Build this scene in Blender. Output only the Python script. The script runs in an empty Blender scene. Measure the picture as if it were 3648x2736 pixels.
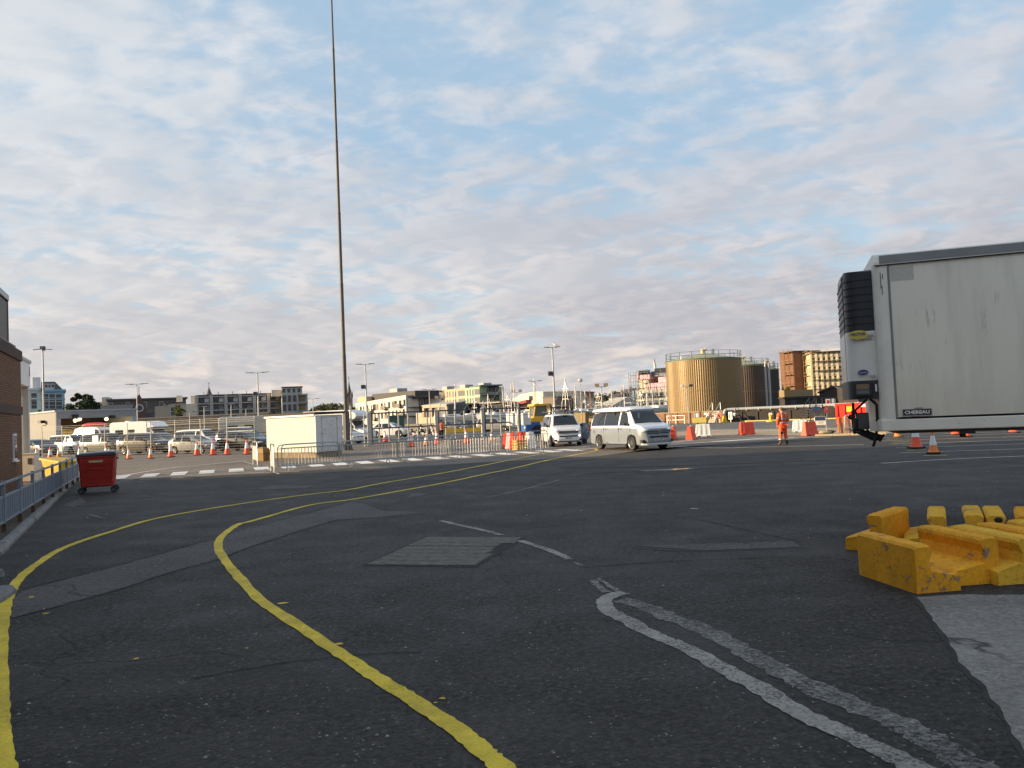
import bpy, bmesh, math, random
from mathutils import Vector, Matrix
random.seed(7)
SC = bpy.context.scene
COL = SC.collection
R = math.radians

# ---------------------------------------------------------------- camera
F = 2845.0; CH = 1.95
ROLL = R(-2.45); PITCH = math.atan(108 / F * math.cos(ROLL))
CM = (Matrix.Rotation(math.pi / 2 + PITCH, 3, 'X') @ Matrix.Rotation(ROLL, 3, 'Z'))
cam_data = bpy.data.cameras.new('camera')
cam = bpy.data.objects.new('camera', cam_data); COL.objects.link(cam)
cam.location = (0, 0, CH); cam.rotation_euler = CM.to_euler()
cam_data.sensor_width = 36; cam_data.lens = F / 3648 * 36
cam_data.clip_end = 9000; cam_data.clip_start = 0.05
SC.camera = cam
def ray(px, py): return CM @ Vector(((px - 1824) / F, -(py - 1368) / F, -1))
def G(px, py, z=0.0):                      # point of the plane z seen at that place
    d = ray(px, py); t = (z - CH) / d.z
    return Vector((d.x * t, d.y * t, z))
def A(px, py, Y):                          # point at distance Y ahead
    d = ray(px, py); t = Y / d.y
    return Vector((d.x * t, Y, CH + d.z * t))

# ---------------------------------------------------------------- light
SUN_AZ, SUN_EL = 263.0, 13.0               # compass from +Y clockwise
sd = bpy.data.lights.new('sun', 'SUN'); sun = bpy.data.objects.new('sun', sd); COL.objects.link(sun)
sd.energy = 5.0; sd.angle = R(0.6); sd.color = (1.0, 0.775, 0.49)
D = Vector((-math.sin(R(SUN_AZ)) * math.cos(R(SUN_EL)), -math.cos(R(SUN_AZ)) * math.cos(R(SUN_EL)), -math.sin(R(SUN_EL))))
sun.rotation_euler = D.to_track_quat('-Z', 'Y').to_euler()
SC.view_settings.view_transform = 'Standard'; SC.view_settings.look = 'None'
SC.view_settings.gamma = 1; SC.view_settings.use_curve_mapping = False
SC.view_settings.exposure = 0.95

class NT:                                   # tiny node-tree helper
    def __init__(s, tree): s.t = tree; s.n = tree.nodes; s.l = tree.links
    def node(s, typ, **kw):
        n = s.n.new(typ)
        ins = kw.pop('ins', {})
        for k, v in kw.items(): setattr(n, k, v)
        for k, v in ins.items():
            if hasattr(v, 'is_output') or isinstance(v, bpy.types.NodeSocket): s.l.new(v, n.inputs[k])
            else: n.inputs[k].default_value = v
        return n
    def math(s, op, a, b=0.0, c=0.0, clamp=False):
        return s.node('ShaderNodeMath', operation=op, use_clamp=clamp, ins={0: a, 1: b, 2: c}).outputs[0]
    def mix(s, f, a, b, blend='MIX'):
        n = s.node('ShaderNodeMix', data_type='RGBA', blend_type=blend)
        for i, v in ((0, f), (6, a), (7, b)):
            if isinstance(v, bpy.types.NodeSocket): s.l.new(v, n.inputs[i])
            else: n.inputs[i].default_value = v if i == 0 else (tuple(v) + (1,))[:4]
        return n.outputs[2]
    def noise(s, vec, scale, detail=4, rough=.55, dist=0.0):
        n = s.node('ShaderNodeTexNoise', ins={'Scale': scale, 'Detail': detail, 'Roughness': rough, 'Distortion': dist})
        if vec is not None: s.l.new(vec, n.inputs['Vector'])
        return n.outputs['Fac']
    def ramp(s, f, stops, interp='LINEAR'):
        n = s.node('ShaderNodeValToRGB'); n.color_ramp.interpolation = interp
        el = n.color_ramp.elements
        while len(el) < len(stops): el.new(0.5)
        for e, (p, c) in zip(el, stops):
            e.position = p; e.color = (c, c, c, 1) if not isinstance(c, (tuple, list)) else (tuple(c) + (1,))[:4]
        s.l.new(f, n.inputs[0]); return n.outputs[0]
    def mapr(s, f, a, b, c=0.0, d=1.0, smooth=False):
        n = s.node('ShaderNodeMapRange', interpolation_type='SMOOTHSTEP' if smooth else 'LINEAR', ins={0: f, 1: a, 2: b, 3: c, 4: d})
        return n.outputs[0]

world = bpy.data.worlds.new('World'); SC.world = world; world.use_nodes = True
w = NT(world.node_tree); w.n.clear()
sky = w.node('ShaderNodeTexSky', sky_type='NISHITA', sun_disc=False, sun_elevation=R(SUN_EL), sun_rotation=R(SUN_AZ), air_density=1.0, dust_density=0.6, ozone_density=1.3)
tc = w.node('ShaderNodeTexCoord').outputs['Generated']
sep = w.node('ShaderNodeSeparateXYZ', ins={0: tc}).outputs
el = w.math('ARCSINE', sep[2]); az = w.math('ARCTAN2', sep[0], sep[1])
zc = w.math('MAXIMUM', w.math('ADD', sep[2], 0.17), 0.08)
pl = w.node('ShaderNodeCombineXYZ', ins={0: w.math('DIVIDE', sep[0], zc), 1: w.math('DIVIDE', sep[1], zc), 2: 0.37}).outputs[0]
mp = w.node('ShaderNodeMapping', ins={0: pl, 'Rotation': (0, 0, R(22)), 'Scale': (1.0, 1.2, 1), 'Location': (3.2, 1.7, 0)}).outputs[0]
big = w.noise(mp, 1.05, 2, .5)
mid = w.noise(mp, 5.4, 4, .5, .3)
fine = w.noise(mp, 19.0, 4, .55, .3)
dens = w.math('ADD', w.math('MULTIPLY', big, .56), w.math('ADD', w.math('MULTIPLY', mid, .50), w.math('MULTIPLY', fine, .22)))
dens = w.math('ADD', dens, w.mapr(sep[2], .03, .40, .10, -.005))        # the cloud sheet closes up towards the horizon
cov = w.math('ADD', w.mapr(dens, .52, .755, 0, 1, True), w.mapr(sep[2], .03, .22, .22, 0), clamp=True)
# the lit flank of every cloudlet faces the sun, the other one is grey-blue
mp2 = w.node('ShaderNodeVectorMath', operation='ADD', ins={0: mp, 1: (-.05, -.022, 0)}).outputs[0]
sh = w.math('SUBTRACT', w.math('ADD', mid, w.math('MULTIPLY', big, .5)), w.math('ADD', w.noise(mp2, 5.4, 4, .5, .3), w.math('MULTIPLY', w.noise(mp2, 1.05, 2, .5), .5)))
lit = w.mapr(sh, -.12, .13, 0, 1, True)
thick = w.mapr(w.math('ADD', w.math('MULTIPLY', dens, 1.0), w.math('MULTIPLY', w.noise(mp, 2.6, 5, .55, .3), .6)), .84, 1.14, 0, 1, True)
warm = w.mapr(sep[2], 0.0, .33, 1, 0, True)
hi_ = w.mix(warm, (.735, .735, .765), (.81, .72, .67)); lo_ = w.mix(warm, (.56, .60, .665), (.565, .54, .555))
ccol = w.mix(w.math('MULTIPLY', thick, .75), w.mix(lit, lo_, hi_), lo_)
tosun = w.math('ADD', w.math('MULTIPLY', sep[0], math.sin(R(SUN_AZ))), w.math('MULTIPLY', sep[1], math.cos(R(SUN_AZ))))
glow = w.mapr(tosun, -.8, .9, .95, 1.12)                                # clouds on the side of the sun are brighter
ccol = w.mix(1.0, ccol, w.node('ShaderNodeCombineXYZ', ins={0: glow, 1: glow, 2: w.math('POWER', glow, .7)}).outputs[0], 'MULTIPLY')
bank = w.mapr(w.noise(mp, .55, 3, .5, .4), .34, .66, 1.07, .88)          # broad darker and lighter banks
ccol = w.mix(1.0, ccol, w.node('ShaderNodeCombineXYZ', ins={0: bank, 1: bank, 2: w.math('POWER', bank, .8)}).outputs[0], 'MULTIPLY')
# cumulus bank low over the horizon
cv = w.node('ShaderNodeCombineXYZ', ins={0: w.math('MULTIPLY', az, 7.5), 1: w.math('MULTIPLY', el, 19.0), 2: 1.9}).outputs[0]
cum = w.noise(cv, 1.0, 7, .53, .25)
bandm = w.math('MULTIPLY', w.mapr(el, .0, .02, .75, 1, True), w.mapr(el, .05, .12, 1, 0, True))
cumf = w.math('MULTIPLY', w.mapr(cum, .49, .58, 0, 1, True), bandm)
cv2 = w.node('ShaderNodeVectorMath', operation='ADD', ins={0: cv, 1: (-.12, .20, 0)}).outputs[0]
rim = w.mapr(w.math('SUBTRACT', cum, w.noise(cv2, 1.0, 7, .53, .25)), -.03, .12, 0, 1, True)
cumc = w.mix(rim, (.54, .52, .535), (.86, .76, .68))
bl = w.mix(.75, w.mix(1.0, sky.outputs[0], (.13, .13, .13), 'MULTIPLY'), (.43, .63, .83))
bl = w.mix(w.math('MULTIPLY', warm, .55), bl, (.67, .78, .79))
final = w.mix(w.mapr(cov, 0, 1, .10, .97), bl, ccol)
final = w.mix(w.math('MULTIPLY', cumf, .85), final, cumc)
bg = w.node('ShaderNodeBackground', ins={0: final, 1: .54})
wo = w.node('ShaderNodeOutputWorld', ins={0: bg.outputs[0]})
world.cycles.sampling_method = 'MANUAL'; world.cycles.sample_map_resolution = 512

# ---------------------------------------------------------------- materials
MATS = {}
def mat(name, col, rough=.6, metal=0.0, var=.12, scale=3.0, bump=0.0, bscale=40.0, coat=0.0, emit=None, estr=1.0, spec=.5, dirt=0.0, dcol=(.07, .06, .05), stretch=None, alpha=None):
    if name in MATS: return MATS[name]
    m = bpy.data.materials.new(name); m.use_nodes = True
    t = NT(m.node_tree); b = t.n['Principled BSDF']
    tcd = t.node('ShaderNodeTexCoord').outputs['Object']
    vec = tcd
    if stretch: vec = t.node('ShaderNodeMapping', ins={0: tcd, 'Scale': stretch}).outputs[0]
    c = col
    if var > 0:
        n = t.noise(vec, scale, 5, .6)
        lo = tuple(x * (1 - var) for x in col); hi = tuple(min(1, x * (1 + var)) for x in col)
        c = t.mix(t.mapr(n, .3, .7), lo, hi)
    if dirt > 0:
        n2 = t.noise(vec, scale * 2.7, 8, .68, .3)
        c = t.mix(t.mapr(n2, .62 - .25 * dirt, .80, 0, min(1, .35 + dirt)), c, dcol)
    if isinstance(c, bpy.types.NodeSocket): t.l.new(c, b.inputs['Base Color'])
    else: b.inputs['Base Color'].default_value = tuple(c) + (1,)
    b.inputs['Roughness'].default_value = rough; b.inputs['Metallic'].default_value = metal
    b.inputs['Specular IOR Level'].default_value = spec
    if coat: b.inputs['Coat Weight'].default_value = coat; b.inputs['Coat Roughness'].default_value = .06
    if bump:
        bn = t.node('ShaderNodeBump', ins={'Strength': bump, 'Distance': .02, 'Height': t.noise(vec, bscale, 4, .6)})
        t.l.new(bn.outputs[0], b.inputs['Normal'])
    if emit: b.inputs['Emission Color'].default_value = tuple(emit) + (1,); b.inputs['Emission Strength'].default_value = estr
    if alpha is not None: b.inputs['Alpha'].default_value = alpha
    MATS[name] = m
    return m

# ---------------------------------------------------------------- mesh builder
def rotz(v, a): c, s = math.cos(a), math.sin(a); return Vector((v[0] * c - v[1] * s, v[0] * s + v[1] * c, v[2]))
class MB:
    def __init__(s): s.v = []; s.f = []
    def add(s, vs, fs):
        o = len(s.v); s.v += [tuple(x) for x in vs]; s.f += [tuple(i + o for i in f) for f in fs]; return s
    BF = ((0, 3, 2, 1), (4, 5, 6, 7), (0, 1, 5, 4), (1, 2, 6, 5), (2, 3, 7, 6), (3, 0, 4, 7))
    def box(s, x0, x1, y0, y1, z0, z1):
        return s.add([(x0, y0, z0), (x1, y0, z0), (x1, y1, z0), (x0, y1, z0), (x0, y0, z1), (x1, y0, z1), (x1, y1, z1), (x0, y1, z1)], MB.BF)
    def cbox(s, c, sx, sy, sz, rz=0.0):
        vs = []
        for dz in (-.5, .5):
            for dx, dy in ((-.5, -.5), (.5, -.5), (.5, .5), (-.5, .5)):
                vs.append(Vector(c) + rotz((dx * sx, dy * sy, dz * sz), rz))
        return s.add(vs, MB.BF)
    def hexa(s, pts): return s.add(pts, MB.BF)
    def frame(s, p, q):
        d = (Vector(q) - Vector(p)).normalized()
        u = Vector((0, 0, 1)) if abs(d.z) < .95 else Vector((1, 0, 0))
        a = d.cross(u).normalized(); b = a.cross(d).normalized(); return d, a, b
    def bar(s, p, q, w, h=None):
        h = h or w; p = Vector(p); q = Vector(q); d, a, b = s.frame(p, q); vs = []
        for c in (p, q):
            for i, j in ((-1, -1), (1, -1), (1, 1), (-1, 1)): vs.append(c + a * (i * w / 2) + b * (j * h / 2))
        return s.add(vs, MB.BF)
    def cyl(s, p, q, r0, r1=None, n=10, cap=True):
        r1 = r0 if r1 is None else r1; p = Vector(p); q = Vector(q); d, a, b = s.frame(p, q); vs = []
        for c, r in ((p, r0), (q, r1)):
            for i in range(n):
                t = 2 * math.pi * i / n; vs.append(c + a * (math.cos(t) * r) + b * (math.sin(t) * r))
        fs = [(i, (i + 1) % n, n + (i + 1) % n, n + i) for i in range(n)]
        if cap: fs += [tuple(range(n))[::-1], tuple(range(n, 2 * n))]
        return s.add(vs, fs)
    def tube(s, pts, r, n=6):
        pts = [Vector(p) for p in pts]; vs = []; fs = []; prev = None
        for k, p in enumerate(pts):
            d = (pts[min(k + 1, len(pts) - 1)] - pts[max(k - 1, 0)]).normalized()
            if prev is None:
                u = Vector((0, 0, 1)) if abs(d.z) < .95 else Vector((1, 0, 0)); a = d.cross(u).normalized()
            else: a = (prev - d * prev.dot(d)).normalized()
            prev = a; b = a.cross(d)
            rr = r[k] if isinstance(r, (list, tuple)) else r
            for i in range(n):
                t = 2 * math.pi * i / n; vs.append(p + a * (math.cos(t) * rr) + b * (math.sin(t) * rr))
        for k in range(len(pts) - 1):
            for i in range(n): fs.append((k * n + i, k * n + (i + 1) % n, (k + 1) * n + (i + 1) % n, (k + 1) * n + i))
        fs += [tuple(range(n))[::-1], tuple(range((len(pts) - 1) * n, len(pts) * n))]
        return s.add(vs, fs)
    def prism(s, poly, axis, a, b):
        n = len(poly); f = {'x': lambda p, t: (t, p[0], p[1]), 'y': lambda p, t: (p[0], t, p[1]), 'z': lambda p, t: (p[0], p[1], t)}[axis]
        vs = [f(p, a) for p in poly] + [f(p, b) for p in poly]
        return s.add(vs, [(i, (i + 1) % n, n + (i + 1) % n, n + i) for i in range(n)] + [tuple(range(n))[::-1], tuple(range(n, 2 * n))])
    def lathe(s, prof, n=16, c=(0, 0, 0), axis='z'):
        vs = []; fs = []; m = len(prof)
        for i in range(n):
            t = 2 * math.pi * i / n
            for r, z in prof:
                q = (r * math.cos(t), r * math.sin(t), z)
                if axis == 'y': q = (q[0], q[2], q[1])
                vs.append((q[0] + c[0], q[1] + c[1], q[2] + c[2]))
        for i in range(n):
            for j in range(m - 1):
                a = i * m + j; b = ((i + 1) % n) * m + j; fs.append((a, b, b + 1, a + 1))
        return s.add(vs, fs)
    def loft(s, rings, cap=True, skip=None):
        n = len(rings[0]); vs = [p for r in rings for p in r]; fs = []
        for k in range(len(rings) - 1):
            for i in range(n):
                if skip and skip(k, i): continue
                fs.append((k * n + i, k * n + (i + 1) % n, (k + 1) * n + (i + 1) % n, (k + 1) * n + i))
        if cap: fs += [tuple(range(n))[::-1], tuple(range((len(rings) - 1) * n, len(rings) * n))]
        return s.add(vs, fs)
    def ball(s, c, rx, ry=None, rz=None, n=10, m=7):
        ry = ry or rx; rz = rz or rx; vs = []; fs = []
        for j in range(m + 1):
            p = math.pi * j / m
            for i in range(n):
                t = 2 * math.pi * i / n
                vs.append((c[0] + rx * math.sin(p) * math.cos(t), c[1] + ry * math.sin(p) * math.sin(t), c[2] + rz * math.cos(p)))
        for j in range(m):
            for i in range(n): fs.append((j * n + i, j * n + (i + 1) % n, (j + 1) * n + (i + 1) % n, (j + 1) * n + i))
        return s.add(vs, fs)
    def quad(s, a, b, c, d): return s.add([a, b, c, d], [(0, 1, 2, 3)])
    def mesh(s, name, m=None, smooth=None):
        me = bpy.data.meshes.new(name); me.from_pydata(s.v, [], s.f)
        if m is not None: me.materials.append(m)
        if smooth is not None:
            me.polygons.foreach_set('use_smooth', [True] * len(me.polygons)); me.set_sharp_from_angle(angle=R(smooth))
        me.update(); return me
    def build(s, name, m=None, parent=None, smooth=None, bevel=0.0, label=None, segs=1):
        return put(name, s.mesh(name, m, smooth), parent, label, bevel, segs)
def put(name, me, parent=None, label=None, bevel=0.0, segs=1):
    o = bpy.data.objects.new(name, me); COL.objects.link(o)
    if parent is not None: o.parent = parent
    if label: o['label'] = label
    if bevel:
        b = o.modifiers.new('bevel', 'BEVEL'); b.width = bevel; b.segments = segs; b.limit_method = 'ANGLE'; b.angle_limit = R(35)
    return o
def tag(o, label=None, cat=None, group=None, kind=None):
    if label: o['label'] = label
    if cat: o['category'] = cat
    if group: o['group'] = group
    if kind: o['kind'] = kind
    return o
def thing(name, label, cat, loc=(0, 0, 0), rz=0.0, group=None):
    o = bpy.data.objects.new(name, None); COL.objects.link(o); o.empty_display_size = .3
    o.location = loc; o.rotation_euler = (0, 0, rz)
    return tag(o, label, cat, group)
def struct(o): o['kind'] = 'structure'; return o
def copy_tree(o, parent=None):
    c = o.copy(); COL.objects.link(c)
    if parent is not None: c.parent = parent
    for ch in list(o.children): copy_tree(ch, c)
    return c
def text_mesh(txt, size, m, ext=.004, bold=0.0, name='lettering', sx=1.0):
    cu = bpy.data.curves.new(name, 'FONT'); cu.body = txt; cu.size = size; cu.extrude = ext; cu.align_x = 'CENTER'; cu.align_y = 'CENTER'; cu.offset = bold; cu.resolution_u = 2
    o = bpy.data.objects.new(name, cu); COL.objects.link(o)
    dg = bpy.context.evaluated_depsgraph_get(); me = bpy.data.meshes.new_from_object(o.evaluated_get(dg))
    bpy.data.objects.remove(o); bpy.data.curves.remove(cu)
    me.materials.clear(); me.materials.append(m); me.name = name
    if sx != 1.0:
        for v in me.vertices: v.co.x *= sx
    return me
def place_text(txt, size, m, parent, loc, rot, name='lettering', bold=0.0, sx=1.0, label=None):
    o = put(name, text_mesh(txt, size, m, bold=bold, sx=sx), parent, label); o.location = loc; o.rotation_euler = rot; return o
# ================================================================ GROUND
def asphalt(name, base, light=.5, speck=.10, patch=.35, tint=(1, 1, 1), sc=1.0, streak=0.0, gc=1.0):
    m = bpy.data.materials.new(name); m.use_nodes = True; t = NT(m.node_tree); b = t.n['Principled BSDF']
    pos = t.node('ShaderNodeNewGeometry').outputs['Position']
    big = t.noise(pos, .16 * sc, 5, .6, .4)
    md = t.noise(pos, 1.1 * sc, 6, .62, .2)
    agg = t.node('ShaderNodeTexVoronoi', ins={'Vector': pos, 'Scale': 42.0, 'Randomness': 1.0})
    grain = t.noise(pos, 16, 9, .82)
    agg2 = t.noise(pos, 210, 3, .7)
    cell = t.node('ShaderNodeSeparateColor', ins={0: agg.outputs['Color']}).outputs[0]
    k = t.math('MULTIPLY', t.mapr(big, .3, .7, 1 - patch, 1 + patch), t.mapr(md, .3, .7, .86, 1.14))
    k = t.math('MULTIPLY', k, t.math('MULTIPLY', t.mapr(agg2, .25, .75, .6, 1.4), t.mapr(grain, .40, .60, 1 - .85 * gc, 1 + 1.05 * gc)))
    k = t.math('MULTIPLY', k, t.mapr(cell, 0, 1, 1 - .45 * gc, 1 + .45 * gc))
    # pale chippings here and there
    chip = t.math('MULTIPLY', t.mapr(cell, .945, .955), t.mapr(agg.outputs['Distance'], .28, .42, 1, 0))
    pt = t.noise(pos, 2.3, 3, .6)
    chip = t.math('MULTIPLY', chip, t.mapr(pt, .40, .60))
    # long tyre streaks running down the lane
    mpn = t.node('ShaderNodeMapping', ins={0: pos, 'Rotation': (0, 0, R(-20)), 'Scale': (.10, 1.9, 1)}).outputs[0]
    st = t.noise(mpn, 1.0, 5, .6, .3)
    k = t.math('MULTIPLY', k, t.mapr(st, .3, .7, 1 - streak, 1 + streak))
    col = t.mix(1.0, tuple(base[i] * tint[i] for i in range(3)), t.node('ShaderNodeCombineXYZ', ins={0: k, 1: k, 2: k}).outputs[0], 'MULTIPLY')
    # oil spots
    oil = t.mapr(t.noise(pos, .7, 5, .6, .8), .60, .74)
    col = t.mix(t.math('MULTIPLY', oil, .45), col, (.012, .012, .012))
    # broad scrubbed wheel paths, paler and duller than the rest
    mw = t.node('ShaderNodeMapping', ins={0: pos, 'Rotation': (0, 0, R(-34)), 'Scale': (.05, .55, 1)}).outputs[0]
    wp_ = t.mapr(t.noise(mw, 1.0, 4, .55, .5), .50, .66)
    col = t.mix(t.math('MULTIPLY', wp_, .30), col, tuple(min(1, base[i] * 2.0) for i in range(3)))
    # cracks
    cr = t.node('ShaderNodeTexVoronoi', feature='DISTANCE_TO_EDGE', ins={'Vector': t.node('ShaderNodeVectorMath', operation='ADD', ins={0: pos, 1: t.node('ShaderNodeVectorMath', operation='SCALE', ins={0: t.node('ShaderNodeTexNoise', ins={'Vector': pos, 'Scale': .8, 'Detail': 5.0}).outputs['Color'], 'Scale': 1.6}).outputs[0]}).outputs[0], 'Scale': .22}).outputs['Distance']
    crm = t.math('MULTIPLY', t.mapr(cr, .0, .008, 1, 0), t.mapr(t.noise(pos, .35, 2), .44, .56))
    col = t.mix(t.math('MULTIPLY', crm, .8), col, (.008, .008, .008))
    col = t.mix(t.math('MULTIPLY', chip, light), col, (.42, .40, .37))
    t.l.new(col, b.inputs['Base Color'])
    t.l.new(t.mapr(md, .3, .7, .62, .86), b.inputs['Roughness'])
    b.inputs['Specular IOR Level'].default_value = .32
    h = t.math('ADD', t.math('MULTIPLY', agg2, .6), t.math('MULTIPLY', agg.outputs['Distance'], -.7))
    h = t.math('SUBTRACT', h, t.math('MULTIPLY', crm, 1.2))
    bn = t.node('ShaderNodeBump', ins={'Strength': .75, 'Distance': .012, 'Height': h})
    t.l.new(bn.outputs[0], b.inputs['Normal'])
    return m
def paint(name, col, wear=.3, wscale=14.0, crack=0.0, grime=.2, soft=.10):
    m = bpy.data.materials.new(name); m.use_nodes = True; t = NT(m.node_tree); b = t.n['Principled BSDF']
    pos = t.node('ShaderNodeNewGeometry').outputs['Position']
    n = t.noise(pos, wscale, 8, .7); n2 = t.noise(pos, 1.7, 4, .6)
    c = t.mix(t.mapr(t.noise(pos, 5, 5, .6), .3, .7), tuple(x * .78 for x in col), tuple(min(1, x * 1.1) for x in col))
    c = t.mix(t.mapr(t.noise(pos, 60, 3, .7), .45, .75, 0, .28), c, (.05, .047, .04))
    c = t.mix(t.math('MULTIPLY', t.mapr(t.noise(pos, 1.1, 6, .65, .5), .42, .70), grime), c, tuple(x * .35 + .02 for x in col))
    t.l.new(c, b.inputs['Base Color']); b.inputs['Roughness'].default_value = .72; b.inputs['Specular IOR Level'].default_value = .25
    f = t.mapr(t.math('ADD', n, t.math('MULTIPLY', t.math('SUBTRACT', n2, .5), .55)), 1 - wear - .10 - soft, 1 - wear + .03 + soft * .5, 1, 0)
    if crack:
        mpn = t.node('ShaderNodeMapping', ins={0: pos, 'Rotation': (0, 0, R(-20)), 'Scale': (.45, 1.6, 1)}).outputs[0]
        cr = t.node('ShaderNodeTexVoronoi', feature='DISTANCE_TO_EDGE', ins={'Vector': mpn, 'Scale': 4.0}).outputs['Distance']
        f = t.math('MULTIPLY', f, t.mapr(cr, .015, .045 * crack + .016))
    tr = t.node('ShaderNodeBsdfTransparent'); mx = t.node('ShaderNodeMixShader', ins={0: f, 1: tr.outputs[0], 2: b.outputs[0]})
    t.l.new(t.node('ShaderNodeBump', ins={'Strength': .4, 'Distance': .01, 'Height': t.noise(pos, 120, 3, .7)}).outputs[0], b.inputs['Normal'])
    t.l.new(mx.outputs[0], t.n['Material Output'].inputs[0]); return m

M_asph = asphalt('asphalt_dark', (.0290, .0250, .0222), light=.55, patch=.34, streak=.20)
M_yard = asphalt('asphalt_worn_sunlit', (.145, .118, .094), light=.15, patch=.30, sc=.6, streak=.22)  # worn tone, raised and warmed to hold the sunlight on the yard
M_yard2 = asphalt('asphalt_quay', (.115, .112, .105), light=.1, patch=.30, sc=.4, streak=.25)
M_trench = asphalt('asphalt_patch', (.072, .062, .060), light=.2, patch=.2, gc=.6)
M_tan = asphalt('tan_paving', (.33, .26, .18), light=.1, patch=.2)
M_ydirt = asphalt('verge_dirt', (.085, .066, .05), light=.3, patch=.5)
M_yel = paint('yellow_paint', (.82, .58, .05), .22, 30, grime=.62)
M_wht = paint('white_paint', (.74, .73, .71), .26, 16)
M_wworn = paint('white_paint_worn', (.40, .365, .325), .33, 42, grime=.5, soft=.13)
M_wfade = paint('white_paint_faded', (.38, .355, .325), .47, 28, grime=.4, soft=.18)
M_zeb = paint('zebra_paint', (.80, .79, .78), .14, 20)

def sheet(name, poly, z, m, jag=0.0, step=.25, seed=1):
    rnd = random.Random(seed); pts = []
    poly = [Vector((p[0], p[1])) for p in poly]
    for i, p in enumerate(poly):
        q = poly[(i + 1) % len(poly)]; n = max(1, int((q - p).length / step)) if jag else 1
        nr = Vector((-(q - p).y, (q - p).x)).normalized() if (q - p).length > 1e-6 else Vector((0, 0))
        for k in range(n):
            c = p.lerp(q, k / n) + nr * (rnd.uniform(-jag, jag) if k else 0); pts.append((c.x, c.y, z))
    me = bpy.data.meshes.new(name); bm = bmesh.new()
    f = bm.faces.new([bm.verts.new(p) for p in pts])
    if f.normal.z < 0: f.normal_flip()
    bmesh.ops.triangulate(bm, faces=bm.faces[:]); bm.normal_update()
    for f in bm.faces:
        if f.normal.z < 0: f.normal_flip()
    bm.to_mesh(me); bm.free(); me.materials.append(m)
    return struct(put(name, me))
def catmull(pts, n):
    out = []
    for i in range(len(pts) - 1):
        a, b, c, d = pts[max(i - 1, 0)], pts[i], pts[i + 1], pts[min(i + 2, len(pts) - 1)]
        for k in range(n):
            t = k / n; out.append(.5 * ((2 * b) + (c - a) * t + (2 * a - 5 * b + 4 * c - d) * t * t + (3 * b - a - 3 * c + d) * t ** 3))
    return out + [pts[-1]]
def ribbon(name, pts, width, z, m, jag=.008, seed=3, n=8):
    rnd = random.Random(seed); pts = [Vector((p[0], p[1])) for p in pts]
    pts = catmull(pts, n); vs = []; fs = []; ej = [0, 0]
    for i, p in enumerate(pts):
        d = (pts[min(i + 1, len(pts) - 1)] - pts[max(i - 1, 0)]).normalized(); nr = Vector((-d.y, d.x))
        for s_, sg in ((0, 1), (1, -1)):
            ej[s_] = rnd.uniform(-jag, jag)
            q = p + nr * sg * (width / 2 + ej[s_]); vs.append((q.x, q.y, z))
    for i in range(len(pts) - 1): fs.append((2 * i, 2 * i + 1, 2 * i + 3, 2 * i + 2))
    return MB().add(vs, fs).build(name, m)
def gp(l): return [G(*p) for p in l]

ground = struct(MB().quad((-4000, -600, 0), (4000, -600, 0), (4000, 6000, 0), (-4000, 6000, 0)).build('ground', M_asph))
# worn yard surfacing beyond the crossing, part of its sunlight painted into the paler tone, and the quay behind it
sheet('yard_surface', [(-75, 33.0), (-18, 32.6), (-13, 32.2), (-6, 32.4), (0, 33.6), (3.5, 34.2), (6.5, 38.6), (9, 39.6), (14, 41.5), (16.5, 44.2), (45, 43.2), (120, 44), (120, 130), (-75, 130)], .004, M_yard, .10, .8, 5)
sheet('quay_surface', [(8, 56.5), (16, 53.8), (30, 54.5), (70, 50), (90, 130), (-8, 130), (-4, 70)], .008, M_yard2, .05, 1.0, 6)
sheet('paved_island', [G(2395, 1553, 0), G(2700, 1550), G(2900, 1553), G(3105, 1547), G(3200, 1540), (34, 50), (30, 53), G(2900, 1526), G(2500, 1532), G(2390, 1540)], .0125, M_tan)
sheet('trench_patch', gp([(40, 2150), (73, 2107), (407, 2021), (761, 1923), (900, 1876), (1100, 1830), (1249, 1790), (1294, 1794), (1367, 1821), (1520, 1826), (1367, 1842), (1190, 1853), (1100, 1880), (900, 1944), (773, 1993), (610, 2037), (380, 2112), (43, 2201)]), .004, M_trench, .025, .12, 8)
sheet('surface_patch', gp([(2271, 1946), (2497, 1938), (2827, 1928), (2859, 1949), (2497, 1962)]), .004, M_trench, .03, .12, 9)
sheet('surface_patch', gp([(1452, 1774), (1462, 1758), (1525, 1757), (1500, 1766)]), .004, M_trench, .02, .12, 10)
sheet('surface_patch', gp([(920, 1745), (965, 1730), (1120, 1728), (1075, 1742)]), .004, M_trench, .02, .2, 11)
sheet('surface_patch', gp([(225, 1800), (285, 1775), (275, 1762), (310, 1790), (262, 1808)]), .004, M_trench, .02, .2, 12)

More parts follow.
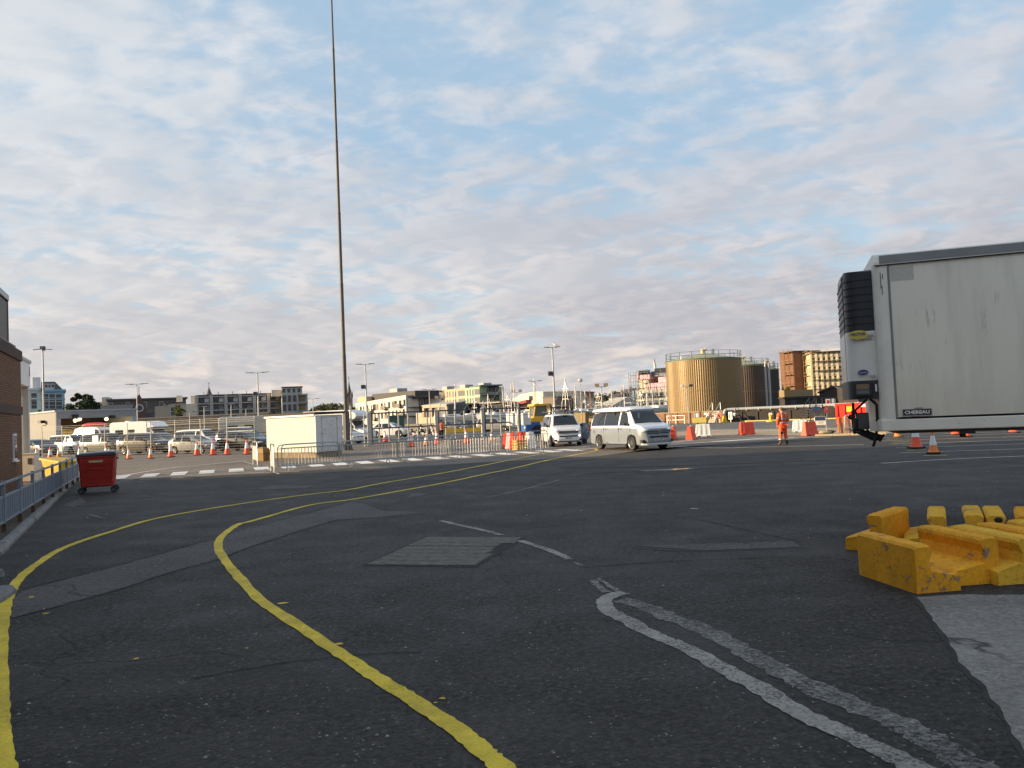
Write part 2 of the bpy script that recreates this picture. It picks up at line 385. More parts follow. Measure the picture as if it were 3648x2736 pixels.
# concrete inset of grooved strips, weathered
M_conc = mat('grooved_concrete', (.130, .116, .098), .9, var=.45, scale=9, bump=.6, bscale=60, dirt=.25)
slab = struct(thing('concrete_inset', None, None)); a, b, c, d = gp([(1304, 2013), (1522, 1914), (1863, 1916), (1691, 2017)])
for i in range(8):
    t0, t1 = i / 8 + .004, (i + 1) / 8 - .004
    p, q, r, s = a.lerp(b, t0), d.lerp(c, t0), d.lerp(c, t1), a.lerp(b, t1)
    nd = random.uniform(-.03, .05) - (.16 if i in (3, 4, 5) else 0); e = (q - p).normalized() * nd
    q += e; r += e * random.uniform(.6, 1.2); zt = random.uniform(.010, .016)
    o = MB().hexa([Vector((x.x, x.y, z)) for z in (-.02, zt) for x in (p, q, r, s)]).build('concrete_strip', M_conc, slab, bevel=.006)
sheet('slab_surround', [a + (a - c) * .03, b + (b - d) * .03, c + (c - a) * .02, d + (d - b) * .04], .003, mat('crumbled_edge', (.022, .021, .019), .95, var=.4, scale=12), .03, .08, 3)
# bare concrete slab in the near right corner
M_slab = asphalt('bare_concrete', (.215, .195, .178), light=.1, patch=.22, streak=.12, gc=.35)
sheet('concrete_apron', gp([(3263, 2129), (3415, 2120), (3648, 2121), (4100, 2123), (5200, 2160), (5600, 2700), (4300, 3300), (3800, 2900), (3648, 2677), (3573, 2542), (3494, 2429), (3415, 2361), (3382, 2288), (3303, 2180)]), .006, M_slab, .018, .10, 14)
sheet('apron_joint', gp([(3250, 2126), (3415, 2112), (3648, 2112), (4100, 2114), (5200, 2150), (5650, 2700), (4300, 3360), (3760, 2920), (3632, 2690), (3553, 2548), (3476, 2436), (3398, 2364), (3366, 2290), (3292, 2184)]), .0035, mat('joint_dirt', (.03, .027, .022), .95, var=.4, scale=10), .02, .10, 15)

# yellow lane lines
L1 = [(30, 2950), (12, 2736), (0, 2600), (-4, 2442), (-1, 2300), (14, 2180), (32, 2120), (73, 2058), (134, 2009), (203, 1964), (285, 1930), (407, 1891), (537, 1852), (692, 1822), (900, 1789), (1100, 1762), (1236, 1746), (1371, 1720), (1552, 1690), (1733, 1656), (1914, 1620), (2004, 1605)]
L2 = [(1900, 2860), (1775, 2722), (1730, 2686), (1651, 2618), (1538, 2539), (1426, 2466), (1313, 2398), (1200, 2321), (1031, 2209), (922, 2133), (846, 2052), (803, 1998), (779, 1956), (784, 1919), (814, 1891), (854, 1867), (900, 1856), (1100, 1801), (1258, 1779), (1416, 1751), (1575, 1722), (1733, 1688), (1823, 1670), (1959, 1638), (2100, 1611), (2128, 1604)]
struct(ribbon('yellow_line', gp(L1), .135, .0065, M_yel, .010, 1)); struct(ribbon('yellow_line', gp(L2), .135, .0065, M_yel, .010, 2))
struct(ribbon('yellow_line', gp([(2128, 1604), (2118, 1599), (2100, 1599)]), .12, .007, M_yel, .01, 2))
for px, py, r_ in ((1577, 2490, .035), (1552, 2505, .02), (1210, 2295, .05), (1008, 2150, .07), (113, 2127, .06), (484, 2348, .04), (165, 2186, .04), (880, 2310, .03)):
    p = G(px, py); sheet('paint_splash', [(p.x + r_ * random.uniform(.4, 1.1) * math.cos(k * .9), p.y + r_ * random.uniform(.3, .9) * math.sin(k * .9)) for k in range(7)], .005, M_yel)
# white lines
for i, (l, wd, m, j) in enumerate((
    ([(2225, 2112), (2182, 2122), (2153, 2144), (2170, 2178), (2244, 2217), (2328, 2263), (2445, 2310), (2597, 2395), (2716, 2457), (2851, 2542), (2992, 2609), (3133, 2671), (3246, 2728), (3420, 2830)], .17, M_wworn, .016),
    ([(2215, 2138), (2300, 2165), (2400, 2206), (2513, 2248), (2682, 2338), (2851, 2429), (3049, 2519), (3218, 2585), (3359, 2671), (3560, 2780)], .21, M_wfade, .03),
    ([(1572, 1856), (1629, 1870), (1736, 1893), (1787, 1907)], .10, M_wworn, .015),
    ([(1849, 1927), (1922, 1949), (1990, 1975), (2029, 1994)], .12, M_wworn, .015),
    ([(2050, 2004), (2072, 2016)], .05, M_wfade, .02), ([(2108, 2068), (2160, 2112)], .08, M_wfade, .02),
    ([(2130, 2062), (2200, 2108)], .05, M_wfade, .02),
    ([(235, 1803), (600, 1770), (900, 1752)], .10, M_wfade, .01),
    ([(1240, 1785), (1450, 1783), (1725, 1773)], .06, M_wfade, .01), ([(1729, 1774), (1850, 1748), (1995, 1710)], .10, M_wfade, .01),
    ([(415, 1735), (560, 1705), (700, 1690)], .09, M_wfade, .01), ([(318, 1832), (345, 1842), (383, 1848)], .08, M_wfade, .01),
    ([(150, 1993), (215, 1990)], .07, M_wfade, .01), ([(270, 1986), (285, 1985)], .05, M_wfade, .01), ([(248, 1887), (268, 1883)], .05, M_wfade, .01),
    ([(1155, 2003), (1195, 2000)], .05, M_wfade, .02), ([(985, 1797), (1055, 1783), (1010, 1792)], .09, M_wfade, .01), ([(2460, 1814), (2487, 1815)], .05, M_wht, .01),
    ([(1090, 1707), (1180, 1704), (1228, 1697)], .12, M_wfade, .01), ([(2040, 1695), (2070, 1688)], .08, M_wfade, .01),
    ([(2389, 1592), (2560, 1597), (2700, 1594), (3077, 1585)], .12, M_wht, .004),
    ([(3141, 1652), (3390, 1637), (3648, 1626), (4200, 1600)], .10, M_wht, .004), ([(3206, 1615), (3648, 1600), (4200, 1580)], .10, M_wht, .004), ([(3193, 1597), (3648, 1582), (4200, 1562)], .10, M_wht, .004),
    ([(3168, 1583), (3648, 1568), (4200, 1549)], .10, M_wht, .004), ([(3132, 1572), (3648, 1556), (4100, 1542)], .10, M_wht, .004), ([(3111, 1562), (3583, 1546), (3900, 1535)], .10, M_wht, .004),
    ([(3107, 1554), (3400, 1545), (3700, 1536)], .10, M_wht, .004), ([(3150, 1548), (3400, 1540), (3600, 1534)], .10, M_wht, .004),
    ([(2380, 1586), (2560, 1574), (2800, 1563), (2960, 1558)], .22, M_zeb, .01), ([(2420, 1571), (2600, 1563), (2800, 1556)], .16, M_zeb, .01),
    ([(2540, 1575), (2700, 1564), (2830, 1558)], .45, M_zeb, .02), ([(2395, 1577), (2480, 1568)], .16, M_zeb, .01),
    ([(410, 1700), (600, 1669), (700, 1659), (878, 1642)], .16, M_wht, .01), ([(1340, 1603), (1600, 1590), (1900, 1577), (2100, 1570)], .12, M_wht, .01),
    ([(2130, 1597), (2000, 1606), (1970, 1613)], .12, M_wht, .01), ([(1880, 1600), (2100, 1592)], .22, M_zeb, .01), ([(1960, 1608), (2130, 1598)], .14, M_zeb, .01),
    ([(1250, 1617), (1400, 1600), (1560, 1590)], .12, M_wht, .01))):
    struct(ribbon('white_line', gp(l), wd, (.0062 if m in (M_wworn, M_wfade) else .0155) + .0003 * (i % 7), m, j, 20 + i))
for l in ([(3230, 1607), (3300, 1604)], [(3214, 1589), (3250, 1588)], [(3180, 1576), (3240, 1574)], [(3157, 1566), (3215, 1565)], [(3290, 1625), (3375, 1623)]):
    struct(ribbon('yellow_line', gp(l), .14, .0155, M_yel, .01, 5))
M_seam = paint('bitumen_seam', (.008, .008, .008), .30, 12, grime=0, soft=.2)
for i, l in enumerate(([(2320, 1832), (2480, 1850), (2640, 1885), (2830, 1926)], [(2060, 2025), (2400, 2000), (2900, 1985), (3030, 2000)], [(40, 2205), (380, 2116), (610, 2041), (773, 1997), (900, 1948), (1190, 1857)], [(70, 2103), (407, 2017), (761, 1919), (1100, 1826), (1249, 1787)], [(1240, 1785), (1180, 1770), (1210, 1742)], [(2000, 1720), (2500, 1700), (3000, 1672), (3140, 1660)], [(680, 2420), (1000, 2365), (1330, 2330), (1500, 2325)], [(2250, 1955), (2500, 1966), (2860, 1953)], [(2900, 1690), (3200, 1676), (3648, 1655)])):
    struct(ribbon('bitumen_seam', gp(l), .022, .0052 + .0002 * (i % 4), M_seam, .010, 120 + i))
M_skid = paint('tyre_rubber_mark', (.014, .013, .012), .47, 9, grime=0, soft=.25)
for i, (l, wd) in enumerate((([(2000, 1668), (2300, 1664), (2700, 1650), (2950, 1640)], .30), ([(2050, 1690), (2500, 1672), (3000, 1650), (3300, 1640)], .22), ([(1300, 1700), (1700, 1668), (2050, 1640), (2200, 1630)], .22), ([(900, 1745), (1300, 1735), (1500, 1720), (1900, 1668)], .2))):
    struct(ribbon('tyre_mark', gp(l), wd, .0045 + .0002 * i, M_skid, .02, 90 + i))
# zebra crossing: every bar its own sheet
zc_ = struct(thing('zebra_crossing', None, None))
bars = [(429, 1700), (531, 1692), (648, 1686), (757, 1679), (865, 1673), (967, 1666), (1072, 1661), (1170, 1657), (1264, 1651), (1358, 1644), (1446, 1641), (1511, 1634), (1584, 1630), (1643, 1626), (1719, 1621), (1796, 1618), (1869, 1614), (1945, 1608), (2027, 1604)]
p0, p1 = G(*bars[0]), G(*bars[-1]); bd = (G(1060, 1655) - G(1084, 1668)); bd.normalize(); along = (p1 - p0).normalized()
for i, b_ in enumerate(bars):
    c = p0.lerp(p1, i / (len(bars) - 1)) + along * random.uniform(-.06, .06); hw, hl = .31, 1.25; jj = lambda: random.uniform(-.02, .02)
    q = [c + along * (sx * (hw + jj())) + bd * (sy * (hl + jj())) for sx, sy in ((-1, -1), (1, -1), (1, 1), (-1, 1))]
    MB().quad(*[(v.x, v.y, .0125) for v in q]).build('bar', M_zeb, zc_)
for i, (x0, y0, x1, y1) in enumerate(((608, 1703, 655, 1702), (703, 1697, 752, 1694), (800, 1690, 850, 1688), (892, 1685, 940, 1683), (430, 1712, 480, 1710), (500, 1709, 560, 1706))):
    struct(ribbon('give_way_dash', gp([(x0, y0), (x1, y1)]), .09, .011, M_wht, .01, 70 + i))
for l in ([(870, 1645), (900, 1655), (925, 1664)], [(945, 1672), (975, 1682), (995, 1690)]):
    struct(ribbon('channel_edge', gp(l), .12, .014, mat('channel_stone', (.3, .26, .2), .9), .01, 5))
# shallow puddle and damp streak around it
pud = [G(x, y) for x, y in ((2300, 1675), (2350, 1673), (2400, 1671), (2472, 1667.5), (2445, 1671), (2400, 1675), (2330, 1677))]
sheet('damp_patch', [p + (p - pud[2]) * .35 for p in pud], .005, mat('damp_asphalt', (.016, .016, .017), .45, var=.3, scale=2), .05, .2, 4)
sheet('puddle', pud, .009, mat('puddle_water', (.012, .012, .013), .10, var=0, spec=.25), .02, .2, 4)
# litter flecks and gravel crumbs scattered on the near asphalt
M_crumb = mat('stone_crumb', (.33, .31, .28), .9, var=.4, scale=30)
cr_ = MB()
for i in range(170):
    y = 4.2 + 16 * random.random() ** 1.8; x = random.uniform(-.68, .68) * y; s = random.uniform(.004, .011) * (1 + .05 * y)
    cr_.add([(x - s, y - s * .7, .001), (x + s, y - s * .5, .001), (x + s * .6, y + s, .001), (x - s * .8, y + s * .7, .001), (x, y, s * .9)], [(0, 1, 4), (1, 2, 4), (2, 3, 4), (3, 0, 4)])
cb = cr_.build('loose_grit', M_crumb); tag(cb, 'loose pale stone grit scattered over the dark asphalt', 'grit', kind='stuff')
for px, py, wd, hg in ((2088, 1651, .10, .05), ):
    p = G(px, py); st = MB().ball((0, 0, 0), wd / 2, hg / 2, .012, 9, 5).build('flattened_litter', mat('litter_grey', (.2, .18, .16), .9, var=.4, scale=25))
    st.location = (p.x, p.y, .008); tag(st, ['flattened grey scrap beside the near yellow line', 'small white scrap lying in front of the camper van'][px > 2000], 'litter')

# ================================================================ LEFT EDGE: kerb, verge, railing
M_kerb = mat('kerb_concrete', (.20, .19, .18), .9, var=.3, scale=6, bump=.5, bscale=30, dirt=.25)
k0, k1 = G(-25, 2010), G(285, 1703); kd = (k1 - k0).normalized(); kn = Vector((-kd.y, kd.x, 0)); L = (k1 - k0).length
kerb = struct(thing('kerb', None, None)); n = int(L / .91)
def kerb_row(root, p, d, nr, n, ln=.905, h=.115, wd=.16, m=M_kerb):
    for i in range(n):
        q = p + d * (i * ln); j = random.uniform(-.012, .012); hh = h + random.uniform(-.008, .008)
        prof = [(0, -.05), (0, hh * .45), (.055, hh), (wd, hh), (wd, -.05)]
        vs = [q + d * e + nr * (a_ + j) + Vector((0, 0, b_)) for e in (.006, ln - .006) for a_, b_ in prof]
        k = len(prof); MB().add(vs, [(x, (x + 1) % k, k + (x + 1) % k, k + x) for x in range(k)] + [tuple(range(k))[::-1], tuple(range(k, 2 * k))]).build('kerb_stone', m, root, bevel=.008)
kerb_row(kerb, k0, kd, kn, n)
kerb2 = struct(thing('kerb_nose', None, None))
q0, q1 = G(52, 2105), G(-60, 2190); e0 = G(35, 2048)
kerb_row(kerb2, G(62, 2112), (G(-40, 2180) - G(62, 2112)).normalized(), -Vector((-(G(-40, 2180) - G(62, 2112)).normalized().y, (G(-40, 2180) - G(62, 2112)).normalized().x, 0)), 1, ln=.62, wd=.26)
kerb_row(kerb2, G(20, 2052), (G(-90, 2052) - G(20, 2052)).normalized(), Vector((0, -1, 0)), 1, ln=.5, wd=.2)
vw = 1.05
sheet('verge', [k0 + kn * .15 - kd * 3, k1 + kn * .15, k1 + kn * 9, k0 + kn * 9 - kd * 3], .07, M_ydirt)
# railing: posts, three rails and a panel per bay
M_rail = mat('galvanised_blue_grey', (.21, .25, .30), .5, metal=.35, var=.2, scale=5, dirt=.15)
M_panel = mat('rail_panel_blue_grey', (.135, .175, .225), .55, metal=.15, var=.14, scale=3, stretch=(6, 6, 1), dirt=.12)
M_rust = mat('rusty_post_foot', (.10, .055, .03), .9, var=.4, scale=18)
r0, r1 = G(-60, 1960), G(277, 1722); rdv = r1 - r0; RL = rdv.length; rd = rdv.normalized(); ang = math.atan2(rd.y, rd.x)
rail = thing('guard_railing', 'blue-grey steel guard railing with solid panels along the left kerb', 'railing', (r0.x, r0.y, .07), ang)
nb = int(round(RL / 2.0)); bay = RL / nb; HR = .97
for i in range(nb + 1):
    x = i * bay
    po = MB().box(x - .035, x + .035, -.035, .035, .10, HR + .03).build('post', M_rail, rail, bevel=.006)
    MB().box(x - .042, x + .042, -.042, .042, 0, .16).build('post_foot', M_rust, po)
    if i < nb:
        a_, b_ = x + .036, x + bay - .036
        for nm, z, hh, dd in (('top_rail', HR - .02, .05, .05), ('middle_rail', HR - .28, .045, .04), ('bottom_rail', .20, .05, .045)):
            MB().box(a_, b_, -dd / 2, dd / 2, z - hh / 2, z + hh / 2).build(nm, M_rail, rail, bevel=.005)
        pn = MB(); m_ = 14                       # folded sheet: shallow vertical ribs
        for k in range(m_):
            u0 = a_ + (b_ - a_) * k / m_; u1 = a_ + (b_ - a_) * (k + 1) / m_; off = .006 * (k % 2)
            pn.box(u0, u1, -.010 - off, .010 - off, .225, HR - .303)
        pn.build('panel', M_panel, rail)
# ================================================================ TERMINAL BUILDING at the left edge
def brickmat(name, c1, c2, mort, w_=.215, h_=.065, rot=(0, 0, 0), joint=.012):
    m = bpy.data.materials.new(name); m.use_nodes = True; t = NT(m.node_tree); b = t.n['Principled BSDF']
    o = t.node('ShaderNodeTexCoord').outputs['Object']
    s3 = t.node('ShaderNodeSeparateXYZ', ins={0: o}).outputs
    v = t.node('ShaderNodeCombineXYZ', ins={0: t.math('ADD', s3[0], s3[1]), 1: s3[2], 2: 0}).outputs[0]
    br = t.node('ShaderNodeTexBrick', ins={'Vector': v, 'Color1': c1 + (1,), 'Color2': c2 + (1,), 'Mortar': mort + (1,), 'Scale': 1.0, 'Mortar Size': joint, 'Brick Width': w_ + joint, 'Row Height': h_ + joint, 'Bias': 0.0})
    c = t.mix(t.mapr(t.noise(o, 1.1, 6, .65), .3, .75, 0, .45), br.outputs['Color'], tuple(x * .45 for x in c1))
    t.l.new(c, b.inputs['Base Color']); b.inputs['Roughness'].default_value = .9
    t.l.new(t.node('ShaderNodeBump', ins={'Strength': .6, 'Distance': .02, 'Height': t.math('SUBTRACT', t.noise(o, 40, 3), br.outputs['Fac'])}).outputs[0], b.inputs['Normal'])
    return m
M_brick = brickmat('brown_brick', (.33, .145, .06), (.20, .088, .042), (.07, .05, .04), joint=.016)
M_bdark = mat('dark_brown_band', (.075, .042, .032), .85, var=.25, scale=5)
M_white = mat('white_painted_metal', (.76, .76, .74), .45, var=.05, scale=2, dirt=.08, dcol=(.4, .37, .32))
M_cream = mat('cream_paint', (.60, .57, .50), .6, var=.08, scale=2)
M_glass = mat('dark_glass', (.018, .022, .026), .06, var=0, spec=.6)
M_black = mat('black_plastic', (.018, .018, .020), .55, var=.2, scale=8)
M_galv = mat('galvanised_steel', (.40, .41, .41), .45, metal=.5, var=.15, scale=6)
M_dgrey = mat('dark_grey_metal', (.07, .073, .08), .5, metal=.3, var=.15, scale=5)
C0 = A(72, 1247, 30); C0.z = 0; tb = thing('terminal_building', 'brown brick terminal building with screened upper storey at the left edge', 'building', C0, math.atan2(-rd.y, -rd.x))
HB = 5.02
MB().box(0, 16, -9, 0, 0, 2.72).build('wall', M_brick, tb); MB().box(0, 16, -9, .05, 2.72, 3.02).build('brick_band', M_bdark, tb)
MB().box(0, 16, -9, 0.004, 3.02, HB - .3).build('wall', M_brick, tb); MB().box(-.06, 16, -9, .06, HB - .3, HB + .10).build('coping', M_bdark, tb, bevel=.02)
wn = MB().box(1.55, 2.22, -.02, .05, 1.08, 2.02).build('window', M_white, tb); MB().box(1.63, 2.14, .03, .062, 1.16, 1.94).build('pane', M_glass, wn); MB().box(1.48, 2.3, 0, .11, 1.02, 1.08).build('sill', M_white, wn)
# upper screened storey
MB().box(2.05, 16, -9, -.25, HB + .1, 6.7).build('upper_wall', mat('plant_wall', (.25, .23, .2), .8), tb)
sc_ = MB()
for i in range(63): sc_.box(2.0 + i * .22, 2.0 + i * .22 + .03, -.18, -.15, HB + .12, 6.7)
for i in range(20): sc_.box(1.95, 16, -.15, -.12, HB + .14 + i * .077, HB + .14 + i * .077 + .03)
sc_.build('mesh_screen', mat('screen_metal', (.30, .30, .28), .4, metal=.4), tb)
MB().box(1.84, 1.95, -.28, -.10, HB + .1, 6.75).build('corner_post', mat('maroon_post', (.11, .025, .02), .5), tb)
MB().box(1.80, 16, -9, -.08, 6.75, 6.95).build('roof_trim', M_galv, tb)
MB().bar((.5, -.1, HB + .22), (4.5, -.1, HB + .22), .05).build('roof_rail', M_dgrey, tb)
# tall block of the same building, set back out of view: it throws the shade over the forecourt
MB().box(-.2, 42, -20, -6, 0, 12.6).build('tall_block', M_brick, tb)
MB().box(16, 44, -8, -6.004, 0, 7.5).build('side_wing', M_brick, tb)

# canopy beyond it
cz = A(93, 1600, 34); ca = thing('entrance_canopy', 'white canopy on a cream column beside the brick building', 'canopy', (cz.x, cz.y, 0), math.atan2(-rd.y, -rd.x))
MB().box(-.14, .14, -.14, .14, 0, 4.0).build('column', M_cream, ca, bevel=.01)
MB().box(.16, .30, -.2, -.1, 0, 4.0).build('downpipe', M_white, ca)
fa = MB().box(-.35, 3.5, -3.0, .16, 4.0, 5.02).build('fascia', M_white, ca, bevel=.01); MB().box(-.40, 3.5, -3.0, .21, 5.02, 5.14).build('roof_edge', M_galv, ca)
MB().box(-.18, -.06, .16, .175, 4.45, 4.85).build('notice', M_dgrey, fa)
cbn = thing('service_cabinet', 'cream utility cabinet at the foot of the canopy column', 'cabinet', A(108, 1640, 33), 0); cbn.location.z = 0
MB().box(-.28, .28, -.2, .2, 0, 1.15).build('body', M_cream, cbn, bevel=.01); MB().box(.02, .18, -.215, -.2, .75, 1.0).build('vent', M_black, cbn); MB().box(-.3, .3, -.22, .22, 1.15, 1.2).build('lid', M_cream, cbn)
# yellow tub
yt = thing('yellow_skip_tub', 'yellow plastic tub standing behind the railing', 'tub', A(212, 1680, 31.5), R(-20)); yt.location.z = 0
M_ytub = mat('yellow_plastic', (.72, .47, .03), .5, var=.12, scale=4)
MB().hexa([(-.36, -.28, .08), (.36, -.28, .08), (.36, .28, .08), (-.36, .28, .08), (-.52, -.4, .98), (.52, -.4, .82), (.52, .4, .82), (-.52, .4, .98)]).build('body', M_ytub, yt, bevel=.03)
MB().hexa([(-.56, -.43, .96), (.56, -.43, .80), (.56, .43, .80), (-.56, .43, .96), (-.56, -.43, 1.03), (.56, -.43, .87), (.56, .43, .87), (-.56, .43, 1.03)]).build('rim', M_ytub, yt)
for sx in (-.3, .3): MB().box(sx - .06, sx + .06, -.26, .26, 0, .085).build('foot', M_black, yt)

# ================================================================ RED WHEELED BIN
bp = G(352, 1754); bn_ = thing('wheeled_bin', 'red steel four-wheeled waste bin with open black lid by the railing', 'waste bin', (bp.x, bp.y, 0), R(22))
M_red = mat('faded_red_paint', (.44, .030, .020), .5, var=.2, scale=3, dirt=.18, dcol=(.06, .02, .015))
rings = []
for z, hx, hy in ((.20, .40, .34), (.24, .47, .40), (.34, .475, .41), (.36, .485, .42), (.50, .485, .42), (.515, .495, .43), (.72, .50, .435), (.735, .51, .445), (.95, .515, .45), (.965, .525, .46), (1.12, .53, .465), (1.14, .55, .49), (1.19, .55, .49)):
    c_ = .05; rings.append([(sx * (hx - (c_ if k else 0)), sy * (hy - (0 if k else c_)), z) for sx, sy, k in ((-1, -1, 1), (1, -1, 1), (1, -1, 0), (1, 1, 0), (1, 1, 1), (-1, 1, 1), (-1, 1, 0), (-1, -1, 0))])
bd_ = MB().loft(rings).build('body', M_red, bn_, smooth=35)
lid = MB().hexa([(-.60, -.54, 1.19), (.58, -.54, 1.19), (.58, .54, 1.19), (-.60, .54, 1.19), (-.56, -.5, 1.27), (.55, -.5, 1.31), (.55, .5, 1.31), (-.56, .5, 1.27)]).build('lid', mat('black_bin_lid', (.02, .02, .024), .35, var=.2), bn_, bevel=.03, segs=2)
MB().hexa([(-.52, -.46, 1.275), (.50, -.46, 1.30), (.50, .46, 1.30), (-.52, .46, 1.275), (-.45, -.4, 1.30), (.42, -.4, 1.335), (.42, .4, 1.335), (-.45, .4, 1.30)]).build('lid_panel', mat('grey_lid_top', (.32, .33, .35), .3), lid, bevel=.02)
MB().box(-.22, .18, -.47, -.455, .985, 1.055).build('label_plate', mat('yellowed_label', (.55, .42, .2), .6, var=.25, scale=20), bn_)
MB().bar((-.2, -.49, .80), (.2, -.49, .80), .03).build('handle', M_red, bn_)
for sx in (-1, 1): MB().cyl((sx * .54, 0, 1.08), (sx * .60, 0, 1.08), .03, n=8).build('trunnion', M_dgrey, bn_)
for sx in (-1, 1):
    for sy in (-1, 1):
        x, y = sx * .40, sy * .33
        wl = MB().lathe([(.045, -.02), (.09, -.024), (.10, -.015), (.10, .015), (.09, .024), (.045, .02)], 14, (x + sx * .07, y, .10), 'y').build('wheel', M_black, bn_, smooth=40)
        MB().lathe([(.0, -.012), (.05, -.022), (.05, .022), (0, .012)], 10, (x + sx * .07, y, .10), 'y').build('hub', M_dgrey, wl)
        MB().hexa([(x - .05, y - .04, .2), (x + .05, y - .04, .2), (x + .05, y + .04, .2), (x - .05, y + .04, .2)] + [(x - .07, y - .05, .245), (x + .06, y - .05, .245), (x + .06, y + .05, .245), (x - .07, y + .05, .245)]).build('caster_fork', mat('rusty_steel', (.12, .08, .06), .8, var=.3), wl)

# ================================================================ WHITE KIOSK
kc = Vector((-11.0, 44.3, 0)); ks = thing('white_kiosk', 'white flat-roofed kiosk with weathered shaded end beside the crowd barriers', 'kiosk', kc, math.atan2(2.7, -3.6))
M_kw = mat('kiosk_white', (.42, .42, .39), .6, var=.05, scale=1.5, dirt=.05, dcol=(.45, .42, .36))
M_kw2 = mat('kiosk_flaking', (.62, .62, .62), .7, var=.10, scale=2, dirt=.42, dcol=(.2, .2, .2))
# local x runs along the sunlit side, y is outwards (towards the sun); the body lies at y < 0
MB().box(.02, 4.46, -1.98, -.02, .30, 2.36).build('body', M_kw, ks, bevel=.02)
MB().box(-.012, .02, -1.96, -.04, .32, 2.33).build('end_panel', M_kw2, ks)
MB().box(.1, 4.36, -1.9, -.10, .0, .30).build('plinth', mat('plinth_brown', (.22, .16, .09), .9, var=.3), ks)
rf = MB().box(-.10, 4.56, -2.1, .1, 2.42, 2.55).build('roof', mat('roof_felt_dark', (.05, .035, .032), .85, var=.3), ks); MB().box(.0, 4.50, .02, .09, 2.33, 2.415).build('gutter', M_white, rf)
MB().box(-.02, .03, -.06, .0, .30, 2.36).build('corner_trim', M_white, ks); MB().box(-.03, .0, -.5, -.44, 1.3, 1.36).build('lock', M_dgrey, ks)
for y in (-1.55, -.45): MB().box(-.020, -.008, y - .008, y + .008, .36, 2.25).build('door_gap', M_dgrey, ks)
MB().box(-.020, -.008, -1.55, -.45, 2.24, 2.255).build('door_gap', M_dgrey, ks)

# ================================================================ LIGHTING MAST
mb = G(1237, 1604); ms = thing('lighting_mast', 'tall tapering grey steel lighting mast rising out of the picture', 'mast', (mb.x, mb.y, 0))
M_mast = mat('mast_grey', (.105, .098, .085), .6, metal=.1, var=.15, scale=.8, stretch=(1, 1, .15), dirt=.12)
MB().lathe([(.0, .0), (.46, .0), (.46, .05), (.0, .05)], 8).build('base_plate', M_rust, ms)
MB().lathe([(.235, .05), (.225, 2.62), (.15, 2.66)], 8).build('base_section', M_mast, ms)
for k in range(8):
    t_ = k * math.pi / 4 + .39; MB().hexa([(math.cos(t_) * r_ - math.sin(t_) * s_, math.sin(t_) * r_ + math.cos(t_) * s_, z) for z, ro in ((.05, .40), (.55, .235)) for r_, s_ in ((.21, -.015), (ro, -.015), (ro, .015), (.21, .015))]).build('gusset', M_mast, ms)
zs = [2.66, 6.4, 11.3, 16.2, 21.2, 27.6, 31.5]; rs = [.130, .122, .110, .098, .084, .070, .045]
for i in range(6):
    MB().cyl((0, 0, zs[i]), (0, 0, zs[i + 1]), rs[i], rs[i + 1] + .012, 14).build('shaft_section', M_mast, ms, smooth=40)
    MB().cyl((0, 0, zs[i + 1] - .12), (0, 0, zs[i + 1] + .05), rs[i + 1] + .016, n=14).build('joint_collar', M_mast, ms, smooth=40)
MB().box(-1.2, 1.2, -.06, .06, 31.5, 31.65).build('lamp_frame', M_galv, ms)

# ================================================================ CROWD BARRIERS
M_cb = mat('barrier_galvanised', (.36, .37, .385), .42, metal=.55, var=.15, scale=8)
def crowd_barrier(label, p, q, group):
    p = Vector((p[0], p[1], 0)); q = Vector((q[0], q[1], 0)); ln = (q - p).length - .05; a_ = math.atan2(q.y - p.y, q.x - p.x)
    t = thing('crowd_barrier', label, 'barrier', p, a_, group); rc = .17; zt, zb = 1.09, .21; pts = []
    for cx, cz_, s0 in ((rc, zb + .05, 180), ):
        pass
    pts = [(.0, 0, zb), (.0, 0, zt - rc)] + [(rc - rc * math.cos(R(k)), 0, zt - rc + rc * math.sin(R(k))) for k in (22, 45, 67, 90)] + [(ln - rc + rc * math.sin(R(k)), 0, zt - rc + rc * math.cos(R(k))) for k in (0, 22, 45, 67, 90)] + [(ln, 0, zb), (.0, 0, zb)]
    MB().tube(pts, .021, 6).build('frame', M_cb, t, smooth=50)
    MB().bar((.02, 0, .93), (ln - .02, 0, .93), .024).build('upper_rail', M_cb, t)
    n = 18
    for k in range(1, n): MB().cyl((ln * k / n, 0, zb), (ln * k / n, 0, .93), .0085, n=5, cap=False).build('upright', M_cb, t)
    for x in (.38, ln - .38):
        MB().tube([(x, -.30, .0), (x, -.20, .09), (x, 0, .23), (x, .20, .09), (x, .30, 0)], .017, 5).build('foot', M_cb, t)
    return t
b0, b1_ = G(990, 1680), G(1955, 1612); bdir = (b1_ - b0); nbar = 5
ordw = ['first', 'second', 'third', 'fourth', 'fifth']
bnr = Vector((-bdir.y, bdir.x, 0)).normalized()
for i in range(nbar):
    o = bnr * random.uniform(-.08, .08)
    crowd_barrier(f'steel crowd barrier of the front row beside the zebra crossing, {ordw[i]} from the left', b0 + bdir * (i / nbar) + o, b0 + bdir * ((i + 1) / nbar) + o * .3 + bnr * random.uniform(-.06, .06), 'crowd barriers along the zebra crossing')
for i in range(4):
    o = bnr * (.75 + random.uniform(-.1, .1)) + bdir * .025
    crowd_barrier(f'steel crowd barrier of the back row behind the zebra crossing, {ordw[i]} from the left', b0 + bdir * (i / nbar) + o, b0 + bdir * ((i + .98) / nbar) + o, 'crowd barriers along the zebra crossing')
